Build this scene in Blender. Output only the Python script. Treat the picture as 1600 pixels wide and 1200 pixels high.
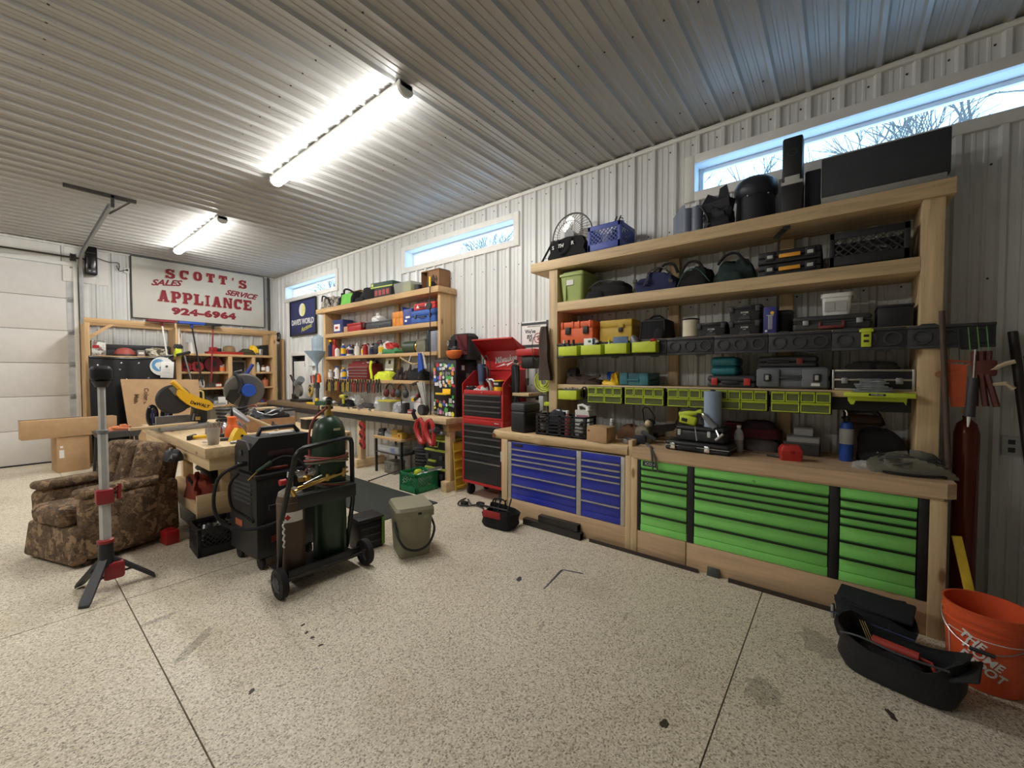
import bpy, bmesh, math, random
from mathutils import Vector, Matrix, Euler
random.seed(7)
PI = math.pi
for o in list(bpy.data.objects): bpy.data.objects.remove(o)
SC = bpy.context.scene
COL = SC.collection

# ---------------------------------------------------------------- camera
cam_d = bpy.data.cameras.new('camera'); cam = bpy.data.objects.new('camera', cam_d); COL.objects.link(cam)
cam_d.sensor_fit = 'HORIZONTAL'; cam_d.sensor_width = 36.0; cam_d.lens = 36.0 * 636.0 / 1600.0
cam_d.clip_start = 0.05; cam_d.clip_end = 200
cam.location = (0, 0, 1.5)
cam.rotation_euler = (math.radians(90 - 1.62), 0, math.radians(-51.1))
SC.camera = cam

# ---------------------------------------------------------------- sky, exposure
W_ = bpy.data.worlds.new('sky'); SC.world = W_; W_.use_nodes = True
wn = W_.node_tree.nodes; wl = W_.node_tree.links
wn['Background'].inputs['Color'].default_value = (0.36, 0.66, 1.0, 1)
wn['Background'].inputs['Strength'].default_value = 2.7
SC.view_settings.view_transform = 'Standard'; SC.view_settings.look = 'None'
SC.view_settings.gamma = 1.0; SC.view_settings.use_curve_mapping = False
SC.view_settings.exposure = 0.75
TUBE_POWER = 40.0

# ---------------------------------------------------------------- materials
MATS = {}
def _new(name):
    m = bpy.data.materials.new(name); m.use_nodes = True
    nt = m.node_tree; b = nt.nodes['Principled BSDF']
    return m, nt, b
def _n(nt, t, **kw):
    n = nt.nodes.new(t)
    for k, v in kw.items():
        if k in n.inputs: n.inputs[k].default_value = v
        else: setattr(n, k, v)
    return n
def _ramp(nt, stops):
    r = nt.nodes.new('ShaderNodeValToRGB'); e = r.color_ramp.elements
    while len(e) > 1: e.remove(e[-1])
    e[0].position, e[0].color = stops[0][0], tuple(stops[0][1]) + (1,)
    for p, c in stops[1:]:
        x = e.new(p); x.color = tuple(c) + (1,)
    return r
def plain(name, col, rough=0.5, metal=0.0, var=0.12, scale=9.0, bump=0.0, spec=None):
    if name in MATS: return MATS[name]
    m, nt, b = _new(name)
    tc = _n(nt, 'ShaderNodeTexCoord'); nz = _n(nt, 'ShaderNodeTexNoise', Scale=scale, Detail=5.0, Roughness=0.6)
    nt.links.new(tc.outputs['Object'], nz.inputs['Vector'])
    d = tuple(c * (1 - var) for c in col); u = tuple(min(1, c * (1 + var)) for c in col)
    r = _ramp(nt, [(0.3, d), (0.7, u)])
    nt.links.new(nz.outputs['Fac'], r.inputs['Fac']); nt.links.new(r.outputs['Color'], b.inputs['Base Color'])
    b.inputs['Roughness'].default_value = rough; b.inputs['Metallic'].default_value = metal
    if spec is not None: b.inputs['Specular IOR Level'].default_value = spec
    if bump:
        bp = _n(nt, 'ShaderNodeBump', Strength=bump, Distance=0.01)
        n2 = _n(nt, 'ShaderNodeTexNoise', Scale=scale * 8, Detail=4.0)
        nt.links.new(tc.outputs['Object'], n2.inputs['Vector'])
        nt.links.new(n2.outputs['Fac'], bp.inputs['Height']); nt.links.new(bp.outputs['Normal'], b.inputs['Normal'])
    MATS[name] = m; return m
def wood(name, col, axis=0, dark=0.62, rough=0.6, knots=True):
    if name in MATS: return MATS[name]
    m, nt, b = _new(name)
    tc = _n(nt, 'ShaderNodeTexCoord'); mp = _n(nt, 'ShaderNodeMapping')
    s = [14.0, 14.0, 14.0]; s[axis] = 0.9
    mp.inputs['Scale'].default_value = s
    nt.links.new(tc.outputs['Object'], mp.inputs['Vector'])
    nz = _n(nt, 'ShaderNodeTexNoise', Scale=1.6, Detail=6.0, Roughness=0.62, Distortion=0.6)
    nt.links.new(mp.outputs['Vector'], nz.inputs['Vector'])
    r = _ramp(nt, [(0.28, tuple(c * dark for c in col)), (0.45, tuple(c * 0.9 for c in col)), (0.7, tuple(min(1, c * 1.12) for c in col))])
    nt.links.new(nz.outputs['Fac'], r.inputs['Fac'])
    out = r.outputs['Color']
    if knots:
        mp2 = _n(nt, 'ShaderNodeMapping'); s2 = [9.0, 9.0, 9.0]; s2[axis] = 3.2
        mp2.inputs['Scale'].default_value = s2
        nt.links.new(tc.outputs['Object'], mp2.inputs['Vector'])
        vo = _n(nt, 'ShaderNodeTexVoronoi', Scale=0.55); nt.links.new(mp2.outputs['Vector'], vo.inputs['Vector'])
        kr = _ramp(nt, [(0.05, (1, 1, 1)), (0.1, (0, 0, 0))]); nt.links.new(vo.outputs['Distance'], kr.inputs['Fac'])
        mx = _n(nt, 'ShaderNodeMix', data_type='RGBA'); nt.links.new(kr.outputs['Color'], mx.inputs[0])
        nt.links.new(out, mx.inputs[6]); mx.inputs[7].default_value = (col[0] * 0.4, col[1] * 0.28, col[2] * 0.2, 1)
        out = mx.outputs[2]
    nt.links.new(out, b.inputs['Base Color']); b.inputs['Roughness'].default_value = rough
    bp = _n(nt, 'ShaderNodeBump', Strength=0.15, Distance=0.004)
    nt.links.new(nz.outputs['Fac'], bp.inputs['Height']); nt.links.new(bp.outputs['Normal'], b.inputs['Normal'])
    MATS[name] = m; return m
def glassy(name, col=(1, 1, 1), rough=0.05, alpha=0.25):
    if name in MATS: return MATS[name]
    m, nt, b = _new(name)
    b.inputs['Base Color'].default_value = tuple(col) + (1,); b.inputs['Roughness'].default_value = rough
    b.inputs['Alpha'].default_value = alpha; b.inputs['Specular IOR Level'].default_value = 0.6
    MATS[name] = m; return m
def emis(name, col, s):
    if name in MATS: return MATS[name]
    m, nt, b = _new(name)
    b.inputs['Base Color'].default_value = (0.9, 0.9, 0.9, 1)
    b.inputs['Emission Color'].default_value = tuple(col) + (1,); b.inputs['Emission Strength'].default_value = s
    MATS[name] = m; return m
def patchy(name, cols, scale=14.0, rough=0.9, bump=0.3):
    """cloth printed in large blotches"""
    if name in MATS: return MATS[name]
    m, nt, b = _new(name)
    tc = _n(nt, 'ShaderNodeTexCoord'); nz = _n(nt, 'ShaderNodeTexNoise', Scale=scale * 0.5, Detail=3.0)
    nt.links.new(tc.outputs['Object'], nz.inputs['Vector'])
    ad = _n(nt, 'ShaderNodeVectorMath', operation='MULTIPLY_ADD'); ad.inputs[1].default_value = (0.16, 0.16, 0.16)
    nt.links.new(nz.outputs['Color'], ad.inputs[0]); nt.links.new(tc.outputs['Object'], ad.inputs[2])
    vo = _n(nt, 'ShaderNodeTexVoronoi', Scale=scale); nt.links.new(ad.outputs['Vector'], vo.inputs['Vector'])
    sp = _n(nt, 'ShaderNodeSeparateColor'); nt.links.new(vo.outputs['Color'], sp.inputs[0])
    k = len(cols); r = _ramp(nt, [(i / k, c) for i, c in enumerate(cols)])
    n3 = _n(nt, 'ShaderNodeTexNoise', Scale=scale * 2.2, Detail=4.0, Roughness=0.7); nt.links.new(tc.outputs['Object'], n3.inputs['Vector'])
    mh = _n(nt, 'ShaderNodeMath', operation='MULTIPLY_ADD'); mh.inputs[1].default_value = 0.9; mh.inputs[2].default_value = -0.45
    nt.links.new(n3.outputs['Fac'], mh.inputs[0])
    a2 = _n(nt, 'ShaderNodeMath', operation='ADD'); nt.links.new(mh.outputs[0], a2.inputs[0]); nt.links.new(sp.outputs[0], a2.inputs[1])
    nt.links.new(a2.outputs[0], r.inputs['Fac']); nt.links.new(r.outputs['Color'], b.inputs['Base Color'])
    b.inputs['Roughness'].default_value = rough
    bp = _n(nt, 'ShaderNodeBump', Strength=bump, Distance=0.01)
    nt.links.new(n3.outputs['Fac'], bp.inputs['Height']); nt.links.new(bp.outputs['Normal'], b.inputs['Normal'])
    MATS[name] = m; return m

def C(*h):
    """sRGB 0-255 -> linear"""
    g = 0.3 * h[0] + 0.59 * h[1] + 0.11 * h[2]; h = [min(255, (c * 0.91 + g * 0.09) * 1.03 + 3) for c in h]
    return tuple(((c / 255) / 12.92 if c / 255 <= 0.04045 else ((c / 255 + 0.055) / 1.055) ** 2.4) for c in h)
PINE = [wood('pine_%d' % a, C(216, 186, 140), a) for a in range(3)]
FIR = [wood('fir_%d' % a, C(204, 164, 112), a) for a in range(3)]
LIVE = wood('hackberry_slab', C(206, 166, 108), 0, 0.5)
PLY = wood('plywood', C(196, 158, 116), 0, 0.75)
BLACK = plain('black_plastic', C(30, 31, 34), 0.5)
BLACKC = plain('black_cloth', C(30, 30, 33), 0.95, bump=0.3)
BLACKM = plain('black_metal', C(26, 26, 28), 0.35)
RUBBER = plain('rubber', C(28, 28, 30), 0.85)
DGREY = plain('dark_grey_plastic', C(58, 60, 64), 0.5)
GREY = plain('grey_plastic', C(120, 124, 130), 0.5)
LGREY = plain('light_grey', C(180, 180, 178), 0.5)
STEEL = plain('bare_steel', C(190, 190, 192), 0.3, 1.0)
GALV = plain('galvanised', C(165, 167, 168), 0.45, 0.9)
DSTEEL = plain('dark_steel', C(74, 70, 68), 0.45, 0.7)
CHROME = plain('chrome', C(220, 220, 222), 0.12, 1.0, 0.03)
BRASS = plain('brass', C(208, 168, 90), 0.3, 1.0)
WHITE = plain('white_paint', C(232, 230, 224), 0.5, var=0.04)
WPLAS = plain('white_plastic', C(228, 228, 224), 0.4, var=0.04)
PAPER = plain('paper', C(232, 230, 226), 0.9, var=0.05)
CARD = plain('cardboard', C(186, 148, 106), 0.85, var=0.08)
RED = plain('red_paint', C(176, 30, 32), 0.4)
REDP = plain('red_plastic', C(196, 44, 40), 0.45)
DRED = plain('maroon_cloth', C(92, 28, 36), 0.9)
LIME = plain('lime_plastic', C(196, 214, 44), 0.45, var=0.06)
YEL = plain('yellow_plastic', C(246, 196, 28), 0.45, var=0.06)
ORANGE = plain('orange_plastic', C(240, 104, 36), 0.45, var=0.06)
BLUE = plain('blue_plastic', C(34, 78, 178), 0.45)
NAVY = plain('navy_cloth', C(38, 44, 84), 0.9)
TEAL = plain('teal_plastic', C(28, 112, 124), 0.45)
GREENP = plain('green_plastic', C(22, 128, 74), 0.45)
BROWN = plain('brown_leather', C(66, 48, 40), 0.75, bump=0.3)
CLEAR = glassy('clear_plastic', (0.85, 0.88, 0.9), 0.1, 0.35)

# ---------------------------------------------------------------- mesh helper
_bx = {}
def rbox(sx, sy, sz, bev, seg):
    k = (round(sx, 4), round(sy, 4), round(sz, 4), round(bev, 4), seg)
    if k in _bx: return _bx[k]
    bm = bmesh.new(); bmesh.ops.create_cube(bm, size=1.0)
    for v in bm.verts: v.co = Vector((v.co.x * sx, v.co.y * sy, v.co.z * sz))
    bmesh.ops.bevel(bm, geom=list(bm.edges), offset=min(bev, 0.49 * min(sx, sy, sz)), segments=seg, profile=0.5, affect='EDGES')
    bm.verts.index_update()
    r = ([v.co.copy() for v in bm.verts], [[v.index for v in f.verts] for f in bm.faces]); bm.free()
    _bx[k] = r; return r
class MB:
    def __init__(s): s.V = []; s.F = []; s.M = Matrix.Identity(4)
    def add(s, V, F):
        n = len(s.V); s.V += [s.M @ Vector(v) for v in V]; s.F += [[i + n for i in f] for f in F]; return s
    def at(s, loc=(0, 0, 0), rot=(0, 0, 0), sc=1.0):
        s.M = Matrix.Translation(loc) @ Euler(rot).to_matrix().to_4x4() @ Matrix.Scale(sc, 4); return s
    def box(s, x0, x1, y0, y1, z0, z1, b=0.0, seg=2):
        c = Vector(((x0 + x1) / 2, (y0 + y1) / 2, (z0 + z1) / 2)); d = (abs(x1 - x0), abs(y1 - y0), abs(z1 - z0))
        if b > 0:
            V, F = rbox(*d, b, seg); return s.add([v + c for v in V], F)
        V = [(x, y, z) for x in (x0, x1) for y in (y0, y1) for z in (z0, z1)]
        return s.add(V, [(0, 1, 3, 2), (4, 6, 7, 5), (0, 4, 5, 1), (2, 3, 7, 6), (0, 2, 6, 4), (1, 5, 7, 3)])
    def taper(s, w0, d0, w1, d1, z0, z1, cx=0, cy=0, b=0.0):
        """box centred at cx,cy whose bottom is w0 x d0 and top w1 x d1; corners cut by b"""
        def ring(w, d, z):
            w /= 2; d /= 2
            if not b: return [(cx - w, cy - d, z), (cx + w, cy - d, z), (cx + w, cy + d, z), (cx - w, cy + d, z)]
            r = []
            for (sx, sy, a0) in ((-1, -1, PI), (1, -1, 1.5 * PI), (1, 1, 0), (-1, 1, 0.5 * PI)):
                for k in range(4):
                    a = a0 + k * PI / 6; r.append((cx + sx * (w - b) + b * math.cos(a), cy + sy * (d - b) + b * math.sin(a), z))
            return r
        return s.loft([ring(w0, d0, z0), ring(w1, d1, z1)])
    def loft(s, rings, cap=True, closed=True):
        n = len(rings[0]); V = [p for r in rings for p in r]; F = []
        for i in range(len(rings) - 1):
            for k in range(n if closed else n - 1):
                a, b_ = i * n + k, i * n + (k + 1) % n; F.append((a, b_, b_ + n, a + n))
        if cap: F.append(tuple(range(n - 1, -1, -1))); F.append(tuple(range((len(rings) - 1) * n, len(rings) * n)))
        return s.add(V, F)
    def cyl(s, p0, p1, r0, r1=None, n=16):
        r1 = r0 if r1 is None else r1
        p0 = Vector(p0); p1 = Vector(p1); z = (p1 - p0).normalized(); u = z.orthogonal().normalized(); w = z.cross(u)
        R = lambda p, r: [p + (u * math.cos(2 * PI * k / n) + w * math.sin(2 * PI * k / n)) * r for k in range(n)]
        return s.loft([R(p0, r0), R(p1, r1)])
    def tube(s, pts, r, n=8, closed=False):
        P = [Vector(p) for p in pts]; rings = []; u = None; L = len(P)
        for i, p in enumerate(P):
            a = P[i - 1] if (i or closed) else p; b_ = P[(i + 1) % L] if (i < L - 1 or closed) else p
            t = (b_ - a).normalized() if (b_ - a).length > 1e-9 else Vector((0, 0, 1))
            u = t.orthogonal().normalized() if u is None else (u - t * u.dot(t))
            if u.length < 1e-6: u = t.orthogonal()
            u.normalize(); w = t.cross(u); rr = r[i] if isinstance(r, (list, tuple)) else r
            rings.append([p + (u * math.cos(2 * PI * k / n) + w * math.sin(2 * PI * k / n)) * rr for k in range(n)])
        if closed:
            rings.append(rings[0]); return s.loft(rings, cap=False)
        return s.loft(rings)
    def curve(s, pts, r, n=8, k=6):
        return s.tube(smooth(pts, k), r, n)
    def lathe(s, prof, n=20, c=(0, 0, 0), ax='z', a0=0.0, a1=2 * PI):
        full = abs(a1 - a0 - 2 * PI) < 1e-6; rings = []
        for (r, h) in prof:
            ring = []
            for k in range(n if full else n + 1):
                a = a0 + (a1 - a0) * k / n; x, y = r * math.cos(a), r * math.sin(a)
                p = {'z': (x, y, h), 'x': (h, x, y), 'y': (y, h, x)}[ax]
                ring.append((p[0] + c[0], p[1] + c[1], p[2] + c[2]))
            rings.append(ring)
        return s.loft(rings, cap=full, closed=full)
    def prism(s, poly, a0, a1, ax='y'):
        """poly = 2D points; extruded along ax. y: (x,z); x: (y,z); z: (x,y)"""
        f = {'y': lambda p, a: (p[0], a, p[1]), 'x': lambda p, a: (a, p[0], p[1]), 'z': lambda p, a: (p[0], p[1], a)}[ax]
        return s.loft([[f(p, a0) for p in poly], [f(p, a1) for p in poly]])
    def ball(s, c, r, n=14, m=9, f=None):
        r = (r, r, r) if not isinstance(r, (tuple, list)) else r; rings = []
        for i in range(1, m):
            t = PI * i / m; ring = []
            for k in range(n):
                a = 2 * PI * k / n; d = Vector((math.sin(t) * math.cos(a), math.sin(t) * math.sin(a), -math.cos(t)))
                q = f(d) if f else 1.0
                ring.append((c[0] + d.x * r[0] * q, c[1] + d.y * r[1] * q, c[2] + d.z * r[2] * q))
            rings.append(ring)
        return s.loft(rings)
    def lump(s, x0, x1, y0, y1, z0, z1, amp=0.12, seed=1, n=20, m=12, pw=0.55):
        """soft bag: a superellipsoid with folds, flat underneath"""
        rnd = random.Random(seed); ph = [(rnd.uniform(0, 6.3), rnd.uniform(2, 6), rnd.uniform(1, 4), rnd.uniform(-1, 1)) for _ in range(7)]
        c = ((x0 + x1) / 2, (y0 + y1) / 2, z0); h = z1 - z0; rings = []
        sg = lambda v: math.copysign(abs(v) ** pw, v)
        for i in range(m + 1):
            t = 0.5 * PI * i / m if i else 0.0; ring = []
            ct, st = (math.cos(t) ** pw if i < m else 0.02), math.sin(t) ** 0.8
            for k in range(n):
                a = 2 * PI * k / n; q = 1 + amp * sum(w * math.sin(f1 * a + p + f2 * t * 2) for p, f1, f2, w in ((p_, round(f_), g_, w_) for p_, f_, g_, w_ in ph)) * 0.4
                ring.append((c[0] + sg(math.cos(a)) * ct * q * (x1 - x0) / 2, c[1] + sg(math.sin(a)) * ct * q * (y1 - y0) / 2, c[2] + st * h * (1 + (q - 1) * 0.8 if i else 0)))
            rings.append(ring)
        return s.loft(rings)
def smooth(pts, k=6):
    P = [Vector(p) for p in pts]; out = []
    for i in range(len(P) - 1):
        a, b_, c, d = P[max(i - 1, 0)], P[i], P[i + 1], P[min(i + 2, len(P) - 1)]
        for j in range(k):
            t = j / k
            out.append(0.5 * ((2 * b_) + (c - a) * t + (2 * a - 5 * b_ + 4 * c - d) * t * t + (3 * b_ - a - 3 * c + d) * t ** 3))
    out.append(P[-1]); return out
def mesh(name, mb, m, sharp=38):
    me = bpy.data.meshes.new(name); me.from_pydata([tuple(v) for v in mb.V], [], mb.F)
    bm = bmesh.new(); bm.from_mesh(me); bmesh.ops.recalc_face_normals(bm, faces=bm.faces); bm.to_mesh(me); bm.free()
    me.polygons.foreach_set('use_smooth', [True] * len(me.polygons)); me.set_sharp_from_angle(angle=math.radians(sharp))
    if m: me.materials.append(m)
    me.update(); return me
def obj(name, mb, m, parent=None, label=None, sharp=38):
    me = mb if isinstance(mb, bpy.types.Mesh) else mesh(name, mb, m, sharp)
    o = bpy.data.objects.new(name, me); COL.objects.link(o)
    if parent: o.parent = parent
    if label: o['label'] = label
    return o
def tag(o, label, cat, group=None):
    o['label'] = label; o['category'] = cat
    if group: o['group'] = group
    return o
def thing(name, label, cat, loc=(0, 0, 0), rz=0.0, group=None):
    o = bpy.data.objects.new(name, None); COL.objects.link(o); o.empty_display_size = 0.05
    o.location = loc; o.rotation_euler = (0, 0, rz); return tag(o, label, cat, group)
def rw(name, label, cat, y, z, x=3.58, yaw=0.0, group=None):
    """a thing against the right wall: local x = to the viewer's right, local y = into the wall"""
    return thing(name, label, cat, (x, y, z), -PI / 2 + yaw, group)
def struct(name, mb, m, parent=None, sharp=38):
    o = obj(name, mb, m, parent, sharp=sharp)
    if not parent: o['kind'] = 'structure'
    return o
def dup(o, parent=None):
    c = o.copy(); COL.objects.link(c); c.parent = parent
    for ch in list(o.children): dup(ch, c)
    return c
_fc = {}
def text(s, size, m, parent, loc, rot=(PI / 2, 0, 0), name='lettering', bold=0.0, ext=0.0012, sx=1.0, shear=0.0, align='CENTER', space=1.0):
    cu = bpy.data.curves.new('txt', 'FONT'); cu.body = s; cu.size = size; cu.offset = bold; cu.extrude = ext; cu.shear = shear
    cu.align_x = align; cu.align_y = 'CENTER'; cu.space_character = space; cu.resolution_u = 3
    t = bpy.data.objects.new('txt', cu); me = bpy.data.meshes.new_from_object(t)
    me.transform(Matrix.Translation(loc) @ Euler(rot).to_matrix().to_4x4() @ Matrix.Diagonal((sx, 1, 1, 1)))
    me.materials.clear(); me.materials.append(m); me.name = name
    bpy.data.objects.remove(t)
    return obj(name, me, m, parent)
def arc(cx, cy, r, a0, a1, n=8):
    return [(cx + r * math.cos(math.radians(a0 + (a1 - a0) * i / n)), cy + r * math.sin(math.radians(a0 + (a1 - a0) * i / n))) for i in range(n + 1)]
# ================================================================ the room
XW, YB, ZC, XL, YF = 3.95, 10.2, 3.68, -8.0, -7.0
steel_m = None
def liner(name, col):
    m, nt, b = _new(name)
    tc = _n(nt, 'ShaderNodeTexCoord'); nz = _n(nt, 'ShaderNodeTexNoise', Scale=1.4, Detail=6.0)
    nt.links.new(tc.outputs['Object'], nz.inputs['Vector'])
    r = _ramp(nt, [(0.3, tuple(c * 0.94 for c in col)), (0.7, tuple(min(1, c * 1.04) for c in col))])
    nt.links.new(nz.outputs['Fac'], r.inputs['Fac']); nt.links.new(r.outputs['Color'], b.inputs['Base Color'])
    b.inputs['Roughness'].default_value = 0.34; b.inputs['Specular IOR Level'].default_value = 0.6
    return m
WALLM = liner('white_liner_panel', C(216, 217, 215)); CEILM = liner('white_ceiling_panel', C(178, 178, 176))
PROF = [(0, 0), (0.014, 0.026), (0.040, 0.026), (0.054, 0), (0.092, 0), (0.098, 0.005), (0.110, 0.005), (0.116, 0), (0.146, 0), (0.152, 0.005), (0.164, 0.005), (0.170, 0)]
def profile(a, b_, cuts=()):
    pts = []; k = math.floor(a / 0.2) - 1
    while k * 0.2 < b_:
        pts += [(k * 0.2 + t, d) for t, d in PROF]; k += 1
    def at(v):
        for (t0, d0), (t1, d1) in zip(pts, pts[1:]):
            if t0 <= v <= t1: return d0 + (d1 - d0) * (v - t0) / max(t1 - t0, 1e-9)
        return 0
    q = [(v, at(v)) for v in (a, b_) + tuple(cuts)] + [p for p in pts if a < p[0] < b_]
    return sorted(set(q))
def corr(fn, a, b_, lo, hi, holes=()):
    """ribbed sheet: profile runs a..b, the other direction lo..hi; holes = (a0,a1,h0,h1)"""
    mb = MB(); P = profile(a, b_, [v for h in holes for v in h[:2]])
    for (t0, d0), (t1, d1) in zip(P, P[1:]):
        if t1 - t0 < 1e-7: continue
        spans = [(lo, hi)]
        for h in holes:
            if t0 >= h[0] - 1e-6 and t1 <= h[1] + 1e-6:
                n_ = []
                for z0, z1 in spans: n_ += [(z0, z1)] if h[3] <= z0 or h[2] >= z1 else [q for q in ((z0, h[2]), (h[3], z1)) if q[1] - q[0] > 1e-4]
                spans = n_
        for z0, z1 in spans:
            mb.add([fn(t0, d0, z0), fn(t1, d1, z0), fn(t1, d1, z1), fn(t0, d0, z1)], [(0, 1, 2, 3)])
    return mb
WIN = [(-1.20, 1.14), (3.06, 5.40), (7.37, 9.73)]          # outer casing, along the right wall
WZ0, WZ1 = 3.045, 3.455
holes = [(a + 0.08, b_ - 0.08, WZ0 + 0.075, WZ1 - 0.07) for a, b_ in WIN] + [(8.72, 9.38, 0.72, 1.86)]
struct('wall_right', corr(lambda t, d, z: (XW - d, t, z), YF, YB, 0, ZC, holes), WALLM)
struct('wall_back', corr(lambda t, d, z: (t, YB - d, z), XL, XW, 0, ZC, [(-3.9, 0.74, 0.0, 3.30)]), WALLM)
struct('wall_left', corr(lambda t, d, z: (XL + d, t, z), YF, YB, 0, ZC), WALLM)
struct('wall_front', corr(lambda t, d, z: (t, YF + d, z), XL, XW, 0, ZC), WALLM)
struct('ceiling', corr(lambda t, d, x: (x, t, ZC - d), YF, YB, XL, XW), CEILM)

# floor: poured slabs with saw-cut joints
m, nt, b = _new('flaked_epoxy'); FLOORM = m
tc = _n(nt, 'ShaderNodeTexCoord')
n1 = _n(nt, 'ShaderNodeTexVoronoi', Scale=150.0); n2 = _n(nt, 'ShaderNodeTexNoise', Scale=110.0, Detail=6.0, Roughness=0.8); n3 = _n(nt, 'ShaderNodeTexNoise', Scale=1.1, Detail=6.0, Roughness=0.65)
for n in (n1, n2, n3): nt.links.new(tc.outputs['Object'], n.inputs['Vector'])
sp = _n(nt, 'ShaderNodeSeparateColor'); nt.links.new(n1.outputs['Color'], sp.inputs[0])
r1 = _ramp(nt, [(0.0, C(146, 137, 121)), (0.12, C(180, 170, 150)), (0.26, C(216, 206, 186)), (0.62, C(229, 221, 203)), (0.86, C(244, 238, 226))])
nt.links.new(sp.outputs[0], r1.inputs['Fac'])
r2 = _ramp(nt, [(0.36, C(172, 163, 146)), (0.48, C(238, 234, 226)), (0.75, C(255, 255, 252))]); nt.links.new(n2.outputs['Fac'], r2.inputs['Fac'])
mu = _n(nt, 'ShaderNodeMix', data_type='RGBA', blend_type='MULTIPLY'); mu.inputs[0].default_value = 0.9
nt.links.new(r1.outputs['Color'], mu.inputs[6]); nt.links.new(r2.outputs['Color'], mu.inputs[7])
r3 = _ramp(nt, [(0.28, (0.78, 0.74, 0.67)), (0.46, (0.95, 0.94, 0.92)), (0.7, (1, 1, 1))]); nt.links.new(n3.outputs['Fac'], r3.inputs['Fac'])
m2 = _n(nt, 'ShaderNodeMix', data_type='RGBA', blend_type='MULTIPLY'); m2.inputs[0].default_value = 1.0
nt.links.new(mu.outputs[2], m2.inputs[6]); nt.links.new(r3.outputs['Color'], m2.inputs[7])
nt.links.new(m2.outputs[2], b.inputs['Base Color']); b.inputs['Roughness'].default_value = 0.42
bp = _n(nt, 'ShaderNodeBump', Strength=0.12, Distance=0.003); nt.links.new(n2.outputs['Fac'], bp.inputs['Height']); nt.links.new(bp.outputs['Normal'], b.inputs['Normal'])
flo = struct('floor', MB().box(XL - .1, XW + .1, YF - .1, YB + .1, -0.12, -0.045), plain('joint_dirt', C(50, 46, 42), 0.95))
gx, gy, g = [XL - .1, -3.2, 0.46, XW + .1], [YF - .1, 0.39, 3.65, 7.1, YB + .1], 0.0032
for i in range(3):
    for j in range(4):
        struct('slab', MB().box(gx[i] + g, gx[i + 1] - g, gy[j] + g, gy[j + 1] - g, -0.045, 0), FLOORM, flo)
STAIN = glassy('oil_stain', C(70, 62, 50), 0.5, 0.55); STAIN2 = glassy('faint_stain', C(96, 86, 68), 0.6, 0.10); TAPE = glassy('grey_mark', C(76, 80, 92), 0.6, 0.7)
def blot(x, y, rx, ry, a, m, seed):
    rn = random.Random(seed); c, s = math.cos(a), math.sin(a); P = []
    for k in range(18):
        t = k * PI / 9; q = rn.uniform(0.65, 1.15); u, v = rx * q * math.cos(t), ry * q * math.sin(t); P.append((x + u * c - v * s, y + u * s + v * c))
    struct('stain', MB().prism(P, 0.0002, 0.0006, 'z'), m, flo)
for i, (x, y, rx, ry, a, m) in enumerate([(2.30, 1.79, .035, .02, .5, TAPE), (1.07, 2.46, .016, .010, .3, STAIN), (1.05, 2.37, .015, .010, 1, STAIN), (1.05, 2.30, .013, .012, 2, STAIN), (1.05, 2.20, .016, .010, .2, STAIN),
        (0.69, 2.13, .020, .012, .7, STAIN), (1.73, 0.56, .026, .02, 0, STAIN), (2.53, 0.22, .04, .014, .9, STAIN2), (2.80, 0.06, .15, .11, .4, STAIN2), (2.20, 0.26, .12, .08, .2, STAIN2), (1.95, 1.35, .06, .012, .3, STAIN2), (2.35, 1.0, .06, .012, .1, STAIN2), (0.62, 2.75, .16, .04, .8, STAIN2), (0.55, 3.2, .1, .03, 0, STAIN2), (2.4, -0.2, .04, .014, .4, STAIN), (1.30, 3.05, .1, .07, 0, STAIN2)]): blot(x, y, rx, ry, a, m, i)
mb = MB(); mb.prism([(2.29, 1.575), (2.31, 1.57), (2.62, 1.61), (2.61, 1.63)], 0.0002, 0.0008, 'z'); mb.prism([(2.61, 1.63), (2.63, 1.61), (2.67, 1.47), (2.655, 1.465)], 0.0002, 0.0008, 'z')
struct('stain', mb, TAPE, flo)

# trims
struct('trim_1', MB().box(XW - 0.035, XW, YF, YB, ZC - 0.058, ZC - 0.018, 0.006), WHITE)
struct('trim_2', MB().box(0.8, XW - 0.035, YB - 0.03, YB, ZC - 0.05, ZC - 0.018, 0.006), WHITE)
struct('trim_3', MB().box(XL, 0.8, YB - 0.03, YB, ZC - 0.05, ZC - 0.018, 0.006), WHITE)

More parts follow.
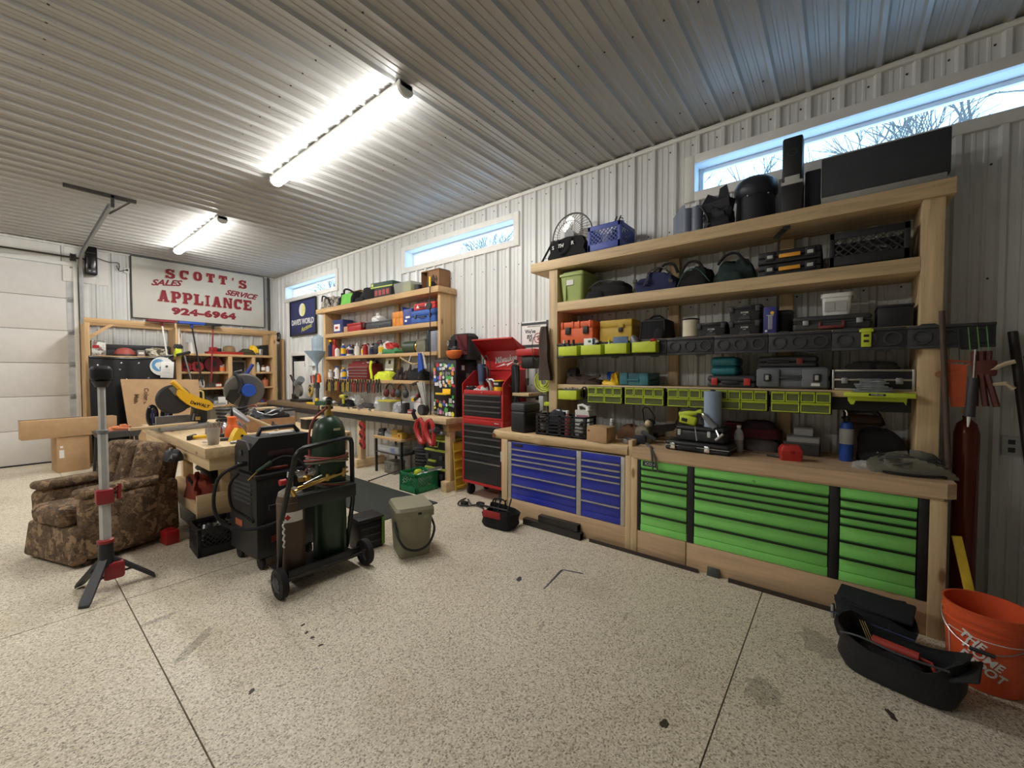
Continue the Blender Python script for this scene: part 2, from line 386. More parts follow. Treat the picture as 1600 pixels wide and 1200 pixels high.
# windows
GLASS = glassy('window_glass', (0.9, 0.95, 1.0), 0.02, 0.08); VINYL = plain('white_vinyl', C(232, 234, 238), 0.4, var=0.02)
for i, (a, b_) in enumerate(WIN):
    w = struct('window_%d' % (i + 1), MB().box(XW - 0.03, XW - 0.002, a, a + 0.085, WZ0, WZ1, .003).box(XW - 0.03, XW - 0.002, b_ - 0.085, b_, WZ0, WZ1, .003)
        .box(XW - 0.03, XW - 0.002, a + 0.085, b_ - 0.085, WZ0, WZ0 + 0.08, .003).box(XW - 0.03, XW - 0.002, a + 0.085, b_ - 0.085, WZ1 - 0.075, WZ1, .003), WHITE)
    p, q, z0, z1 = a + 0.085, b_ - 0.085, WZ0 + 0.08, WZ1 - 0.075; T = 0.02
    struct('window_jamb', MB().box(XW - 0.002, XW + .2, p - T, p, z0 - T, z1 + T).box(XW - 0.002, XW + .2, q, q + T, z0 - T, z1 + T).box(XW - 0.002, XW + .2, p, q, z0 - T, z0).box(XW - 0.002, XW + .2, p, q, z1, z1 + T), VINYL, w)
    s = 0.035
    struct('window_sash', MB().box(XW + .13, XW + .18, p, p + s, z0, z1, .006).box(XW + .13, XW + .18, q - s, q, z0, z1, .006).box(XW + .13, XW + .18, p + s, q - s, z0, z0 + s, .006).box(XW + .13, XW + .18, p + s, q - s, z1 - s, z1, .006), VINYL, w)
    struct('pane', MB().box(XW + .152, XW + .158, p + s, q - s, z0 + s, z1 - s), GLASS, w)

# overhead garage door in the back wall
dr = struct('door_1', MB().box(0.735, 0.79, YB - 0.05, YB + 0.02, 0, 3.36, .004).box(-3.95, -3.9, YB - 0.05, YB + 0.02, 0, 3.36, .004).box(-3.9, 0.735, YB - 0.05, YB + 0.02, 3.30, 3.36, .004), WHITE)
DOORM = plain('door_skin', C(222, 219, 214), 0.5, var=0.03, bump=0.05)
for k in range(6):
    struct('door_panel', MB().box(-3.9, 0.735, YB + 0.005, YB + 0.05, 0.02 + k * 0.547, 0.02 + k * 0.547 + 0.541, .006), DOORM, dr)
struct('light_stop', MB().box(-3.95, .8, YB + .052, YB + .06, -.02, 3.4), DOORM, dr)  # unseen sheet added behind the panels, stops light leaking through their seams
struct('bottom_seal', MB().box(-3.9, 0.735, YB + 0.0, YB + 0.05, 0, 0.02), RUBBER, dr)
for k in range(6):
    struct('hinge', MB().box(0.665, 0.73, YB - 0.012, YB + 0.006, 0.5 + k * 0.547, 0.585 + k * 0.547, .003).cyl((0.70, YB - .02, .545 + k * .547), (0.80, YB - .02, .545 + k * .547), .012, n=8), GALV, dr)
struct('stile', MB().box(0.655, 0.735, YB - 0.003, YB + 0.008, 0.02, 3.2), plain('stile_grey', C(196, 198, 200), .45), dr)
struct('torsion_shaft', MB().cyl((-3.9, YB - 0.09, 3.44), (0.95, YB - 0.09, 3.44), 0.014).cyl((-2.2, YB - .09, 3.44), (-0.9, YB - .09, 3.44), .04), DSTEEL, dr)
struct('cable_drum', MB().lathe([(.05, .70), (.07, .705), (.06, .72), (.06, .76), (.075, .77)], 16, (0, YB - .09, 3.44), 'x'), DSTEEL, dr)
P = [(0.80, YB - .06, 0.02), (0.80, YB - .06, 3.1)] + [(0.80, YB - .06 - .38 + .38 * math.cos(t), 3.1 + .38 * math.sin(t)) for t in [i * PI / 20 for i in range(1, 10)]] + [(0.80, 9.6, 3.485), (0.80, 6.9, 3.50)]
def channel(P, w, d):
    mb = MB(); R = []
    for i, p in enumerate(P):
        p = Vector(p); t = (Vector(P[min(i + 1, len(P) - 1)]) - Vector(P[max(i - 1, 0)])).normalized(); n = Vector((1, 0, 0)).cross(t)
        R.append([p + Vector((dx, 0, 0)) + n * dn for dx, dn in ((0, -d), (w, -d), (w, d), (0, d), (0, d - .006), (w - .004, d - .006), (w - .004, -d + .006), (0, -d + .006))])
    return mb.loft(R)
struct('track', channel(P, .03, .035), GALV, dr)
struct('track_angle', MB().box(.83, .85, YB - .1, YB - .02, .02, 3.3), GALV, dr)
struct('track_hanger', MB().box(.44, 1.06, 6.88, 6.92, 3.61, 3.65).box(.83, .86, 6.88, 6.92, 3.5, 3.64).cyl((.85, 7.2, 3.5), (1.02, 6.9, 3.63), .014, n=6), DSTEEL, dr)
struct('header_board', MB().box(.62, 1.17, YB - .022, YB - .001, 3.04, 3.62, .003), WHITE, dr)
struct('header_board', MB().box(-3.9, .60, YB - .03, YB - .001, 3.36, 3.62, .003), WHITE, dr)
struct('jamb_board', MB().box(.80, .92, YB - .022, YB - .001, 0.0, 3.03, .003), WHITE, dr)
op = thing('door_opener', 'black jackshaft garage door opener beside the garage door track', 'door opener', (.945, YB - .03, 3.17))
obj('housing', MB().box(-.075, .075, -.16, 0, 0, .5, .035, 3), plain('gloss_black', C(18, 18, 20), .18), op)
obj('face_plate', MB().box(-.05, .05, -.166, -.15, .37, .378, .002).box(-.055, .055, -.168, -.15, .03, .1, .006), DGREY, op)
obj('indicator_lamp', MB().box(-.035, -.01, -.172, -.16, .055, .075, .004).box(.015, .045, -.172, -.16, .055, .075, .004), LGREY, op)
cb = obj('opener_cable', MB().curve([(1.02, YB - .06, 3.5), (1.18, YB - .05, 3.46), (1.3, YB - .04, 3.47), (1.3, YB - .05, 3.35), (1.27, YB - .05, 3.42), (1.31, YB - .05, 3.33), (1.38, YB - .04, 3.36), (1.41, YB - .045, 3.36)], .006, 6), BLACK)
tag(cb, 'black power cord looped on the wall beside the garage door opener', 'cord')
ot = thing('power_outlet', 'small white outlet box on back wall left of the sign', 'outlet', (1.41, YB - .001, 3.31))
obj('box', MB().box(-.04, .04, -.035, 0, 0, .1, .006), WPLAS, ot); obj('plug', MB().box(-.015, .015, -.06, -.036, .04, .07, .004), BLACK, ot)

# ceiling lamps
TUBE = emis('lit_diffuser', (1.0, 0.98, 0.94), TUBE_POWER)
def lamp(y0, x, label):
    t = thing('ceiling_light', label, 'ceiling light', (x, y0, ZC - .0265), 0, 'ceiling tube lights')
    L = 2.36
    obj('housing', MB().box(-.055, .055, 0, L, -.045, 0, .004), WHITE, t)
    for k in range(2):
        a, b_ = .03 + k * (L - .06) / 2, .03 + (k + 1) * (L - .06) / 2 - .004
        obj('diffuser', MB().loft([[(.058 * math.cos(q), yy, -.045 - .05 * math.sin(q)) for q in [i * PI / 10 for i in range(11)]] for yy in (a, b_)]), TUBE, t)
    for yy in (0, L - .03):
        obj('end_cap', MB().loft([[(.064 * math.cos(q), yy + d, -.043 - .056 * math.sin(q)) for q in [i * PI / 10 for i in range(11)]] for d in (0, .03)]).box(-.06, .06, yy, yy + .03, -.043, -.001, .004), WPLAS, t)
lamp(2.55, 1.91, 'long lit tube light on the ceiling nearest the camera')
lamp(6.67, 1.91, 'farther lit tube light on the ceiling near the sign')
lamp(2.55, -2.2, 'unseen lit tube light added on the ceiling left of the camera')  # out of view, added to brighten the near floor and shelf fronts
lamp(6.67, -2.2, 'lit tube light on the ceiling of the far left bay by the garage door')
# screw heads on ceiling and wall panels: too many to pick apart
scr = MB()
for yy in [2.03 + .2 * k for k in range(-8, 40)]:
    for x in (-3.4, -2.2, -1.0, .2, 1.4, 2.6, 3.6):
        scr.cyl((x, yy + .06, ZC - .004), (x, yy + .06, ZC + .001), .007, n=6)
for yy in [.06 + .2 * k for k in range(-8, 50)]:
    for z in (1.35, 2.1, 2.82, 3.56):
        if not (8.7 < yy < 9.4 and z < 1.9): scr.cyl((XW - .004, yy + .02, z), (XW + .001, yy + .02, z), .007, n=6)
so = obj('panel_screws', scr, DSTEEL); so['kind'] = 'stuff'; so['label'] = 'screw heads dotting the ceiling and wall panels'; so['category'] = 'screws'
# ================================================================ generic builders
def lattice(mb, w, h0, h1, put, n=6, r=.005):
    """diamond bars in a w-wide panel between heights; put(u,z)->xyz"""
    s = (h1 - h0); k = -n
    step = w / n
    for i in range(-n, n + 1):
        for sg in (1, -1):
            a0, a1 = i * step, i * step + s
            lo, hi = max(0, a0), min(w, a1)
            if hi - lo < .01: continue
            z0, z1 = h0 + (lo - a0), h0 + (hi - a0)
            u0, u1 = (lo, hi) if sg > 0 else (w - lo, w - hi)
            mb.cyl(put(u0, z0), put(u1, z1), r, n=4)
    return mb
def crate(t, w, d, h, m, th=.012, n=6, top=.045, bot=.075, kind='diamond'):
    mb = MB()
    mb.box(0, w, 0, d, 0, th)
    for (x0, x1, y0, y1) in ((0, w, 0, th), (0, w, d - th, d), (0, th, th, d - th), (w - th, w, th, d - th)):
        mb.box(x0, x1, y0, y1, h - top, h, .003); mb.box(x0, x1, y0, y1, 0, bot, .003)
    for x in (0, w - .03):
        for y in (0, d - .03): mb.box(x, x + .03, y, y + .03, 0, h, .004)
    if kind == 'diamond':
        lattice(mb, w - .06, bot, h - top, lambda u, z: (u + .03, th / 2, z), n); lattice(mb, w - .06, bot, h - top, lambda u, z: (u + .03, d - th / 2, z), n)
        lattice(mb, d - .06, bot, h - top, lambda u, z: (th / 2, u + .03, z), n); lattice(mb, d - .06, bot, h - top, lambda u, z: (w - th / 2, u + .03, z), n)
    else:
        for z in [bot + (h - top - bot) * k / n for k in range(1, n)]:
            for y in (0, d - th): mb.box(0, w, y, y + th, z - .005, z + .005)
            for x in (0, w - th): mb.box(x, x + th, 0, d, z - .005, z + .005)
        for x in [w * k / 4 for k in (1, 2, 3)]:
            for y in (0, d - th): mb.box(x - .015, x + .015, y, y + th, 0, h)
    obj('basket', mb, m, t)
    return t
def case(t, w, d, h, m, lm=None, latches=2, handle=True, hm=None, lid=.45, b=.012, ribs=0, latch_c=None):
    """hard tool case seen from its hinge-free front"""
    z = h * (1 - lid)
    bo = obj('body', MB().box(0, w, 0, d, 0, z - .002, b, 3), m, t)
    li = obj('lid', MB().box(0, w, 0, d, z + .002, h, b, 3).box(.004, w - .004, .004, d - .004, z - .004, z + .004), lm or m, t)
    for k in range(ribs):
        x = w * (k + 1) / (ribs + 1); obj('rib', MB().box(x - .012, x + .012, -.006, .01, .01, h - .01, .004), m, bo)
    for k in range(latches):
        x = w * (.2 + .6 * k / max(1, latches - 1)) if latches > 1 else w / 2
        obj('latch', MB().box(x - .02, x + .02, -.012, .004, z - .035, z + .02, .004), latch_c or DGREY, t)
    if handle:
        obj('handle', MB().tube([(w / 2 - w * .16, .002, z - .02), (w / 2 - w * .15, -.025, z - .02), (w / 2 + w * .15, -.025, z - .02), (w / 2 + w * .16, .002, z - .02)], .008, 6), hm or BLACK, t)
    return t
def bottle(t, r, h, bm, cm, neck=.4, lab=None, cap=.12, lr=(.2, .65)):
    nr = r * neck; hb = h * (1 - cap)
    obj('bottle_body', MB().lathe([(r * .9, 0), (r, h * .02), (r, hb * .78), (r * .8, hb * .88), (nr, hb * .94), (nr, hb)], 14), bm, t)
    obj('cap', MB().lathe([(nr * 1.15, hb), (nr * 1.15, h - .003), (nr * .9, h)], 12), cm, t)
    if lab: obj('label_band', MB().lathe([(r * 1.012, h * lr[0]), (r * 1.012, h * lr[1])], 14), lab, t)
    return t
def strap(mb, pts, w, th=.004, up=(0, 0, 1), k=5):
    P = smooth(pts, k); R = []
    for i, p in enumerate(P):
        t = (P[min(i + 1, len(P) - 1)] - P[max(i - 1, 0)]).normalized(); s = t.cross(Vector(up)); s = s.normalized() if s.length > 1e-4 else Vector((1, 0, 0)); n = s.cross(t)
        R.append([p + s * w / 2 + n * th, p - s * w / 2 + n * th, p - s * w / 2 - n * th, p + s * w / 2 - n * th])
    return mb.loft(R)
def drawer(par, x0, x1, z0, z1, m, hm, y=0.0, hb=.02, name='drawer'):
    """drawer front with a full-width pull along its top edge"""
    d = obj(name, MB().box(x0, x1, y - .012, y + .01, z0, z1, .003), m, par)
    obj('pull', MB().prism([(y - .012, z1 - hb), (y - .026, z1 - hb + .004), (y - .03, z1 - .004), (y - .012, z1 - .001)], x0, x1, 'x'), hm, d)
    return d

# ================================================================ near shelf on the right wall
sh = thing('shelving_unit', 'big pine shelving unit with four shelves above the blue and green drawers', 'shelving', (0, 0, 0))
obj('shelf', MB().box(3.50, 3.945, -.51, 2.57, 2.55, 2.645, .004), PINE[1], sh)
obj('shelf', MB().box(3.52, 3.925, -.37, 2.25, 2.12, 2.21, .004), PINE[1], sh)
obj('shelf', MB().box(3.53, 3.925, -.37, 2.25, 1.745, 1.79, .003), PINE[1], sh)
obj('shelf', MB().box(3.53, 3.925, -.37, 2.25, 1.335, 1.38, .003), PINE[1], sh)
for y in (2.25, -.47): obj('post', MB().box(3.52, 3.925, y, y + .1, .895, 2.55, .004), PINE[2], sh)
for y in (1.17, .30): obj('stud', MB().box(3.89, 3.925, y, y + .09, .9, 2.55, .003), PINE[2], sh)

# --- black rail with octagon rings along the third shelf
rail = thing('tool_rail', 'black plastic slotted tool rail with octagon bosses along the third shelf edge', 'rail', (3.52, 2.24, 1.645), -PI / 2)
for k in range(8):
    x0 = k * .365
    s = obj('rail_segment', MB().box(x0 + .002, x0 + .363, -.02, -.002, .012, .128, .003).box(x0 + .002, x0 + .363, -.03, -.0, .122, .14, .003).box(x0 + .002, x0 + .363, -.03, -.0, 0, .018, .003)
        .prism([(x0 + .05, .139), (x0 + .065, .15), (x0 + .12, .15), (x0 + .135, .139)], -.022, -.006).prism([(x0 + .22, .001), (x0 + .235, -.012), (x0 + .29, -.012), (x0 + .305, .001)], -.022, -.006), plain('rail_black', C(54, 56, 60), .55), rail)
    for j in range(3):
        c = x0 + .065 + j * .118
        mb = MB()
        P = [(c + .047 * math.cos(PI / 8 + i * PI / 4), .07 + .047 * math.sin(PI / 8 + i * PI / 4)) for i in range(8)]; Q = [(c + .036 * math.cos(PI / 8 + i * PI / 4), .07 + .036 * math.sin(PI / 8 + i * PI / 4)) for i in range(8)]
        mb.loft([[(p[0], -.019, p[1]) for p in P], [(p[0], -.029, p[1]) for p in P], [(p[0], -.029, p[1]) for p in Q], [(p[0], -.019, p[1]) for p in Q]], cap=False)
        obj('boss', mb, MATS['rail_black'], s)
def hbin(y, z, label, w=.21):
    t = rw('hanging_bin', label, 'storage bin', y, z, 3.405, group='lime hanging bins'); d, h, q = .084, .09, .004
    obj('tray', MB().box(0, w, 0, q, 0, h, .001).box(0, w, d - q, d, 0, h + .012, .001).box(0, q, 0, d, 0, h, .001).box(w - q, w, 0, d, 0, h, .001).box(0, w, 0, d, 0, q), LIME, t); return t
hbin(2.165, 1.662, 'lime hanging bin holding three small black bottles, below the orange case')
hbin(1.915, 1.665, 'lime hanging bin holding a white and blue carton, second from the left')
hbin(1.67, 1.668, 'lime hanging bin holding a blue booklet and a white bottle, third from the left')
hbin(1.415, 1.671, 'lime hanging bin holding a grey metal cup, rightmost of the four on the rail')
for i, y in enumerate((2.12, 2.07, 2.015)):
    t = rw('bottle', ('leftmost', 'middle', 'right-hand')[i] + ' small black bottle of three standing in the first lime bin', 'bottle', y, 1.667, 3.445, group='black bottles in the first lime bin')
    bottle(t, .021, .15, BLACK, plain('white_cap', C(215, 215, 210), .5) if i == 0 else BLACK, .5, plain('dark_label', C(70, 70, 82), .5), .22)
t = rw('medical_carton', 'white carton with a blue print standing in the second lime bin', 'carton', 1.895, 1.67, 3.43)
obj('carton_body', MB().box(0, .115, 0, .05, 0, .15, .002), PAPER, t)
obj('blue_print', MB().box(.03, .085, -.001, 0, .01, .085, .0004), BLUE, t); obj('green_print', MB().box(.045, .075, -.001, 0, .11, .132, .0004), GREENP, t); obj('blue_patch', MB().box(.09, .113, -.001, 0, .09, .148, .0004), NAVY, t)
bottle(rw('bottle', 'single black bottle beside the white carton in the second lime bin', 'bottle', 1.768, 1.67, 3.45), .021, .13, BLACK, WPLAS, .75, plain('purple_label', C(80, 76, 120), .5), .18)
bottle(rw('bottle', 'white bottle with lime cap in the third lime bin', 'bottle', 1.645, 1.673, 3.45), .02, .125, WPLAS, LIME, .5, NAVY, .2)
t = rw('booklet', 'blue printed booklet leaning in the third lime bin', 'booklet', 1.605, 1.673, 3.43, .1)
obj('cover', MB().at((0, 0, 0), (-.12, 0, 0)).box(0, .135, 0, .012, 0, .15, .001), plain('blue_print', C(84, 112, 150), .6, var=.35, scale=30), t)
t = rw('metal_cup', 'grey metal spray-gun cup tipped over the fourth lime bin', 'cup', 1.40, 1.676, 3.45)
obj('cup_body', MB().at((0.04, 0, .03), (0, -.55, 0)).lathe([(.024, -.02), (.034, .01), (.036, .1), (.028, .125), (.012, .135)], 16), plain('grey_metal', C(130, 132, 136), .4, .6), t)
t = rw('tape_measure', 'grey hose nozzle with red disc in the fourth lime bin', 'nozzle', 1.315, 1.676, 3.445)
obj('nozzle_body', MB().at((0, 0, .02), (0, .9, 0)).lathe([(.02, -.03), (.022, .05), (.012, .09)], 12), DGREY, t)
obj('disc', MB().at((.08, -.01, .085), (.5, .2, 0)).cyl((0, -.012, 0), (0, .012, 0), .026, n=16), REDP, t)

# --- drawer cabinets below the fourth shelf
CLEARD = glassy('smoky_clear', C(120, 132, 70), .2, .5)
ud = None
def unit():
    t = rw('drawer_cabinet', '', 'drawer unit', 0, 1.218, 3.47, group='lime small-parts drawer cabinets')
    w, h, d = .345, .147, .088
    obj('cabinet_body', MB().box(-.004, w + .004, .012, d, -.004, h + .002, .003), plain('cabinet_black', C(30, 31, 33), .55), t)
    def dr(x0, x1, z0, z1):
        g = .003; x0 += g; x1 -= g; z0 += g * .5; z1 -= g * .5; q = .006
        p = obj('small_drawer', MB().box(x0, x1, 0, .012, z0, z0 + q, .001).box(x0, x1, 0, .012, z1 - .014, z1 - .006, .001).box(x0, x0 + q, 0, .012, z0, z1 - .014, .001).box(x1 - q, x1, 0, .012, z0, z1 - .014, .001), LIME, t)
        obj('lip', MB().prism([(-.012, z1 - .004), (-.010, z1), (.01, z1), (.01, z1 - .008), (-.004, z1 - .008)], x0, x1, 'x'), LIME, p)
        obj('window', MB().box(x0 + q, x1 - q, .004, .007, z0 + q, z1 - .014), CLEARD, p)
    for k in range(4): dr(k * w / 4, (k + 1) * w / 4, .074, .147)
    for k in range(2): dr(k * w / 2, (k + 1) * w / 2, 0, .072)
    return t
u0 = unit()
for i, (y, l) in enumerate(((1.875, 'small lime drawer cabinet at the left end of the row'), (1.503, 'second lime drawer cabinet from the left in the row'), (1.127, 'middle lime drawer cabinet of the five, left of the blue towel roll'), (.757, 'fourth lime drawer cabinet from the left, behind the blue towel roll'), (.39, 'lime drawer cabinet at the right end of the row'))):
    t = u0 if i == 0 else dup(u0); t.location.y = y; t['label'] = l
t = rw('drawer_rail', 'thin black rail under the fourth shelf carrying the lime drawers', 'rail', 2.2, 1.245, 3.56)
obj('strip', MB().box(0, 2.55, 0, .018, 0, .09, .002), BLACK, t)
t = rw('screw_bin', 'lime bin full of loose screws below the third rail, left end', 'storage bin', 2.175, 1.235, 3.42)
obj('tray', MB().box(0, .21, 0, .004, 0, .09, .001).box(0, .21, .126, .13, 0, .1, .001).box(0, .004, 0, .13, 0, .09).box(.206, .21, 0, .13, 0, .09).box(0, .21, 0, .13, 0, .004), LIME, t)
mb = MB(); rn = random.Random(3)
for k in range(70):
    x, y, a, e = rn.uniform(.03, .18), rn.uniform(.03, .1), rn.uniform(0, 6.3), rn.uniform(-.5, .9); l = .025
    mb.cyl((x, y, .085 + .02 * rn.random()), (x + l * math.cos(a) * math.cos(e), y + l * math.sin(a) * math.cos(e), .085 + .02 * rn.random() + l * math.sin(e)), .003, n=5)
mb.box(.006, .204, .006, .124, .004, .08)
o = obj('loose_screws', mb, GALV, t); o['kind'] = 'stuff'
t = rw('cable_coil', 'black cable hank hanging beside the lime screw bin', 'cable', 1.96, 1.255, 3.52)
obj('loops', MB().tube([(.035 + .03 * math.cos(a * .5) + .006 * math.sin(a * 1.7), -.02 + .01 * math.sin(a * 1.3), .05 + .055 * math.sin(a * .5)) for a in [i * .35 for i in range(110)]], .005, 5), BLACK, t)
t = rw('hanging_shelf', 'small lime hanging shelf carrying a stack of grey papers at right end', 'shelf', -.02, 1.345, 3.40)
obj('tray', MB().box(0, .335, 0, .13, 0, .028, .004), LIME, t); obj('bracket', MB().prism([(.02, 0), (.02, -.03), (.035, -.055), (.05, -.055), (.06, -.03), (.29, -.03), (.3, -.05), (.305, 0)], .09, .11), LIME, t)
obj('name_plate', MB().box(.12, .2, -.001, .002, .008, .022), BLACK, t); text('RYOBI LINK', .011, WPLAS, t, (.16, -.002, .015), ext=.0005)
t = rw('paper_stack', 'stack of crumpled grey sandpaper packets on the lime hanging shelf', 'papers', -.05, 1.373, 3.41)
rn = random.Random(5)
for k in range(8):
    dx, dy, a = rn.uniform(-.01, .02), rn.uniform(0, .02), rn.uniform(-.08, .08)
    obj('packet', MB().at((.1 + dx, .05 + dy, .011 * k), (0, rn.uniform(-.02, .02), a)).box(-.095 + .006 * k, .09 - .004 * k, -.045, .045, 0, .0105, .002), plain('foil_grey', C(126, 132, 138), .4, .2, .3, 25), t)

# ================================================================ top shelf
Z1 = 2.645
t = rw('pedestal_fan', 'round wire-cage metal fan standing at left end of top shelf', 'fan', 2.20, Z1, 3.72)
R = .235; cz = .27
fr = obj('guard', MB().tube([(R * math.cos(a), .0, cz + R * math.sin(a)) for a in [i * PI / 20 for i in range(40)]], .008, 6, True), BLACKM, t)
for k in range(40):
    a = k * PI / 20; obj('wire', MB().tube([(.05 * math.cos(a + .25), -.05, cz + .05 * math.sin(a + .25)), (.14 * math.cos(a + .12), -.045, cz + .14 * math.sin(a + .12)), (R * math.cos(a), 0, cz + R * math.sin(a))], .0022, 4), BLACKM, fr)
obj('ring', MB().tube([(.15 * math.cos(a), -.044, cz + .15 * math.sin(a)) for a in [i * PI / 14 for i in range(28)]], .003, 4, True), BLACKM, fr)
for k in range(3):
    a0 = k * 2.094 + 1.9; mb = MB()
    V = []
    for i in range(7):
        for j in range(5):
            r = .04 + .165 * i / 6; a = a0 + (j / 4 - .5) * (.5 + .75 * math.sin(PI * (i + .6) / 7)); V.append((r * math.cos(a), -.0 + .035 * (j / 4 - .5), cz + r * math.sin(a)))
    mb.add(V, [(i * 5 + j, i * 5 + j + 1, i * 5 + j + 6, i * 5 + j + 5) for i in range(6) for j in range(4)])
    obj('blade', mb, plain('polished_alu', C(226, 224, 218), .25, .9), t)
obj('motor', MB().cyl((0, -.055, cz), (0, .09, cz), .055, .05), BLACKM, t)
obj('stand', MB().tube([(-R - .01, 0, cz - .02), (-R - .09, -.10, .012), (-R + .02, -.14, .012), (R - .02, -.14, .012), (R + .09, -.10, .012), (R + .01, 0, cz - .02)], .011, 8).cyl((-R - .02, 0, cz - .02), (-R + .02, 0, cz - .02), .018).cyl((R - .02, 0, cz - .02), (R + .02, 0, cz - .02), .018), BLACKM, t)
t = rw('tote_bag', 'black canvas tote bag with white lettering leaning on the fan', 'bag', 2.34, Z1, 3.515, .05)
mb = MB(); rings = []
for i in range(9):
    z = .2 * i / 8; q = 1 - .25 * (i / 8) ** 2; rings.append([(.185 + (.19 + .012 * math.sin(3 * z * 20)) * sx * (1 - .06 * i / 8) + .012 * math.sin(9 * z + sx), .055 + .05 * sy * q + .006 * math.sin(13 * z + 2 * sx), z + (.012 * math.sin(4 * sx + i) if i == 8 else 0)) for sx, sy in ((-1, -1), (-.5, -1.15), (0, -1.05), (.5, -1.2), (1, -1), (1, 1), (0, 1.1), (-1, 1))])
mb.loft(rings); obj('bag_body', mb, BLACKC, t)
obj('handle', strap(MB(), [(.10, -.004, .19), (.095, -.016, .12), (.12, -.018, .05), (.17, -.02, .06), (.21, -.018, .12), (.25, -.006, .195)], .022, .003, (0, 1, 0)), BLACKC, t)
text('S', .05, WPLAS, t, (.045, -.011, .115), bold=.001); text('TH', .05, WPLAS, t, (.13, -.012, .122), shear=.2, bold=.001); text('R', .05, WPLAS, t, (.265, -.012, .13), bold=.001)
t = rw('extension_reel', 'black cord reel tucked between tote bag and blue crate', 'cord reel', 2.005, Z1, 3.60)
obj('drum', MB().lathe([(.05, .0), (.055, .002), (.055, .015), (.03, .02), (.03, .06), (.055, .065), (.055, .08)], 18, (.04, .0, .056), 'y'), BLACK, t)
t = rw('milk_crate', 'blue plastic milk crate with stuff inside on the top shelf', 'crate', 1.915, Z1, 3.53)
crate(t, .335, .335, .245, plain('crate_blue', C(62, 82, 172), .5), n=7)
t = rw('clamp_bars', 'pair of black rods sticking up out of the blue crate', 'rods', 1.76, Z1 + .012, 3.66)
for dx in (0, .04): obj('rod', MB().tube([(dx - .02, .0, 0), (dx + .06, .02, .3), (dx + .075, .022, .33)], .006, 6), BLACKM, t)
t = rw('white_cups', 'white enamel pot lying inside the blue crate', 'pot', 1.80, Z1 + .013, 3.62)
obj('pot', MB().lathe([(.05, 0), (.055, .01), (.06, .15), (.064, .155)], 16, (.04, .03, 0)), WPLAS, t)
obj('handle', MB().tube([(.1, .03, .05), (.13, .03, .06), (.13, .03, .12), (.1, .03, .13)], .006, 6), WPLAS, t)
t = rw('black_gloves', 'dark cloth bundle filling the right half of the blue crate', 'cloth', 1.72, Z1 + .013, 3.57); obj('cloth', MB().lump(0, .1, 0, .24, 0, .17, .2, 4), BLACKC, t)
t = rw('looped_lead', 'short black cord looping over the rim of the blue crate', 'cord', 1.63, Z1 + .2, 3.60); obj('loop', MB().tube([(.02 + .018 * math.cos(a), .01, .075 + .016 * math.sin(a)) for a in [i * .5 for i in range(12)]] + [(.05, .01, .05)], .004, 5), BLACK, t)
VINYLS = glassy('clear_vinyl', C(150, 165, 190), .2, .6)
t = rw('vinyl_sheet', 'bluish clear vinyl sheet standing on edge on top shelf', 'sheet', 1.135, Z1, 3.60)
obj('sheet', MB().prism([(0, 0), (0, .17), (.07, .26), (.09, .26), (.09, 0)], 0, .014), VINYLS, t)
for i, y in enumerate((1.03, .95)):
    t = rw('plastic_roll', ('left', 'right')[i] + ' grey-blue plastic roll standing beside the vinyl sheet', 'roll', y, Z1, 3.63, group='plastic rolls on the top shelf')
    obj('roll', MB().lathe([(.02, 0), (.046, 0), (.046, .225), (.02, .225), (.018, .2)], 18), plain('roll_grey', C(110, 120, 142), .45), t)
    obj('core', MB().lathe([(.016, 0), (.016, .228)], 10), DGREY, t)
t = rw('leather_bag', 'dark leather saddle bag heaped on top shelf under the window', 'bag', .90, Z1, 3.56)
obj('bag_body', MB().lump(0, .22, 0, .16, 0, .17, .25, 11), plain('near_black_leather', C(34, 34, 42), .6), t)
obj('flap', MB().loft([[(.02, .06, .14), (.2, .05, .14), (.2, .14, .14), (.02, .15, .14)], [(-.01, .04, .22), (.19, .03, .24), (.22, .14, .25), (.0, .15, .23)], [(.03, .07, .31), (.07, .07, .27), (.1, .1, .28), (.04, .1, .29)]]), MATS['near_black_leather'], t)
obj('flap', MB().loft([[(.1, .06, .2), (.2, .06, .2), (.2, .1, .2), (.1, .1, .2)], [(.12, .06, .33), (.17, .06, .35), (.17, .09, .35), (.12, .09, .34)]]), MATS['near_black_leather'], t)
obj('strap', strap(MB(), [(-.03, .02, .22), (.02, .0, .16), (.06, -.01, .05), (.03, -.01, .0)], .03), MATS['near_black_leather'], t)
t = rw('upholstered_stool', 'dark padded round seat standing behind the leather bag', 'stool', .55, Z1, 3.76)
obj('seat', MB().lathe([(.135, .23), (.15, .25), (.152, .30), (.14, .345), (.11, .375), (.06, .392)], 24), plain('dark_vinyl', C(40, 42, 54), .4), t); obj('drum', MB().lathe([(.13, 0), (.14, .01), (.13, .24)], 24), MATS['near_black_leather'], t)
for a in range(6): obj('rivet', MB().ball((.142 * math.cos(a - 2.8), .142 * math.sin(a - 2.8), .22), .006, 8, 6), STEEL, t)
t = rw('tower_speaker', 'tall black tower speaker with a ring, upright against the window', 'speaker', .36, Z1, 3.56)
obj('cabinet', MB().box(0, .128, 0, .15, 0, .21, .01).box(.003, .125, .003, .147, .23, .545, .015), BLACK, t)
obj('band', MB().box(-.001, .13, -.004, .15, .205, .228, .004).box(.02, .11, -.003, .14, .225, .265, .004), LGREY, t)
obj('ring', MB().tube([(.064 + .028 * math.cos(a), .002, .43 + .022 * math.sin(a)) for a in [i * PI / 10 for i in range(20)]], .003, 5, True), DGREY, t)
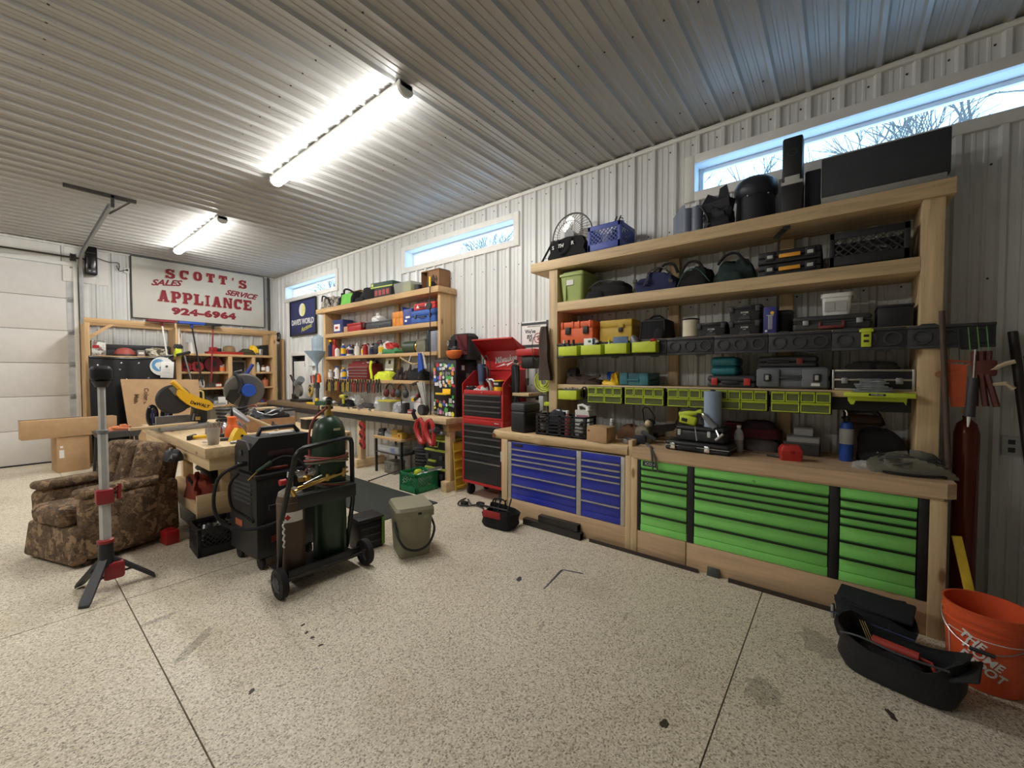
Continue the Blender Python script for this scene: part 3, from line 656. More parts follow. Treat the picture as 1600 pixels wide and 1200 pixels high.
t = rw('black_carton', 'dark carton standing between tower speaker and the big panel', 'carton', .225, Z1, 3.66); obj('carton_body', MB().box(0, .095, 0, .2, 0, .30, .004), plain('dark_carton', C(44, 48, 58), .7), t); obj('flap', MB().box(.004, .09, .002, .1, .30, .306, .001), MATS['dark_carton'], t)
t = rw('flat_television_box', 'large dark flat panel standing on edge at right end of top shelf', 'panel', .125, Z1, 3.53)
obj('panel', MB().box(0, .615, .02, .10, .052, .32, .006), plain('dark_panel', C(52, 54, 60), .7), t); obj('edge_strip', MB().box(-.003, 0, .018, .1, .052, .32), LGREY, t)
obj('foam_base', MB().box(0, .60, .0, .12, 0, .05, .006), plain('grey_foam', C(150, 148, 142), .9), t)

# ================================================================ second shelf
Z2 = 2.21
t = rw('storage_tote', 'sage green plastic tote bin with lid on second shelf, left end', 'tote bin', 2.222, Z2, 3.535)
SAGE = plain('sage_plastic', C(160, 178, 96), .5, var=.05)
obj('tub', MB().taper(.225, .30, .265, .34, 0, .255, .125, .17, .03), SAGE, t); obj('lid', MB().taper(.285, .36, .285, .36, .25, .275, .125, .17, .03).taper(.25, .32, .22, .29, .275, .295, .125, .17, .02), SAGE, t)
obj('front_rib', MB().taper(.02, .01, .02, .01, .02, .24, .055, .003, 0), SAGE, t); obj('paper_label', MB().box(.07, .15, -.002, .004, .16, .21), PAPER, t)
obj('lid_strap', MB().box(.03, .2, .03, .06, .295, .305, .002), BLACK, t)
t = rw('black_bag', 'slumped black nylon bag right of the green tote bin', 'bag', 1.945, Z2, 3.55)
obj('bag_body', MB().lump(.0, .40, .0, .33, 0, .155, .22, 21), BLACKC, t); obj('pocket', MB().lump(.0, .2, -.03, .12, 0, .075, .15, 22), BLACKC, t); obj('zip', MB().curve([(.02, .02, .1), (.15, .0, .155), (.3, .02, .14)], .005, 5), DGREY, t)
t = rw('duffel_bag', 'navy duffel bag with grey straps on second shelf', 'bag', 1.47, Z2, 3.56)
obj('bag_body', MB().lump(0, .37, 0, .32, 0, .17, .15, 31), NAVY, t)
for dy in (.0, .05): obj('strap', strap(MB(), [(.10, .0 + dy, .06), (.14, .02 + dy, .17), (.22, .06 + dy, .215), (.3, .05 + dy, .15), (.33, .0 + dy, .06)], .03), plain('grey_webbing', C(96, 96, 92), .9), t)
obj('buckle', MB().box(.0, .04, -.012, .0, .09, .12, .004), BLACK, t); obj('handle', MB().curve([(.2, .1, .18), (.25, .08, .235), (.33, .08, .225), (.36, .1, .15)], .012, 6), BLACKC, t)
t = rw('duffel_bag', 'dark green-black duffel bag between navy bag and the green one', 'bag', 1.09, Z2, 3.57); obj('bag_body', MB().lump(0, .26, 0, .32, 0, .165, .2, 41), BLACKC, t); obj('handle', MB().curve([(.03, .02, .13), (.09, .0, .20), (.17, .0, .19), (.22, .02, .1)], .011, 6), BLACKC, t)
obj('piping', MB().curve([(.0, .02, .02), (.06, -.0, .12), (.16, -.005, .14), (.25, .02, .03)], .005, 5), plain('green_piping', C(44, 84, 74), .8), t)
t = rw('duffel_bag', 'dark green duffel bag left of the stacked black cases', 'bag', .82, Z2, 3.57); obj('bag_body', MB().lump(0, .29, 0, .32, 0, .18, .2, 51), plain('bottle_green_cloth', C(34, 52, 50), .9), t); obj('handle', MB().curve([(.04, .02, .15), (.1, .02, .215), (.18, .02, .215), (.24, .03, .12)], .011, 6), BLACKC, t); obj('pocket', MB().lump(.05, .22, -.02, .08, 0, .09, .1, 52), MATS['bottle_green_cloth'], t)
for i in range(2):
    t = rw('tool_case', ('lower', 'upper')[i] + ' black tool case with amber handle in the stack of two', 'tool case', .50, Z2 + i * .092, 3.56, group='stacked black cases with amber handles')
    obj('body', MB().box(0, .385, 0, .3, 0, .046, .012, 3), BLACK, t); obj('lid', MB().box(.002, .383, .002, .3, .046, .09, .012, 3), BLACK, t)
    for x in (.05, .29): obj('latch', MB().box(x, x + .06, -.012, .004, .02, .08, .005), BLACK, t); obj('clip', MB().box(x + .012, x + .048, -.016, -.01, .035, .06, .003), LGREY, t)
    obj('handle', MB().box(.135, .265, -.022, -.008, .03, .058, .005), plain('amber_plastic', C(232, 160, 40), .45), t)
t = rw('milk_crate', 'black milk crate of tools at right end of second shelf', 'crate', .075, Z2, 3.55); crate(t, .40, .33, .235, BLACK, n=7)
t = rw('tool_heap', 'metal tools heaped inside the black crate on second shelf', 'tools', .04, Z2 + .013, 3.60); rn = random.Random(9)
for k in range(9):
    a = rn.uniform(-.6, .6); obj('tool', MB().at((.05 + .03 * k, .03 + .2 * rn.random(), .06 + .09 * rn.random()), (a, rn.uniform(-.8, .8), a)).box(-.05, .06, -.012, .012, -.008, .008, .003), (GALV, DSTEEL, BLACK)[k % 3], t)
mb = MB().lump(0, .33, 0, .24, 0, .07, .2, 8); obj('rags', mb, BLACKC, t)
t = rw('metal_bracket', 'dark strip of metal sticking out under the top shelf', 'bracket', .33, 2.512, 3.44); obj('strip', MB().at((0, 0, 0), (0, .0, .35)).box(0, .04, 0, .25, 0, .012, .002), BLACKM, t); obj('hook', MB().box(0, .04, .0, .008, -.012, .012), BLACKM, t)

# ================================================================ third shelf
Z3 = 1.79
t = rw('hard_case', 'orange waterproof hard case on third shelf, left end', 'hard case', 2.235, Z3, 3.55); OR2 = plain('salmon_orange', C(236, 100, 50), .5, var=.06)
case(t, .37, .28, .215, OR2, lid=.3, handle=False, latches=0, b=.015)
for x in (.07, .27): obj('latch', MB().box(x, x + .055, -.018, .004, .09, .16, .005), BLACK, t)
for x in (.03, .15, .22, .34): obj('rib', MB().box(x - .01, x + .01, -.008, .01, .15, .218, .004), OR2, t)
t = rw('hard_case', 'mustard yellow hard case right of the orange one', 'hard case', 1.83, Z3, 3.62); MUS = plain('mustard', C(196, 160, 44), .5); case(t, .33, .24, .21, MUS, latches=0, handle=False, lid=.35, b=.015)
obj('latch', MB().box(.2, .25, -.016, .004, .13, .165, .004), MUS, t); obj('black_clip', MB().box(.2, .24, -.018, .002, .09, .128, .004), BLACK, t)
t = rw('tool_bag', 'black square tool bag beside the yellow case on third shelf', 'bag', 1.43, Z3, 3.57)
obj('bag_body', MB().taper(.26, .26, .23, .24, 0, .17, .13, .14, .03).taper(.23, .24, .16, .18, .17, .19, .13, .14, .03), BLACKC, t); obj('side_pocket', MB().lump(.15, .25, -.03, .1, 0, .1, .1, 61), BLACKC, t); obj('piping', MB().tube([(.02, .012, .0), (.03, .016, .165), (.23, .016, .165), (.24, .012, .0)], .005, 5), DGREY, t); obj('handle', MB().curve([(.06, .12, .188), (.1, .12, .215), (.16, .12, .215), (.2, .12, .188)], .009, 6), BLACKC, t)
t = rw('air_filter', 'cream cylindrical filter cartridge standing on third shelf', 'filter', .99, Z3, 3.63); obj('pleats', MB().lathe([(.064, .01), (.064, .15)], 40), plain('cream_filter', C(226, 216, 190), .85), t); obj('end_ring', MB().lathe([(.066, 0), (.068, .005), (.066, .012)], 30), BLACK, t); obj('end_ring', MB().lathe([(.066, .15), (.069, .156), (.05, .164)], 30), BLACK, t)
def ry(y, z, l):
    t = rw('tool_box', l, 'tool box', y, z, 3.55, group='small black lidded boxes')
    obj('body', MB().taper(.2, .24, .215, .25, 0, .082, .115, .13, .012), BLACK, t); obj('lid', MB().box(.0, .23, .0, .255, .082, .112, .01), BLACK, t)
    for x in (.012, .188): obj('latch', MB().box(x, x + .03, -.01, .004, .06, .104, .004), DGREY, t)
    obj('grip', MB().box(.07, .16, -.006, .004, .095, .11, .003), DGREY, t); obj('foot_grip', MB().prism([(.075, .004), (.085, .028), (.145, .028), (.155, .004)], .0, .012), DGREY, t)
    text('RYOBI', .018, WPLAS, t, (.115, .004, .056), rot=(PI / 2 - .06, 0, 0), bold=.0004); text('LINK', .01, WPLAS, t, (.115, .006, .04), rot=(PI / 2 - .06, 0, 0))
ry(.93, Z3, 'single black lidded tool box next to the cream filter'); ry(.695, Z3, 'lower black lidded tool box of the stack on third shelf'); ry(.695, Z3 + .1125, 'upper black lidded tool box of the stack on third shelf')
t = rw('bulb_carton', 'purple-blue printed carton right of the stacked black boxes', 'carton', .455, Z3, 3.55); obj('carton_body', MB().box(0, .082, 0, .12, 0, .195, .002), plain('indigo_print', C(52, 54, 132), .5), t); obj('yellow_dot', MB().cyl((.055, -.0015, .15), (.055, .001, .15), .012, n=12), YEL, t); obj('white_print', MB().box(.03, .036, -.001, .001, .03, .13).box(.04, .046, -.001, .001, .03, .13).box(.05, .056, -.001, .001, .03, .13).box(.02, .065, -.001, .001, .13, .136), LGREY, t)
obj('white_dot', MB().cyl((.018, -.0015, .018), (.018, .001, .018), .009, n=12), WPLAS, t)
t = rw('sanding_disc_drum', 'dark drum hidden behind the purple-blue carton', 'drum', .37, Z3, 3.70); obj('drum', MB().lathe([(.06, 0), (.06, .17), (.05, .18)], 18, (.03, .03, 0)), BLACK, t); obj('rim', MB().lathe([(.062, .15), (.062, .165)], 18, (.03, .03, 0)), DGREY, t)
t = rw('tool_case', 'long dark grey tool case with a red handle on third shelf', 'tool case', .275, Z3, 3.55); case(t, .43, .32, .105, plain('charcoal_case', C(54, 56, 56), .6), latches=0, handle=False, lid=.4, b=.02)
for x in (.06, .35): obj('latch', MB().box(x, x + .035, -.012, .004, .04, .075, .004), GALV, t)
obj('handle', MB().box(.15, .29, -.02, -.004, .012, .032, .006).box(.15, .165, -.02, -.004, .02, .06, .004).box(.275, .29, -.02, -.004, .02, .06, .004), plain('dull_red', C(130, 48, 44), .5), t)
t = rw('white_tub', 'white lidded plastic tub with printed label on the long dark case', 'tub', .115, Z3 + .105, 3.61); obj('tub', MB().taper(.15, .13, .165, .145, 0, .135, .085, .075, .025), WPLAS, t); obj('lid', MB().taper(.18, .16, .18, .16, .128, .155, .085, .075, .03), WPLAS, t); obj('print', MB().at((0, 0, 0), (.055, 0, 0)).box(.02, .075, .004, .006, .03, .1).box(.085, .14, .004, .006, .03, .1), LGREY, t)
t = rw('black_box', 'plain black box beside the right post on third shelf', 'box', -.18, Z3, 3.57); obj('body', MB().box(0, .17, 0, .28, 0, .13, .006), BLACK, t); obj('lid', MB().box(-.004, .174, -.004, .284, .13, .145, .005), BLACK, t)

# ================================================================ fourth shelf
Z4 = 1.38
t = rw('work_gloves', 'pile of brown leather gloves at left end of fourth shelf', 'gloves', 2.2, Z4, 3.57); obj('glove', MB().lump(0, .3, 0, .2, 0, .09, .3, 71), BROWN, t); obj('glove', MB().lump(.06, .4, .0, .14, 0, .06, .3, 72), BROWN, t); obj('cuff', MB().lump(.0, .12, .02, .18, 0, .15, .3, 73), plain('dark_leather', C(44, 34, 32), .8), t); obj('finger', MB().curve([(.26, .02, .05), (.34, .0, .075), (.41, -.01, .09)], .014, 6), BROWN, t); obj('red_lining', MB().lump(.0, .05, .06, .14, 0, .155, .1, 74), DRED, t)
t = rw('rubber_gloves', 'blue and yellow gloves crumpled beside the teal case', 'gloves', 1.79, Z4, 3.57); obj('yellow_glove', MB().lump(0, .17, 0, .12, 0, .045, .35, 81), YEL, t); obj('yellow_glove', MB().lump(.1, .17, .01, .11, 0, .11, .3, 82), YEL, t); obj('blue_glove', MB().lump(.02, .11, .05, .15, 0, .115, .3, 83), BLUE, t)
t = rw('tool_case', 'teal tool case with recessed handle on fourth shelf', 'tool case', 1.595, Z4, 3.57); T2 = plain('dusty_teal', C(54, 116, 130), .5)
obj('body', MB().box(0, .27, 0, .3, 0, .05, .012), T2, t); obj('lid', MB().box(0, .27, 0, .3, .052, .115, .012), T2, t)
for x in (.0, .19): obj('corner', MB().box(x, x + .08, -.01, .03, .008, .118, .008), T2, t)
obj('handle', MB().box(.08, .19, -.016, .0, .045, .06, .004), T2, t)
t = rw('tool_case', 'lower black tool case with two red latches on fourth shelf', 'tool case', .845, Z4, 3.57); obj('body', MB().box(0, .345, 0, .3, 0, .045, .02, 3), DGREY, t); obj('lid', MB().box(0, .345, 0, .3, .047, .095, .02, 3), DGREY, t)
for x in (.035, .265): obj('latch', MB().box(x, x + .045, -.012, .004, .02, .075, .004), REDP, t)
obj('handle', MB().box(.11, .235, -.022, -.01, .03, .055, .006), BLACK, t)
t = rw('tool_case', 'rounded teal tool case stacked on the black case with red latches', 'tool case', .825, Z4 + .0955, 3.58); obj('body', MB().box(0, .195, 0, .27, 0, .075, .03, 3), TEAL, t); obj('lid', MB().box(0, .195, 0, .27, .07, .15, .03, 3), TEAL, t)
t = rw('tool_case', 'large grey two-latch drill case on fourth shelf', 'tool case', .495, Z4, 3.56); G2 = plain('case_grey', C(106, 110, 116), .5)
obj('body', MB().box(0, .44, 0, .32, 0, .08, .03, 3), G2, t); obj('lid', MB().box(0, .44, 0, .32, .08, .158, .03, 3), G2, t)
for x in (.0, .28): obj('shoulder', MB().box(x, x + .15, -.022, .05, .012, .148, .015), G2, t)
for x in (.05, .345): obj('latch', MB().box(x, x + .045, -.034, -.018, .055, .11, .004), BLACK, t); obj('latch_tab', MB().box(x + .012, x + .033, -.038, -.03, .065, .1, .003), LGREY, t)
obj('handle', MB().box(.15, .285, -.016, -.004, .075, .09, .004), DGREY, t); obj('sticker', MB().box(.335, .385, -.024, -.021, .025, .045), PAPER, t)
t = rw('tool_case', 'slim dark case with a dull red latch on top of the grey case', 'tool case', .49, Z4 + .159, 3.585); obj('body', MB().box(0, .36, 0, .26, 0, .04, .018, 3), DGREY, t); obj('lid', MB().box(0, .36, 0, .26, .04, .082, .018, 3), DGREY, t); obj('latch', MB().box(.24, .28, -.01, .004, .02, .065, .004), MATS['dull_red'], t); obj('handle', MB().box(.06, .2, -.016, -.002, .032, .05, .005), BLACK, t)
t = rw('aluminium_case', 'black case with aluminium edges at right end of fourth shelf', 'tool case', .045, Z4, 3.565)
obj('panel', MB().box(.006, .404, .006, .26, .006, .135, .002), BLACK, t)
for z in (.0, .065, .127): obj('edge_rail', MB().box(0, .41, 0, .012, z, z + .013, .003), plain('brushed_alu', C(186, 180, 168), .35, .8), t)
for x in (0, .396): obj('corner', MB().box(x, x + .014, -.002, .264, -.0, .14, .003), STEEL, t)
for x in (.05, .32): obj('latch', MB().box(x, x + .035, -.01, .002, .045, .085, .004), GALV, t)
t = rw('cloth_roll', 'dark olive tool roll lying on the aluminium-edged case', 'roll', -.03, Z4 + .141, 3.60); obj('roll', MB().lump(0, .27, 0, .16, 0, .055, .08, 91), plain('olive_cloth', C(54, 54, 48), .95), t); obj('tie', MB().box(.12, .15, -.004, .02, 0.0, .05, .003), BLACKC, t)
# ================================================================ near bench
BT = .885
t = thing('worktop', 'live-edge hardwood bench slab above the blue drawers', 'worktop', (0, 0, 0))
rn = random.Random(2); P = [(3.935, 1.375), (3.935, 2.905), (3.30, 2.905)]; N = 26
for k in range(N + 1):
    y = 2.88 - (2.88 - 1.375) * k / N; P.append((3.235 + .012 * math.sin(y * 5) + rn.uniform(-.004, .004) - (.018 if 2.2 < y < 2.35 else 0), y))
LV = MB(); R = [[(x + (0 if x > 3.4 else dx), y, z) for x, y in P] for z, dx in ((.803, .012), (.815, .0), (.84, -.006), (.875, .004), (BT, .016))]; LV.loft(R)
obj('slab', LV, wood('live_slab', C(212, 178, 128), 1, .55), t); obj('knot', MB().at((3.232, 2.855, .832)).lathe([(.026, .0), (.022, -.006), (.008, -.004)], 14, ax='x'), plain('knot_brown', C(120, 74, 44), .7), t)
t = thing('worktop', 'thick plywood-faced bench top above the green drawers', 'worktop', (0, 0, 0))
obj('slab', MB().prism([(3.235, 1.33), (3.235, -.47), (3.27, -.51), (3.935, -.51), (3.935, 1.33)], .80, BT, 'z'), wood('plywood_y', C(208, 174, 134), 1, .75), t); obj('under_board', MB().box(3.25, 3.9, -.46, 1.33, .785, .80), PINE[1], t)
t = thing('workbench', 'timber bench base and legs carrying the blue and green drawer chests', 'workbench', (0, 0, 0))
for (y0, y1, z1) in ((2.68, 2.76, .803), (1.29, 1.345, .80), (1.345, 1.395, .803), (-.475, -.405, .785)): obj('leg', MB().box(3.245, 3.9, y0, y1, .0, z1, .003), PINE[2], t)
obj('tie_block', MB().box(3.25, 3.34, 1.335, 1.37, .803, .935, .003), PINE[2], t)
for (y0, y1) in ((1.39, 2.68), (.905, 1.29), (-.405, .9)): obj('kick_board', MB().box(3.25, 3.27, y0 + .001, y1 - .001, 0, .196, .002), wood('plywood_y', C(208, 174, 134), 1, .75), t)
for (y0, y1) in ((1.4, 2.67), (-.40, 1.285)): obj('deck', MB().box(3.275, 3.9, y0, y1, .16, .196), PINE[1], t)

ZS = [.72, .664, .614, .561, .458, .353, .257]
def chest(name, label, yl, width, banks, col, fm, pm, stiles):
    t = rw(name, label, 'tool chest', yl, .197, 3.262)
    D = .55; H = .785 - .197
    obj('carcass', MB().box(0, width, .012, D, 0, H, .003), fm, t)
    for (a, b_) in stiles: obj('stile', MB().box(a, b_, -.014, .012, 0, H - .002, .003), fm, t)
    for bi, (a, b_) in enumerate(banks):
        obj('top_panel', MB().box(a, b_, -.01, .012, ZS[0] - .197 + .003, H - .004, .002), col, t)
        for k in range(6): drawer(t, a + .002, b_ - .002, ZS[k + 1] - .197 + .002, ZS[k] - .197 - .001, col, pm, 0, .017)
        obj('toe_panel', MB().box(a, b_, -.011, .012, .002, ZS[6] - .197 - .001, .002), col, t)
    return t
ALU = plain('satin_alu', C(190, 186, 176), .38, .5); GRN = plain('tool_green', C(132, 226, 104), .36, var=.05); BLU = plain('tool_blue', C(40, 52, 176), .34, var=.05)
t = chest('tool_chest', 'royal blue two-bank drawer chest with aluminium pulls under the bench', 2.675, 1.275, [(.05, .806), (.862, 1.235)], BLU, ALU, ALU, [(0, .045), (.81, .858), (1.238, 1.275)])
obj('badge', MB().box(.07, .19, -.013, -.009, .545, .575, .001), BLACK, t); text('ICON', .026, DGREY, t, (.13, -.0135, .56), bold=.0006)
t = chest('tool_chest', 'bright green three-bank drawer chest with black pulls under the bench', 1.288, 1.69, [(.025, .388), (.44, 1.245), (1.30, 1.645)], GRN, plain('chest_black', C(28, 28, 30), .45), BLACKM, [(0, .022), (.391, .437), (1.248, 1.297), (1.648, 1.69)])
obj('badge', MB().box(.04, .16, -.013, -.009, .54, .58, .001), BLACK, t); text('ICON', .032, LGREY, t, (.10, -.0135, .56), bold=.0008)
obj('sticker', MB().tube([(.82, -.011, .545), (.835, -.011, .55), (.835, -.011, .535)], .002, 4), BLACK, t)

# ---- on the bench, from the left
t = rw('power_station', 'black portable power station with grey top on left end of bench', 'power station', 2.672, BT, 3.285, -.12)
obj('case', MB().box(0, .2, 0, .25, 0, .215, .02, 3), BLACK, t); obj('top_cover', MB().box(.0, .2, .0, .25, .212, .30, .02, 3), DGREY, t); obj('lid_groove', MB().box(.02, .18, .02, .23, .299, .302, .001), BLACK, t); obj('badge_line', MB().tube([(.04, -.002, .09), (.11, -.002, .09), (.125, -.002, .075), (.14, -.002, .075)], .002, 4), DGREY, t)
t = rw('plastic_crate', 'black open-slat plastic crate full of bottles on the bench', 'crate', 2.36, BT, 3.30); crate(t, .56, .21, .205, BLACK, kind='bars', n=5, top=.02, bot=.02)
t = rw('dark_cloth', 'dark navy cloth bundle poking out of the black bench crate', 'cloth', 2.26, BT + .013, 3.36); obj('bundle', MB().lump(0, .2, .0, .12, 0, .235, .15, 101), plain('slate_cloth', C(40, 42, 50), .95), t); obj('white_card', MB().at((.08, .03, .225), (0, .1, .2)).box(0, .12, 0, .06, 0, .012, .003), PAPER, t)
t = rw('white_jug', 'white plastic jug with handle and pinkish liquid in bench crate', 'jug', 1.965, BT + .013, 3.395)
obj('jug_body', MB().loft([[(x, y, z) for x, y in ((0, 0), (w, 0), (w, .1), (0, .1))] for z, w in ((0, .15), (.17, .15), (.22, .145), (.245, .13))]), WPLAS, t); obj('handle', MB().tube([(.015, .05, .235), (.01, .05, .285), (.05, .05, .292), (.095, .05, .275), (.10, .05, .24)], .014, 8), WPLAS, t); obj('cap', MB().cyl((.115, .05, .24), (.115, .05, .285), .02), WPLAS, t); obj('liquid_label', MB().box(.015, .14, -.002, .0, .175, .2), plain('pink_liquid', C(190, 120, 130), .3), t)
t = rw('spray_bottle', 'small white capped bottle at the rim of the bench crate', 'bottle', 2.02, BT + .013, 3.345); bottle(t, .025, .24, plain('pink_bottle', C(190, 90, 96), .4), WPLAS, .5)
t = rw('bottle', 'short dark bottle inside the left of the bench crate', 'bottle', 2.31, BT + .013, 3.36); bottle(t, .03, .15, plain('amber_dark', C(70, 44, 34), .3), BLACK, .5, LGREY)
t = rw('bottle', 'brown labelled bottle behind the slats of the bench crate', 'bottle', 1.87, BT + .013, 3.36); bottle(t, .03, .15, plain('amber_dark', C(70, 44, 34), .3), GREY, .5, PAPER)
t = rw('cardboard_box', 'small closed cardboard box in front of the black bench crate', 'box', 1.765, BT, 3.255, -.06); obj('carton', MB().box(0, .20, 0, .16, 0, .135, .003), CARD, t); obj('flap_seam', MB().box(0, .2, .079, .081, .135, .1355), plain('tape_tan', C(160, 124, 84), .5), t); obj('print', MB().box(.012, .03, -.001, 0, .09, .105), plain('brown_print', C(96, 70, 48), .9), t)
t = rw('spray_can', 'small white-capped can standing behind the cardboard box', 'can', 1.62, BT, 3.46); bottle(t, .022, .19, LGREY, WPLAS, .6)
t = rw('leather_pouch', 'brown rag heap lying behind the cardboard box', 'rag', 1.60, BT, 3.55); obj('rag', MB().lump(0, .22, 0, .16, 0, .12, .3, 111), plain('rag_brown', C(112, 76, 52), .9), t); obj('fold', MB().lump(.1, .26, .03, .14, 0, .09, .3, 112), plain('rag_dark', C(70, 50, 44), .9), t)
t = rw('sprayer_pump', 'black wire-handled garden sprayer pump lying on bench', 'sprayer', 1.44, BT, 3.76); obj('pump_body', MB().lump(0, .11, 0, .1, 0, .16, .12, 121), BLACK, t); obj('wire_loop', MB().tube([(.0, .03, .13), (-.02, .03, .26), (.0, .03, .29), (.04, .03, .28), (.1, .03, .2), (.09, .03, .13)], .005, 5), BLACKM, t); obj('green_can', MB().box(.0, .09, -.03, .0, .07, .12, .008), plain('olive_can', C(86, 100, 50), .5), t)
# hedge-trimmer / chainsaw pile
t = rw('chainsaw', 'cordless pruning saw with toothed bar lying on the bench', 'power tool', 1.40, BT, 3.42, .15)
obj('motor_body', MB().lump(0, .15, 0, .16, 0, .15, .15, 131), plain('tool_tan', C(120, 112, 92), .6), t); obj('battery', MB().box(.01, .11, -.03, .05, 0, .07, .01), plain('tool_navy', C(40, 46, 60), .5), t); obj('knob', MB().ball((.12, .03, .175), .03), plain('bone_knob', C(206, 190, 150), .5), t)
br = obj('saw_bar', MB().at((.12, .06, .10), (0, -.12, .3)).prism([(0, 0), (.05, .05), (.22, .05), (.25, .09), (.235, .02), (.2, -.01), (.03, -.02)], 0, .02), DSTEEL, t)
for k in range(9): obj('tooth', MB().at((.12, .06, .10), (0, -.12, .3)).prism([(.05 + .02 * k, .048), (.06 + .02 * k, .066), (.068 + .02 * k, .048)], .004, .016), STEEL, br)
obj('blade_holder', MB().at((.06, .0, .09), (0, .4, -.2)).box(0, .14, 0, .02, 0, .03, .004), DGREY, t)
t = rw('tin_snips', 'long-handled steel snips hanging over the bench edge', 'snips', 1.23, BT, 3.35); obj('blade', MB().at((0, -.03, .012), (0, .1, -.9)).box(-.05, .09, -.01, .01, -.008, .01, .003), GALV, t)
for s in (-1, 1): obj('handle', MB().tube([(.02, -.05, .012), (.05, -.11, .022), (.08 + .012 * s, -.128, -.06), (.10 + .02 * s, -.135, -.17)], .007, 6), plain('snip_grip', C(84, 80, 74), .5), t)
t = rw('metal_cup', 'small tin of screws on the bench beside the tie block', 'tin', 1.47, BT, 3.33); obj('tin', MB().lathe([(.045, 0), (.048, .005), (.048, .04), (.044, .04), (.044, .01)], 18, (.04, .04, 0)), GALV, t); obj('rim', MB().tube([(.04 + .048 * math.cos(a), .04 + .048 * math.sin(a), .04) for a in [i * PI / 9 for i in range(18)]], .003, 4, True), STEEL, t)
t = rw('open_tool_case', 'flat black blow-moulded tool case with steel clasps on bench', 'tool case', 1.09, BT, 3.31, -.06)
obj('tray', MB().box(0, .47, 0, .40, 0, .036, .018, 3), BLACK, t); obj('lid', MB().box(.0, .47, .0, .40, .041, .075, .016, 3), BLACK, t); obj('steel_rim', MB().box(-.001, .471, -.002, .4, .036, .042, .002), plain('rim_grey', C(170, 168, 160), .4, .4), t)
for x in (.045, .30): obj('clasp', MB().box(x, x + .04, -.014, .004, .012, .06, .004), CHROME, t)
obj('handle', MB().box(.11, .25, -.028, -.012, .028, .046, .006), BLACK, t)
t = rw('tool_box', 'small black plastic tool box on the flat black case', 'tool box', 1.02, BT + .0755, 3.345, -.06); obj('box_body', MB().box(0, .36, 0, .2, 0, .09, .02, 3), BLACK, t); obj('box_lid', MB().box(0, .36, 0, .2, .088, .12, .014, 3), BLACK, t)
for x in (.02, .24): obj('latch', MB().box(x, x + .025, -.008, .004, .045, .09, .004), LGREY, t)
t = rw('palm_sander', 'lime and black cordless sander lying on the small black box', 'power tool', 1.0, BT + .196, 3.37)
obj('head', MB().at((.06, .05, .04), (0, .2, 0)).box(-.065, .065, -.04, .04, -.035, .035, .016, 3), LIME, t); obj('vent', MB().at((.06, .05, .04), (0, .2, 0)).box(-.045, .0, -.044, -.038, -.015, .012, .004), BLACK, t)
obj('neck', MB().at((.06, .05, .09), (0, 1.35, .0)).lathe([(.028, -.07), (.03, -.02), (.02, .04), (.018, .1)], 14), LIME, t); obj('grip', MB().tube([(.0, .05, .1), (.06, .05, .125), (.12, .05, .11), (.16, .04, .06), (.21, .02, -.02)], .016, 8), BLACK, t)
t = rw('drill_attachment', 'chromed right-angle tool with T-handle leaning on the black box', 'hand tool', .83, BT + .196, 3.30); obj('barrel', MB().cyl((.02, .06, .09), (.1, .05, -.0), .021, .025), GREY, t); obj('shaft', MB().cyl((.1, .05, .0), (.14, .0, -.06), .01), CHROME, t); obj('tee', MB().cyl((.115, -.005, -.085), (.165, -.005, -.035), .009), LGREY, t); obj('tip', MB().ball((.02, .06, .092), .023), CHROME, t); obj('hex_key', MB().cyl((-.03, .0, -.0), (-.01, -.02, -.1), .005, n=6), CHROME, t)
t = rw('paper_roll', 'blue-grey shop towel roll standing behind the sander', 'paper roll', .765, BT + .196, 3.42); obj('roll', MB().lathe([(.02, 0), (.062, 0), (.062, .275), (.02, .275), (.02, .26)], 24), plain('blue_towel', C(148, 164, 190), .95, var=.05), t); obj('core', MB().lathe([(.019, 0), (.019, .285)], 12), DGREY, t)
t = rw('water_bottle', 'clear plastic water bottle with white cap on the bench', 'bottle', .60, BT, 3.52); obj('bottle_body', MB().lathe([(.028, 0), (.033, .01), (.031, .05), (.033, .06), (.031, .09), (.033, .1), (.033, .14), (.026, .165), (.013, .185), (.013, .195)], 18), CLEAR, t); obj('cap', MB().cyl((0, 0, .193), (0, 0, .21), .016), WPLAS, t); obj('label_band', MB().lathe([(.0335, .1), (.0335, .135)], 18), plain('pale_label', C(190, 190, 196), .4), t)
t = rw('soft_case', 'maroon soft tool case lying at the back of the bench', 'bag', .64, BT, 3.66); obj('lower_half', MB().lump(0, .29, 0, .2, .0, .11, .05, 141), plain('clear_grey', C(92, 88, 88), .5), t); obj('bag_body', MB().lump(.0, .3, .0, .21, .10, .19, .06, 142), DRED, t); obj('dark_top', MB().lump(.02, .25, .02, .19, .17, .235, .08, 143), plain('plum_cloth', C(52, 24, 34), .9), t)
t = rw('cutting_board', 'dark red kit box behind the water bottle on the bench', 'box', .76, BT, 3.80); obj('body', MB().box(0, .2, 0, .1, 0, .17, .02), DRED, t); obj('lid', MB().box(.0, .2, 0, .1, .17, .2, .012), DRED, t)
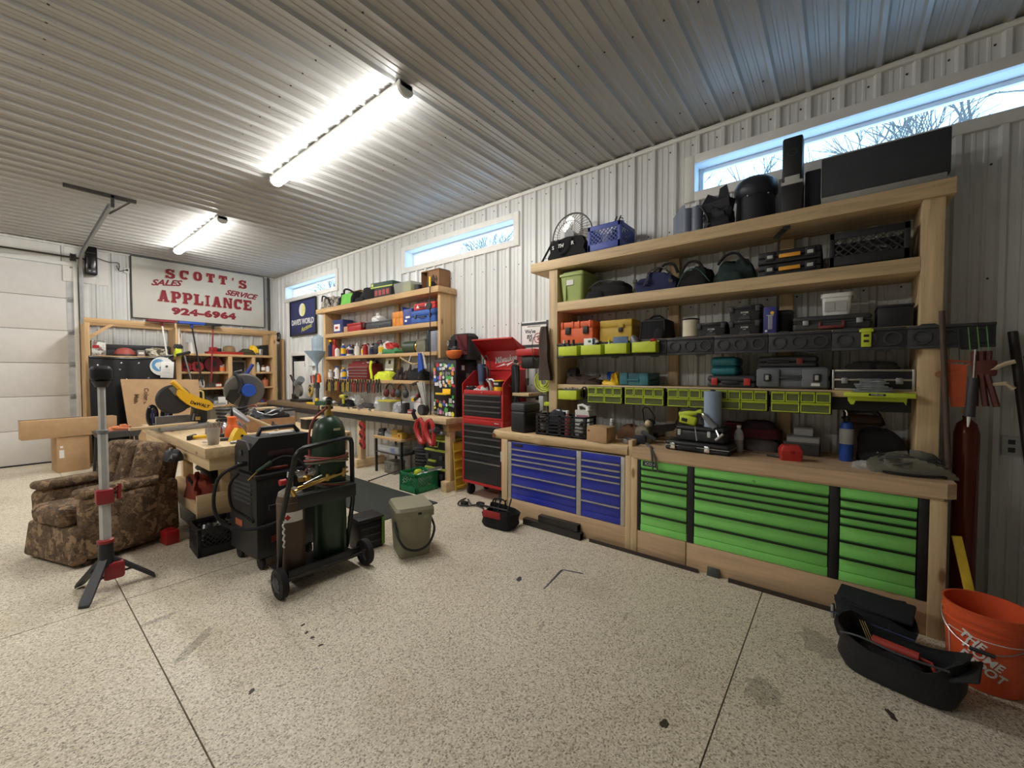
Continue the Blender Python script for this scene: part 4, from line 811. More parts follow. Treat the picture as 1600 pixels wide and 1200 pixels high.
for i, (y, x, w, d, h, l, m) in enumerate(((.33, 3.70, .22, .2, .05, 'lowest grey sheet-metal tray of the pile behind the red box', GREY), (.31, 3.70, .2, .2, .045, 'middle clear parts box of the pile behind the red box', LGREY), (.27, 3.74, .12, .15, .06, 'topmost clear parts box of the pile behind the red box', LGREY))):
    t = rw('parts_box', l, 'parts box', y, BT + (0, .092, .139)[i] if i else BT, x, group='parts boxes behind the red box'); hh = .09 if i == 0 else h; obj('box_body', MB().box(0, w, 0, d, 0, hh - .008, .006), m if i else plain('sack_grey', C(76, 74, 74), .6), t); obj('box_lid', MB().box(-.002, w + .002, -.002, d + .002, hh - .008, hh, .003), CLEAR if i else GREY, t)
t = rw('glue_tube', 'yellow-banded tube lying behind the red box', 'tube', .33, BT, 3.56); obj('tube', MB().cyl((0, 0, .02), (.1, .02, .02), .018), DGREY, t); obj('yellow_band', MB().cyl((.03, .006, .02), (.075, .015, .02), .0195), YEL, t)
t = rw('red_box', 'small red faceted plastic box on the bench front', 'box', .315, BT, 3.38, .25); obj('box_body', MB().taper(.12, .1, .135, .115, 0, .07, .065, .055, .01).taper(.135, .115, .1, .085, .07, .105, .065, .055, .01), REDP, t); obj('hasp', MB().box(.05, .08, -.004, .008, .05, .075, .003), RED, t)
t = rw('scribe', 'black thin screwdriver lying on bench left of the red box', 'screwdriver', .52, BT, 3.50); obj('shaft', MB().cyl((0, 0, .008), (.12, -.01, .006), .003, n=6), STEEL, t); obj('grip', MB().cyl((.11, -.01, .009), (.19, -.03, .009), .008, n=8), BLACK, t)
t = rw('propane_torch', 'blue propane torch cylinder with bent steel nozzle', 'torch', -.04, BT, 3.66); obj('tank', MB().lathe([(.036, 0), (.039, .008), (.039, .235), (.03, .265), (.014, .275)], 20), BLUE, t); obj('paper_label', MB().lathe([(.0396, .12), (.0396, .225)], 20), LGREY, t); obj('valve', MB().lathe([(.014, .27), (.016, .3), (.013, .315)], 12).cyl((-.03, 0, .3), (.02, 0, .3), .008), BLACK, t); obj('nozzle', MB().tube([(0, 0, .31), (0, 0, .335), (-.02, 0, .375), (-.035, 0, .40)], .006, 6), CHROME, t)
t = rw('dark_jacket', 'dark work jacket heaped behind the blue torch', 'jacket', -.075, BT, 3.66); obj('cloth', MB().lump(.02, .27, .02, .15, 0, .22, .2, 151), BLACKC, t); obj('sleeve', MB().curve([(.05, .04, .03), (.14, .0, .06), (.24, .02, .05)], .04, 8), BLACKC, t)
t = rw('brown_grinder', 'old brown bench grinder behind the jacket', 'grinder', .0, BT, 3.83); obj('body', MB().box(.03, .22, 0, .09, 0.0, .25, .02).cyl((.02, .045, .27), (.23, .045, .27), .04), plain('brown_enamel', C(88, 66, 52), .5), t); obj('guard', MB().curve([(.02, .045, .32), (.1, .045, .335), (.2, .045, .33), (.24, .045, .24)], .015, 6), BLACKM, t)
t = rw('plastic_bag_heap', 'crumpled clear plastic bag of hardware on right end of bench', 'bag', -.17, BT, 3.36); mb = MB().lump(0, .32, 0, .14, 0, .1, .5, 161, 40, 18, .8); obj('bag_body', mb, glassy('dirty_film', C(120, 118, 104), .12, .8), t, sharp=12); obj('cable_inside', MB().tube([(.16 + .14 * math.cos(a), .07 + .06 * math.sin(a), .06 + .03 * math.sin(a * 1.7) + .02) for a in [i * .4 for i in range(40)]], .006, 5), DGREY, t); obj('black_strip', MB().curve([(.04, -.02, .012), (.14, -.035, .01), (.26, -.02, .012), (.34, .04, .012)], .009, 6), BLACK, t); obj('film', MB().lump(-.1, .06, .03, .14, 0, .04, .35, 163, 22, 10, .8), CLEAR, t, sharp=12)

# ---- hung on the right end of the rail, and the dark corner
t = rw('hand_pole', 'brown wooden pole leaning in front of the right shelf post', 'pole', -.44, .94, 3.44); obj('shaft', MB().cyl((.06, .0, 0), (.015, 0, .92), .014), plain('old_wood', C(82, 64, 52), .6), t); obj('collar', MB().cyl((.016, 0, .55), (.016, .03, .55), .02), plain('rust', C(150, 96, 66), .6), t); obj('hook', MB().tube([(.06, 0, .01), (-.0, -.02, -.01), (-.06, -.02, .005)], .007, 6), plain('rust', C(150, 96, 66), .6), t)
t = rw('pruning_saw', 'orange-handled saw hanging from the right end of the rail', 'saw', -.475, 1.30, 3.455); obj('blade', MB().prism([(.0, .26), (.09, .24), (.085, .0), (.03, -.0)], 0, .012), plain('saw_orange', C(206, 86, 44), .5), t); obj('frame', MB().tube([(.0, .006, .27), (.12, .006, .26), (.02, .006, .2)], .008, 6), plain('saw_orange', C(206, 86, 44), .5), t); obj('cord', MB().tube([(.06, .01, .26), (.055, .03, .46)], .003, 4), DGREY, t)
t = rw('loppers', 'bundle of dark red loppers with wooden grips hung on the rail', 'loppers', -.565, 1.26, 3.44)
for k in range(3): obj('arm', MB().tube([(.02 + .03 * k, .0 + .01 * k, .36), (.03 + .022 * k, .0, .22), (.03 + .04 * k, -.01, .05)], .014, 6), plain('oxide_red', C(92, 40, 34), .6), t)
for k in range(2): obj('grip', MB().tube([(.08, .0, .25 - .08 * k), (.14, -.01, .29 - .11 * k), (.17, -.012, .3 - .15 * k)], .012, 6), plain('pale_grip', C(190, 172, 140), .6), t)
obj('head', MB().box(.02, .11, -.012, .02, .22, .31, .012), MATS['oxide_red'], t)
for k in range(3): obj('green_cord', MB().tube([(.01 + .035 * k, .02, .36), (.0 + .035 * k, .028, .50)], .003, 4), plain('green_cord', C(96, 150, 84), .8), t)
t = rw('caulk_gun', 'grey caulking gun hanging beside the dark red loppers', 'caulk gun', -.545, 1.19, 3.43); obj('tube', MB().cyl((.03, 0, .06), (.04, 0, .28), .022), DGREY, t); obj('nozzle', MB().cyl((.028, 0, .06), (.025, 0, .0), .009, .004), WPLAS, t); obj('rod', MB().cyl((.04, 0, .28), (.043, 0, .44), .005, n=6), STEEL, t)
t = rw('lime_hook', 'small lime hook clipped on the black rail near right post', 'hook', -.10, 1.665, 3.488); obj('hook_body', MB().box(.0, .05, -.006, 0, .0, .12, .006).box(-.01, .06, -.012, 0, .095, .115, .004), LIME, t); obj('cut_out', MB().box(.012, .038, -.008, -.005, .03, .045).box(.012, .038, -.008, -.005, .065, .08), BLACK, t)
t = rw('gas_cylinder', 'tall glossy red-brown cylinder standing in the dark right corner', 'cylinder', -.62, 0, 3.76); obj('shell', MB().lathe([(.055, 0), (.058, .01), (.058, 1.12), (.045, 1.18), (.02, 1.205), (.02, 1.23)], 22), plain('copper_red', C(110, 40, 24), .2, .3), t); obj('valve', MB().cyl((0, 0, 1.23), (0, 0, 1.27), .014).cyl((-.03, 0, 1.255), (.03, 0, 1.255), .008), BRASS, t)
for i, (y, x, dx, h, r, l) in enumerate(((-.93, 3.55, .34, 1.75, .022, 'dark steel pipe leaning on the wall, nearest the red-brown cylinder'), (-.99, 3.5, .38, 1.6, .018, 'dark steel pipe leaning on the wall, second in the right corner'), (-1.06, 3.3, .58, 1.3, .014, 'rusty steel rod leaning on the wall at the right picture edge'))):
    t = rw('steel_pipe', l, 'pipe', y, 0, x, group='pipes leaning in the right corner'); obj('pipe', MB().cyl((0, 0, 0.005), (-.06 + .25 * (i < 2) - .3 * (i < 2), dx, h), r, n=12), (DSTEEL, DSTEEL, plain('rust', C(150, 96, 66), .6))[i], t); obj('collar', MB().cyl((0, .01, .04), (-.002, .018, .09), r * 1.25, n=12), DSTEEL, t)
t = rw('outlet', 'double wall outlet on the right wall behind the red-brown cylinder', 'outlet', -.80, .98, 3.93); obj('plate', MB().box(0, .08, 0, .02, 0, .12, .003), LGREY, t)
for z in (.035, .085): obj('socket', MB().box(.025, .055, -.002, .004, z - .015, z + .015, .002), DGREY, t)
t = rw('spirit_level', 'yellow spirit level leaning behind the orange bucket', 'level', -.60, .0, 3.22); obj('beam', MB().at((0, 0, .0), (-.12, -.17, 0)).box(-.0, .04, .0, .022, 0.01, .60, .003), plain('level_yellow', C(226, 190, 40), .45), t); obj('vial', MB().at((0, 0, .0), (-.12, -.17, 0)).box(.008, .028, -.002, .002, .26, .31, .002), LIME, t)
t = thing('bucket', 'orange five-gallon plastic bucket with white lettering in the right foreground', 'bucket', (2.965, -.575, 0), math.radians(-105))
BO = plain('bucket_orange', C(226, 84, 40), .45, var=.05)
obj('pail', MB().lathe([(.125, 0), (.13, .004), (.142, .28), (.15, .283), (.15, .292), (.145, .295), (.146, .315), (.152, .318), (.152, .332), (.147, .335), (.148, .362), (.154, .365), (.154, .37), (.146, .37), (.128, .02), (.0, .018)], 36), BO, t)
obj('bail', MB().tube([(.152 * math.cos(a), -.152 * abs(math.sin(a)) - .0, .31 - .11 * math.sin(a)) for a in [PI * i / 16 for i in range(17)]], .003, 5), STEEL, t); obj('bail_grip', MB().cyl((-.04, -.154, .20), (.04, -.154, .20), .009), BLACK, t)
def wrap(parent, s, size, z, x, m, rot=0.0, R=.1415):
    o = text(s, size, m, parent, (0, 0, 0), (0, 0, 0), bold=.0015)
    c, sn = math.cos(rot), math.sin(rot)
    for v in o.data.vertices:
        u, w = v.co.x * c - v.co.y * sn + x, v.co.x * sn + v.co.y * c + z; r = .126 + .05 * w + .0055 + v.co.z; a = u / r
        v.co = Vector((r * math.sin(a), -r * math.cos(a), w))
for s, dz, dx in (('THE', .232, -.035), ('HOME', .17, .0), ('DEPOT', .118, .0)): wrap(t, s, .052, dz, dx, WPLAS, -.5)
fr = MB(); q = [(-.13, .06), (-.13, .25), (.13, .25)]
for (u0, w0), (u1, w1) in zip(q, q[1:]): fr.tube([((.1325 + .05 * w) * math.sin(u / .14), -(.1325 + .05 * w) * math.cos(u / .14), w) for u, w in [(u0 + (u1 - u0) * i / 12, w0 + (w1 - w0) * i / 12) for i in range(13)]], .002, 4)
obj('logo_frame', fr, WPLAS, t)
def softbag(t, w, d, h, m, open_=.75, seed=1):
    """open-topped work bag, walls with thickness, mouth gaping"""
    rn = random.Random(seed); R = []; n = 24
    def ring(s, z, wob):
        return [(w / 2 + math.copysign(abs(math.cos(a)) ** .5, math.cos(a)) * w / 2 * s + wob * math.sin(3 * a + seed), d / 2 + math.copysign(abs(math.sin(a)) ** .5, math.sin(a)) * d / 2 * s + wob * math.cos(2 * a + seed), z + wob * 1.6 * math.sin(2 * a + seed * 2)) for a in [2 * PI * k / n for k in range(n)]]
    R = [ring(.84, 0, 0), ring(.9, .01, 0), ring(1, h * .3, .008), ring(.93, h * .62, .014), ring(.99, h, .022), ring(.95, h, .022), ring(.93, h * .7, .006), ring(.92, h * .3, .004), ring(.8, .02, 0)]
    obj('bag_body', MB().loft(R), m, t); return t
t = thing('tool_bag', 'black rectangular tool bag pushed against the bench base, right foreground', 'bag', (2.90, .02, 0), math.radians(-100)); softbag(t, .34, .22, .21, plain('blue_black_nylon', C(26, 28, 36), .8, bump=.3), seed=3)
obj('flap', MB().at((.0, .0, .2), (.12, 0, 0)).box(.01, .33, .02, .21, 0, .02, .008), MATS['blue_black_nylon'], t); obj('buckle', MB().box(-.012, .004, .06, .09, .08, .16, .004), STEEL, t); obj('piping', MB().tube([(.0, -.006, .15), (.16, -.012, .16), (.34, -.006, .15)], .005, 5), plain('navy_piping', C(44, 56, 96), .7), t)
t = thing('tool_bag', 'open black tool bag with gaping mouth on the floor, nearest the camera', 'bag', (2.62, .0, 0), math.radians(-103)); softbag(t, .44, .27, .19, plain('worn_nylon', C(32, 33, 35), .8, bump=.3), seed=7)
obj('end_flap', MB().at((.40, .03, .14), (0, -.5, 0)).box(0, .1, 0, .2, 0, .012, .005), MATS['worn_nylon'], t); obj('wire_rim', MB().curve([(.02, .0, .19), (.1, -.01, .21), (.25, -.012, .2), (.4, .01, .2)], .005, 5), DGREY, t)
t = thing('grease_gun', 'red-bodied hand tool lying inside the open black bag', 'hand tool', (2.735, -.15, .022), math.radians(-100)); obj('barrel', MB().cyl((0, 0, .12), (.17, -.01, .12), .024, .022), plain('gun_red', C(180, 56, 44), .5), t); obj('trigger', MB().tube([(.17, -.01, .12), (.21, -.01, .115), (.23, -.03, .07), (.25, -.03, .06)], .008, 6), plain('gun_red', C(180, 56, 44), .5), t); obj('tool_stack', MB().lump(-.06, .22, -.08, .08, 0, .1, .2, 171), BLACKC, t)
for k in range(3): obj('zip_tie', MB().cyl((-.02 + .01 * k, .02, .1), (-.06 + .01 * k, .06, .17), .002, n=4), plain('straw', C(160, 130, 60), .6), t)

# ---- steel stock on the floor in front of the bench, tool bag by the chest
for i, (x, y0, y1, z, l) in enumerate(((3.17, 2.42, 1.78, 0, 'longer black square steel tube on the floor against the bench base'), (3.19, 2.25, 1.82, .0605, 'shorter black square steel tube lying on top of the longer one'))):
    t = rw('steel_tube', l, 'steel tube', y0, z, x, group='square steel tubes on the floor'); w = y0 - y1; q = .006; mb = MB(); s = .06
    mb.box(0, w, 0, s, 0, q, .001).box(0, w, 0, s, s - q, s, .001).box(0, w, 0, q, q, s - q).box(0, w, s - q, s, q, s - q); obj('tube_walls', mb, plain('mill_scale', C(56, 52, 50), .4, .5), t)
for i, (y0, y1, l) in enumerate(((1.71, .80, 'longer flat dark steel bar on the floor at the bench base'), (.60, -.03, 'flat dark steel bar on the floor right of the small plate'))):
    t = rw('steel_bar', l, 'steel bar', y0, 0, 3.205, group='flat bars at the bench base'); obj('bar', MB().prism([(0, 0), (.03, 0), (.03, .006), (.006, .006), (.006, .03), (0, .03)], 0, y0 - y1, 'x'), plain('rusty_steel', C(66, 54, 48), .6, .3), t)
t = rw('steel_plate', 'small grey-green steel plate leaning on the bench base', 'plate', .745, 0, 3.215); obj('plate', MB().at((0, 0, 0), (-.3, 0, 0)).box(0, .085, 0, .006, 0, .065, .001), plain('plate_green', C(70, 76, 70), .5, .4), t)
t = rw('tool_bag', 'black and red open-mouth tool bag on the floor by the red chest', 'bag', 2.73, 0, 2.86, .12); softbag(t, .36, .22, .16, BLACKC, seed=5); obj('red_panel', MB().box(.06, .26, -.012, .004, .11, .175, .004), plain('bag_red', C(170, 40, 40), .8), t); obj('frame_bar', MB().tube([(.0, .02, .2), (.02, -.0, .215), (.34, -.0, .21), (.36, .02, .2)], .008, 6), BLACK, t); obj('handle', MB().curve([(.1, .1, .17), (.12, .1, .26), (.24, .1, .26), (.26, .1, .17)], .008, 6), BLACKC, t)
for k in range(4): obj('tool_handle', MB().cyl((.08 + .05 * k, .12, .05), (.1 + .06 * k, .16, .25 + .02 * (k % 2)), .008, n=8), (BLACK, DGREY)[k % 2], t)

# ================================================================ red roller chest
CX = 3.50
t = rw('roller_cabinet', 'red and black roller tool cabinet standing between the two benches', 'tool chest', 3.60, 0, CX); W = .655
MR = plain('chest_red', C(186, 36, 36), .38, var=.05); MBK = plain('drawer_black', C(34, 34, 36), .42, var=.06)
obj('carcass', MB().box(0, W, .01, .42, .16, .945, .004), MR, t)
for x in (0, W - .03): obj('side_post', MB().box(x, x + .03, -.012, .01, .16, .945, .003), MR, t)
obj('top_rail', MB().box(.03, W - .03, -.012, .01, .885, .945, .003), MR, t); obj('bottom_rail', MB().box(.03, W - .03, -.012, .01, .16, .195, .003), MR, t)
zs = [.885, .81, .735, .66, .56, .45, .195]
for k in range(6): drawer(t, .033, W - .033, zs[k + 1] + .003, zs[k] - .002, MBK, plain('pull_black', C(128, 128, 130), .3, .6), 0, .022)
for x in (.07, W - .07):
    for y in (.07, .36):
        c = obj('caster', MB().lathe([(.03, -.016), (.062, -.014), (.062, .014), (.03, .016)], 18, (x, y, .062), 'x'), RUBBER, t); obj('fork', MB().box(x - .028, x - .02, y - .03, y + .03, .05, .158).box(x + .02, x + .028, y - .03, y + .03, .05, .158).box(x - .03, x + .03, y - .03, y + .03, .15, .16), BLACKM, c)
o = text('Milwaukee', .016, WPLAS, t, (.56, -.0135, .915), bold=.0004)
t = rw('tool_chest', 'red top tool chest with raised lid standing on the roller cabinet', 'tool chest', 3.60, .946, CX)
obj('carcass', MB().box(0, W, .01, .42, 0, .30, .003), MR, t)
for x in (0, W - .03):
    obj('side_post', MB().box(x, x + .03, -.01, .01, 0, .30, .003), MR, t)
for x in (0, W - .012): obj('side_wall', MB().prism([(-.01, .30), (.42, .30), (.42, .58), (.20, .58), (-.01, .42)], x, x + .012, 'x'), MR, t)
obj('front_rail', MB().box(.03, W - .03, -.012, .01, .295, .345, .003), MR, t); obj('front_rail', MB().box(.03, W - .03, -.012, .01, 0, .03, .003), MR, t); obj('back_wall', MB().box(0, W, .41, .42, .30, .50), MR, t)
zs = [.295, .23, .168, .106, .03]
for k in range(4): drawer(t, .033, W - .033, zs[k + 1] + .003, zs[k] - .002, MBK, MATS['pull_black'], 0, .02)
ld = obj('lid', MB().box(.004, W - .004, .415, .43, .50, .84, .003).prism([(.43, .84), (.16, .965), (.152, .95), (.415, .825)], .004, W - .004, 'x').prism([(.42, .82), (.16, .955), (.42, .70)], .002, .012, 'x').prism([(.42, .82), (.16, .955), (.42, .70)], W - .012, W - .002, 'x').box(0, W, .40, .43, .585, .6, .003), MR, t)
text('Milwaukee', .11, WPLAS, ld, (.34, .413, .72), rot=(PI / 2, -.12, 0), bold=.002, shear=.25, sx=.75); obj('bolt_mark', MB().prism([(.17, .62), (.33, .672), (.32, .65), (.50, .70), (.36, .632), (.37, .655)], .411, .414), WPLAS, ld)
obj('lock', MB().cyl((W / 2, -.014, .32), (W / 2, -.01, .32), .008, n=10), STEEL, t); obj('hook', MB().tube([(W + .004, .12 + .03 * math.cos(a), .42 + .025 * math.sin(a)) for a in [PI + i * PI / 8 for i in range(9)]], .005, 5), STEEL, t)
zt = .946 + .3005
t = rw('electric_drill', 'grey and blue corded drill standing nose-down in the red chest', 'power tool', 3.575, zt, 3.70); obj('body', MB().cyl((.06, .05, .14), (.06, .05, .36), .045, .052), plain('drill_blue', C(64, 80, 112), .5), t); obj('gear_case', MB().cyl((.06, .05, .06), (.06, .05, .14), .028, .042), GREY, t); obj('chuck', MB().cyl((.06, .05, 0), (.06, .05, .06), .018, .022), STEEL, t); obj('grip', MB().tube([(.08, .05, .33), (.15, .05, .31), (.165, .05, .2)], .018, 8), BLACK, t); obj('cord', MB().curve([(.09, .05, .36), (.1, .05, .43), (.14, .05, .46), (.19, .05, .38), (.21, .05, .2)], .006, 6), BLACK, t)
t = rw('work_glove', 'red and grey glove lying in the open red chest', 'glove', 3.46, zt, 3.53); obj('palm', MB().lump(.0, .2, 0, .12, 0, .075, .3, 181), LGREY, t); obj('red_back', MB().lump(.02, .16, .02, .1, .03, .095, .25, 182), REDP, t)
t = rw('air_tool', 'chromed air tool among parts in the open red chest', 'hand tool', 3.28, zt, 3.57); obj('barrel', MB().tube([(.0, .02, .17), (.05, .02, .13), (.09, .0, .06), (.1, -.0, .02)], .022, 8), CHROME, t); obj('grip', MB().tube([(.0, .02, .16), (.06, .04, .17), (.1, .05, .14)], .016, 8), GALV, t)
t = rw('putty_can', 'yellow and black tin can in the open red chest', 'can', 3.16, zt, 3.56); obj('can', MB().lathe([(.062, 0), (.063, .003), (.063, .16), (.058, .163)], 24, (.05, .06, 0)), YEL, t); obj('black_band', MB().lathe([(.0635, .085), (.0635, .15)], 24, (.05, .06, 0)), BLACK, t); obj('base_band', MB().lathe([(.0635, .01), (.0635, .03)], 24, (.05, .06, 0)), WPLAS, t); text('WOOD', .03, WPLAS, t, (.05, -.0045, .12), bold=.0006, sx=.7)
t = rw('hand_planer', 'dark tools jumble at left of the open red chest', 'tools', 3.575, zt, 3.52); obj('tools', MB().lump(.0, .1, .0, .14, 0, .08, .3, 191), BLACK, t); obj('wrench', MB().cyl((.0, .02, .08), (.09, .1, .08), .008), CHROME, t)
t = rw('cable_bundle', 'black power leads and strips lying under the red cabinet', 'cables', 3.35, 0, 3.28)
obj('lead', MB().curve([(-.08, .1, .01), (-.06, -.02, .01), (.02, -.12, .01), (.12, -.1, .012), (.2, -.02, .01), (.34, -.04, .01)], .007, 6), BLACK, t); obj('lead', MB().curve([(.0, .06, .01), (.06, .0, .05), (.14, -.02, .01), (.24, .03, .03), (.36, .0, .01)], .007, 6), BLACK, t); obj('plug_block', MB().box(.02, .1, -.09, -.03, 0, .04, .006), BLACK, t); obj('adapter', MB().box(.2, .28, -.02, .04, 0, .05, .008), BLACK, t)
t = rw('switch_box', 'small grey switch box screwed to the left leg of the near bench', 'switch box', 2.80, .55, 3.27); obj('box_body', MB().box(0, .038, 0, .1, 0, .11, .006), LGREY, t); obj('rocker', MB().box(-.004, .0, .03, .07, .04, .08, .002), WPLAS, t)
t = rw('black_scarf', 'black knitted strap hanging on the side of the red chest', 'strap', 2.925, 1.12, 3.66); obj('strap_body', strap(MB(), [(.0, .02, .48), (.03, -.015, .46), (.04, -.02, .3), (.035, -.02, .1), (.05, -.01, .0)], .1, .012, (0, 1, 0)), BLACKC, t); obj('loop', MB().curve([(.04, -.03, .45), (.06, -.03, .2), (.03, -.03, .02)], .012, 6), DGREY, t)

# ---- drill press on the bench behind the crate
t = rw('drill_press', 'red-headed bench drill press behind the power station', 'drill press', 2.87, BT, 3.62)
obj('base', MB().box(.06, .24, .02, .30, 0, .03, .008), BLACKM, t); obj('column', MB().cyl((.2, .22, .03), (.2, .22, .82), .026), STEEL, t); tb = obj('table', MB().box(.02, .22, .0, .24, .33, .35, .006), BLACKM, t); obj('wood_block', MB().box(-.03, .2, -.02, .2, .35, .385, .003), PINE[0], tb); obj('table_arm', MB().box(.16, .24, .16, .27, .3, .36, .01), BLACKM, t)
obj('belt_cover', MB().box(.0, .26, .0, .30, .80, .88, .02), MR, t); obj('head', MB().box(.05, .22, .03, .26, .66, .80, .02), BLACKM, t); obj('quill', MB().cyl((.11, .08, .55), (.11, .08, .66), .022), STEEL, t); obj('chuck', MB().cyl((.11, .08, .47), (.11, .08, .55), .014, .02), DSTEEL, t); obj('feed_handle', MB().cyl((.06, .03, .70), (-.02, -.02, .72), .008), STEEL, t); obj('knob', MB().ball((.03, .02, .71), .02), plain('wood_knob', C(170, 110, 60), .5), t)
t = rw('hose_coil', 'lime air hose coiled up on the drill press stand', 'hose', 2.49, BT, 3.60); obj('post', MB().cyl((.06, .06, 0), (.06, .06, .45), .03), plain('post_green', C(50, 56, 30), .6), t)
hp = [(.02 + (.03 + .0035 * a) * math.cos(a), .0 + .01 * math.sin(a * .8), .52 + (.03 + .0035 * a) * math.sin(a)) for a in [i * .35 for i in range(72)]]
obj('coil', MB().tube(hp, .009, 6), plain('hose_lime', C(190, 204, 50), .5), t); obj('base_cup', MB().lathe([(.05, 0), (.055, .01), (.055, .12), (.05, .125)], 18, (.06, .06, .0)), plain('tan_cup', C(176, 140, 90), .6), t); obj('lid', MB().lathe([(.05, .24), (.05, .27), (.03, .28)], 18, (.05, .05, .02)), LIME, t); obj('switch_box', MB().box(-.06, .0, .02, .08, .2, .36, .006), LGREY, t)
t = thing('wall_sign', 'white framed wall poster reading we have got it, left of the shelf', 'poster', (XW - .026, 3.01, 1.775), -PI / 2)
obj('board', MB().box(0, .36, -.008, .0, 0, .33, .002), PAPER, t); obj('edge', MB().box(-.006, 0, -.012, .0, 0, .33).box(.36, .38, -.012, .0, 0, .33), DGREY, t); obj('top_band', MB().box(0, .36, -.010, -.008, .285, .315), DGREY, t); obj('bottom_band', MB().box(0, .36, -.010, -.008, .02, .055), DGREY, t)
for s, x, z in (("We've", .13, .21), ('got', .12, .16), ('it!', .135, .115)): text(s, .065, DGREY, t, (x, -.009, z), bold=.0015, sx=.9)
obj('red_ring', MB().tube([(.245 + .055 * math.cos(a), -.01, .13 + .055 * math.sin(a)) for a in [i * PI / 12 for i in range(24)]], .005, 5, True), RED, t); text('$', .07, RED, t, (.245, -.009, .13), bold=.001); text('Quality Guaranteed Service', .017, DGREY, t, (.18, -.009, .27))
t = rw('leather_apron', 'dark brown leather apron hanging from the left shelf post', 'apron', 2.455, 1.42, 3.42); R = []
for i in range(10):
    z = .55 * i / 9; w = .04 + .032 * math.sin(PI * min(1, (i + 2) / 9)); R.append([(.10 - .02 * math.sin(z * 4) + w * sx + .01 * math.sin(5 * z * 3 + sx * 2), .05 + .035 * sy + .01 * math.sin(z * 14 + sx), z) for sx, sy in ((-1, -.4), (-.4, -1), (.3, -.7), (1, -1), (1.1, .3), (.3, .8), (-.6, .7))])
obj('hide', MB().loft(R), BROWN, t); obj('neck_loop', MB().tube([(.04, .03, .46), (-.02, .0, .44), (-.04, .0, .34), (-.02, .0, .24), (.03, .0, .2)], .004, 5), BLACK, t)
# ================================================================ far bench and everything under it
FT = .93
t = thing('worktop', 'thick pine worktop of the far bench below the tool shelf', 'worktop', (0, 0, 0)); obj('slab', MB().box(3.38, 3.93, 3.77, 7.0, .855, FT, .005), PINE[1], t)
t = thing('worktop', 'older dark-stained worktop continuing the far bench to the corner', 'worktop', (0, 0, 0)); obj('slab', MB().box(3.36, 3.93, 7.02, 9.25, .85, FT - .01, .005), wood('aged_wood', C(120, 96, 70), 1, .5), t); obj('front_beam', MB().box(3.36, 3.40, 7.02, 9.25, .76, .85, .003), DSTEEL, t)
t = thing('workbench', 'timber far bench frame with chunky legs and dark apron', 'workbench', (0, 0, 0))
for y in (3.80, 5.86, 8.3):
    obj('leg', MB().box(3.47, 3.56, y, y + .095, .13, .75, .004), PINE[2], t); obj('foot', MB().box(3.40, 3.9, y - .002, y + .097, 0, .13, .005), PINE[0], t); obj('cross_beam', MB().box(3.45, 3.9, y, y + .095, .75, .854, .003), FIR[0], t)
obj('apron', MB().box(3.42, 3.445, 3.9, 8.3, .765, .853, .002), plain('dark_apron', C(52, 52, 54), .6), t)
t = rw('milk_crate', 'green plastic milk crate of metal parts on the floor under the far bench', 'crate', 4.37, 0, 3.12); crate(t, .345, .345, .24, GREENP, n=7)
t = rw('metal_offcuts', 'shiny metal brackets poking out of the green crate', 'metal parts', 4.20, .013, 3.25)
obj('bracket', MB().at((.06, .1, .2), (0, -.25, .1)).box(0, .26, 0, .05, 0, .008, .002), STEEL, t); obj('bracket', MB().at((.06, .1, .2), (0, -.25, .1)).box(0, .26, .042, .05, 0, .04, .002), STEEL, t); obj('parts_fill', MB().lump(-.05, .16, -.04, .2, 0, .2, .3, 201), GALV, t); obj('lime_lid', MB().lump(-.06, .02, .0, .1, .18, .24, .1, 202), LIME, t)
def orgz(z, h, l, lat):
    t = rw('organiser_case', l, 'tool case', 4.335, z, 3.50, group='black and lime stacked cases'); obj('body', MB().taper(.40, .3, .42, .32, 0, h - .03, .21, .17, .012), BLACK, t); obj('lid', MB().box(-.005, .425, .0, .34, h - .03, h, .01), plain('olive_lime', C(176, 190, 60), .5), t)
    if lat == 1: obj('latch', MB().tube([(.13, .0, h - .02), (.135, -.012, h * .3), (.28, -.012, h * .3), (.285, .0, h - .02)], .009, 6), MATS['olive_lime'], t)
    else:
        obj('handle', MB().box(.09, .24, -.02, .004, h * .3, h * .42, .006), MATS['olive_lime'], t)
        for x in (.03, .3): obj('latch', MB().box(x, x + .06, -.008, .006, h * .45, h * .7, .004), DGREY, t)
orgz(0, .25, 'lowest black and lime case of the stack behind the green crate', 2); orgz(.2505, .24, 'middle black and lime case with lime handle under the far bench', 2); orgz(.491, .135, 'top black and lime case of the stack under the far bench', 1)
t = rw('band_saw', 'red portable band saw hanging on the front of the far bench', 'power tool', 4.22, .60, 3.25); BR = plain('bandsaw_red', C(182, 42, 40), .45)
for x in (.0, .19): obj('wheel_guard', MB().tube([(x + .02, .03, .28), (x - .01, .03, .2), (x + .03, .03, .1), (x + .09, .03, .02), (x + .14, .03, .01)], [.03, .036, .034, .036, .03], 6), BR, t); obj('arm', MB().tube([(x + .02, .03, .28), (x + .08, .03, .31), (x + .13, .03, .25), (x + .15, .03, .12), (x + .14, .03, .01)], [.03, .026, .03, .026, .03], 6), BR, t)
obj('handle', MB().tube([(-.0, .02, .3), (-.03, .0, .38), (.0, .0, .42)], .026, 8), BLACK, t); obj('motor', MB().cyl((.28, .04, .16), (.38, .05, .2), .04), DGREY, t); obj('clamp_bar', MB().box(.1, .24, .06, .12, .24, .255, .003), DSTEEL, t)
t = rw('bar_clamp', 'long steel clamp bar with dark handle under the worktop edge', 'clamp', 4.0, .70, 3.30); obj('bar', MB().cyl((.0, .05, .04), (.2, .05, .045), .018), GREY, t); obj('knob', MB().ball((-.02, .05, .04), .03), DGREY, t)
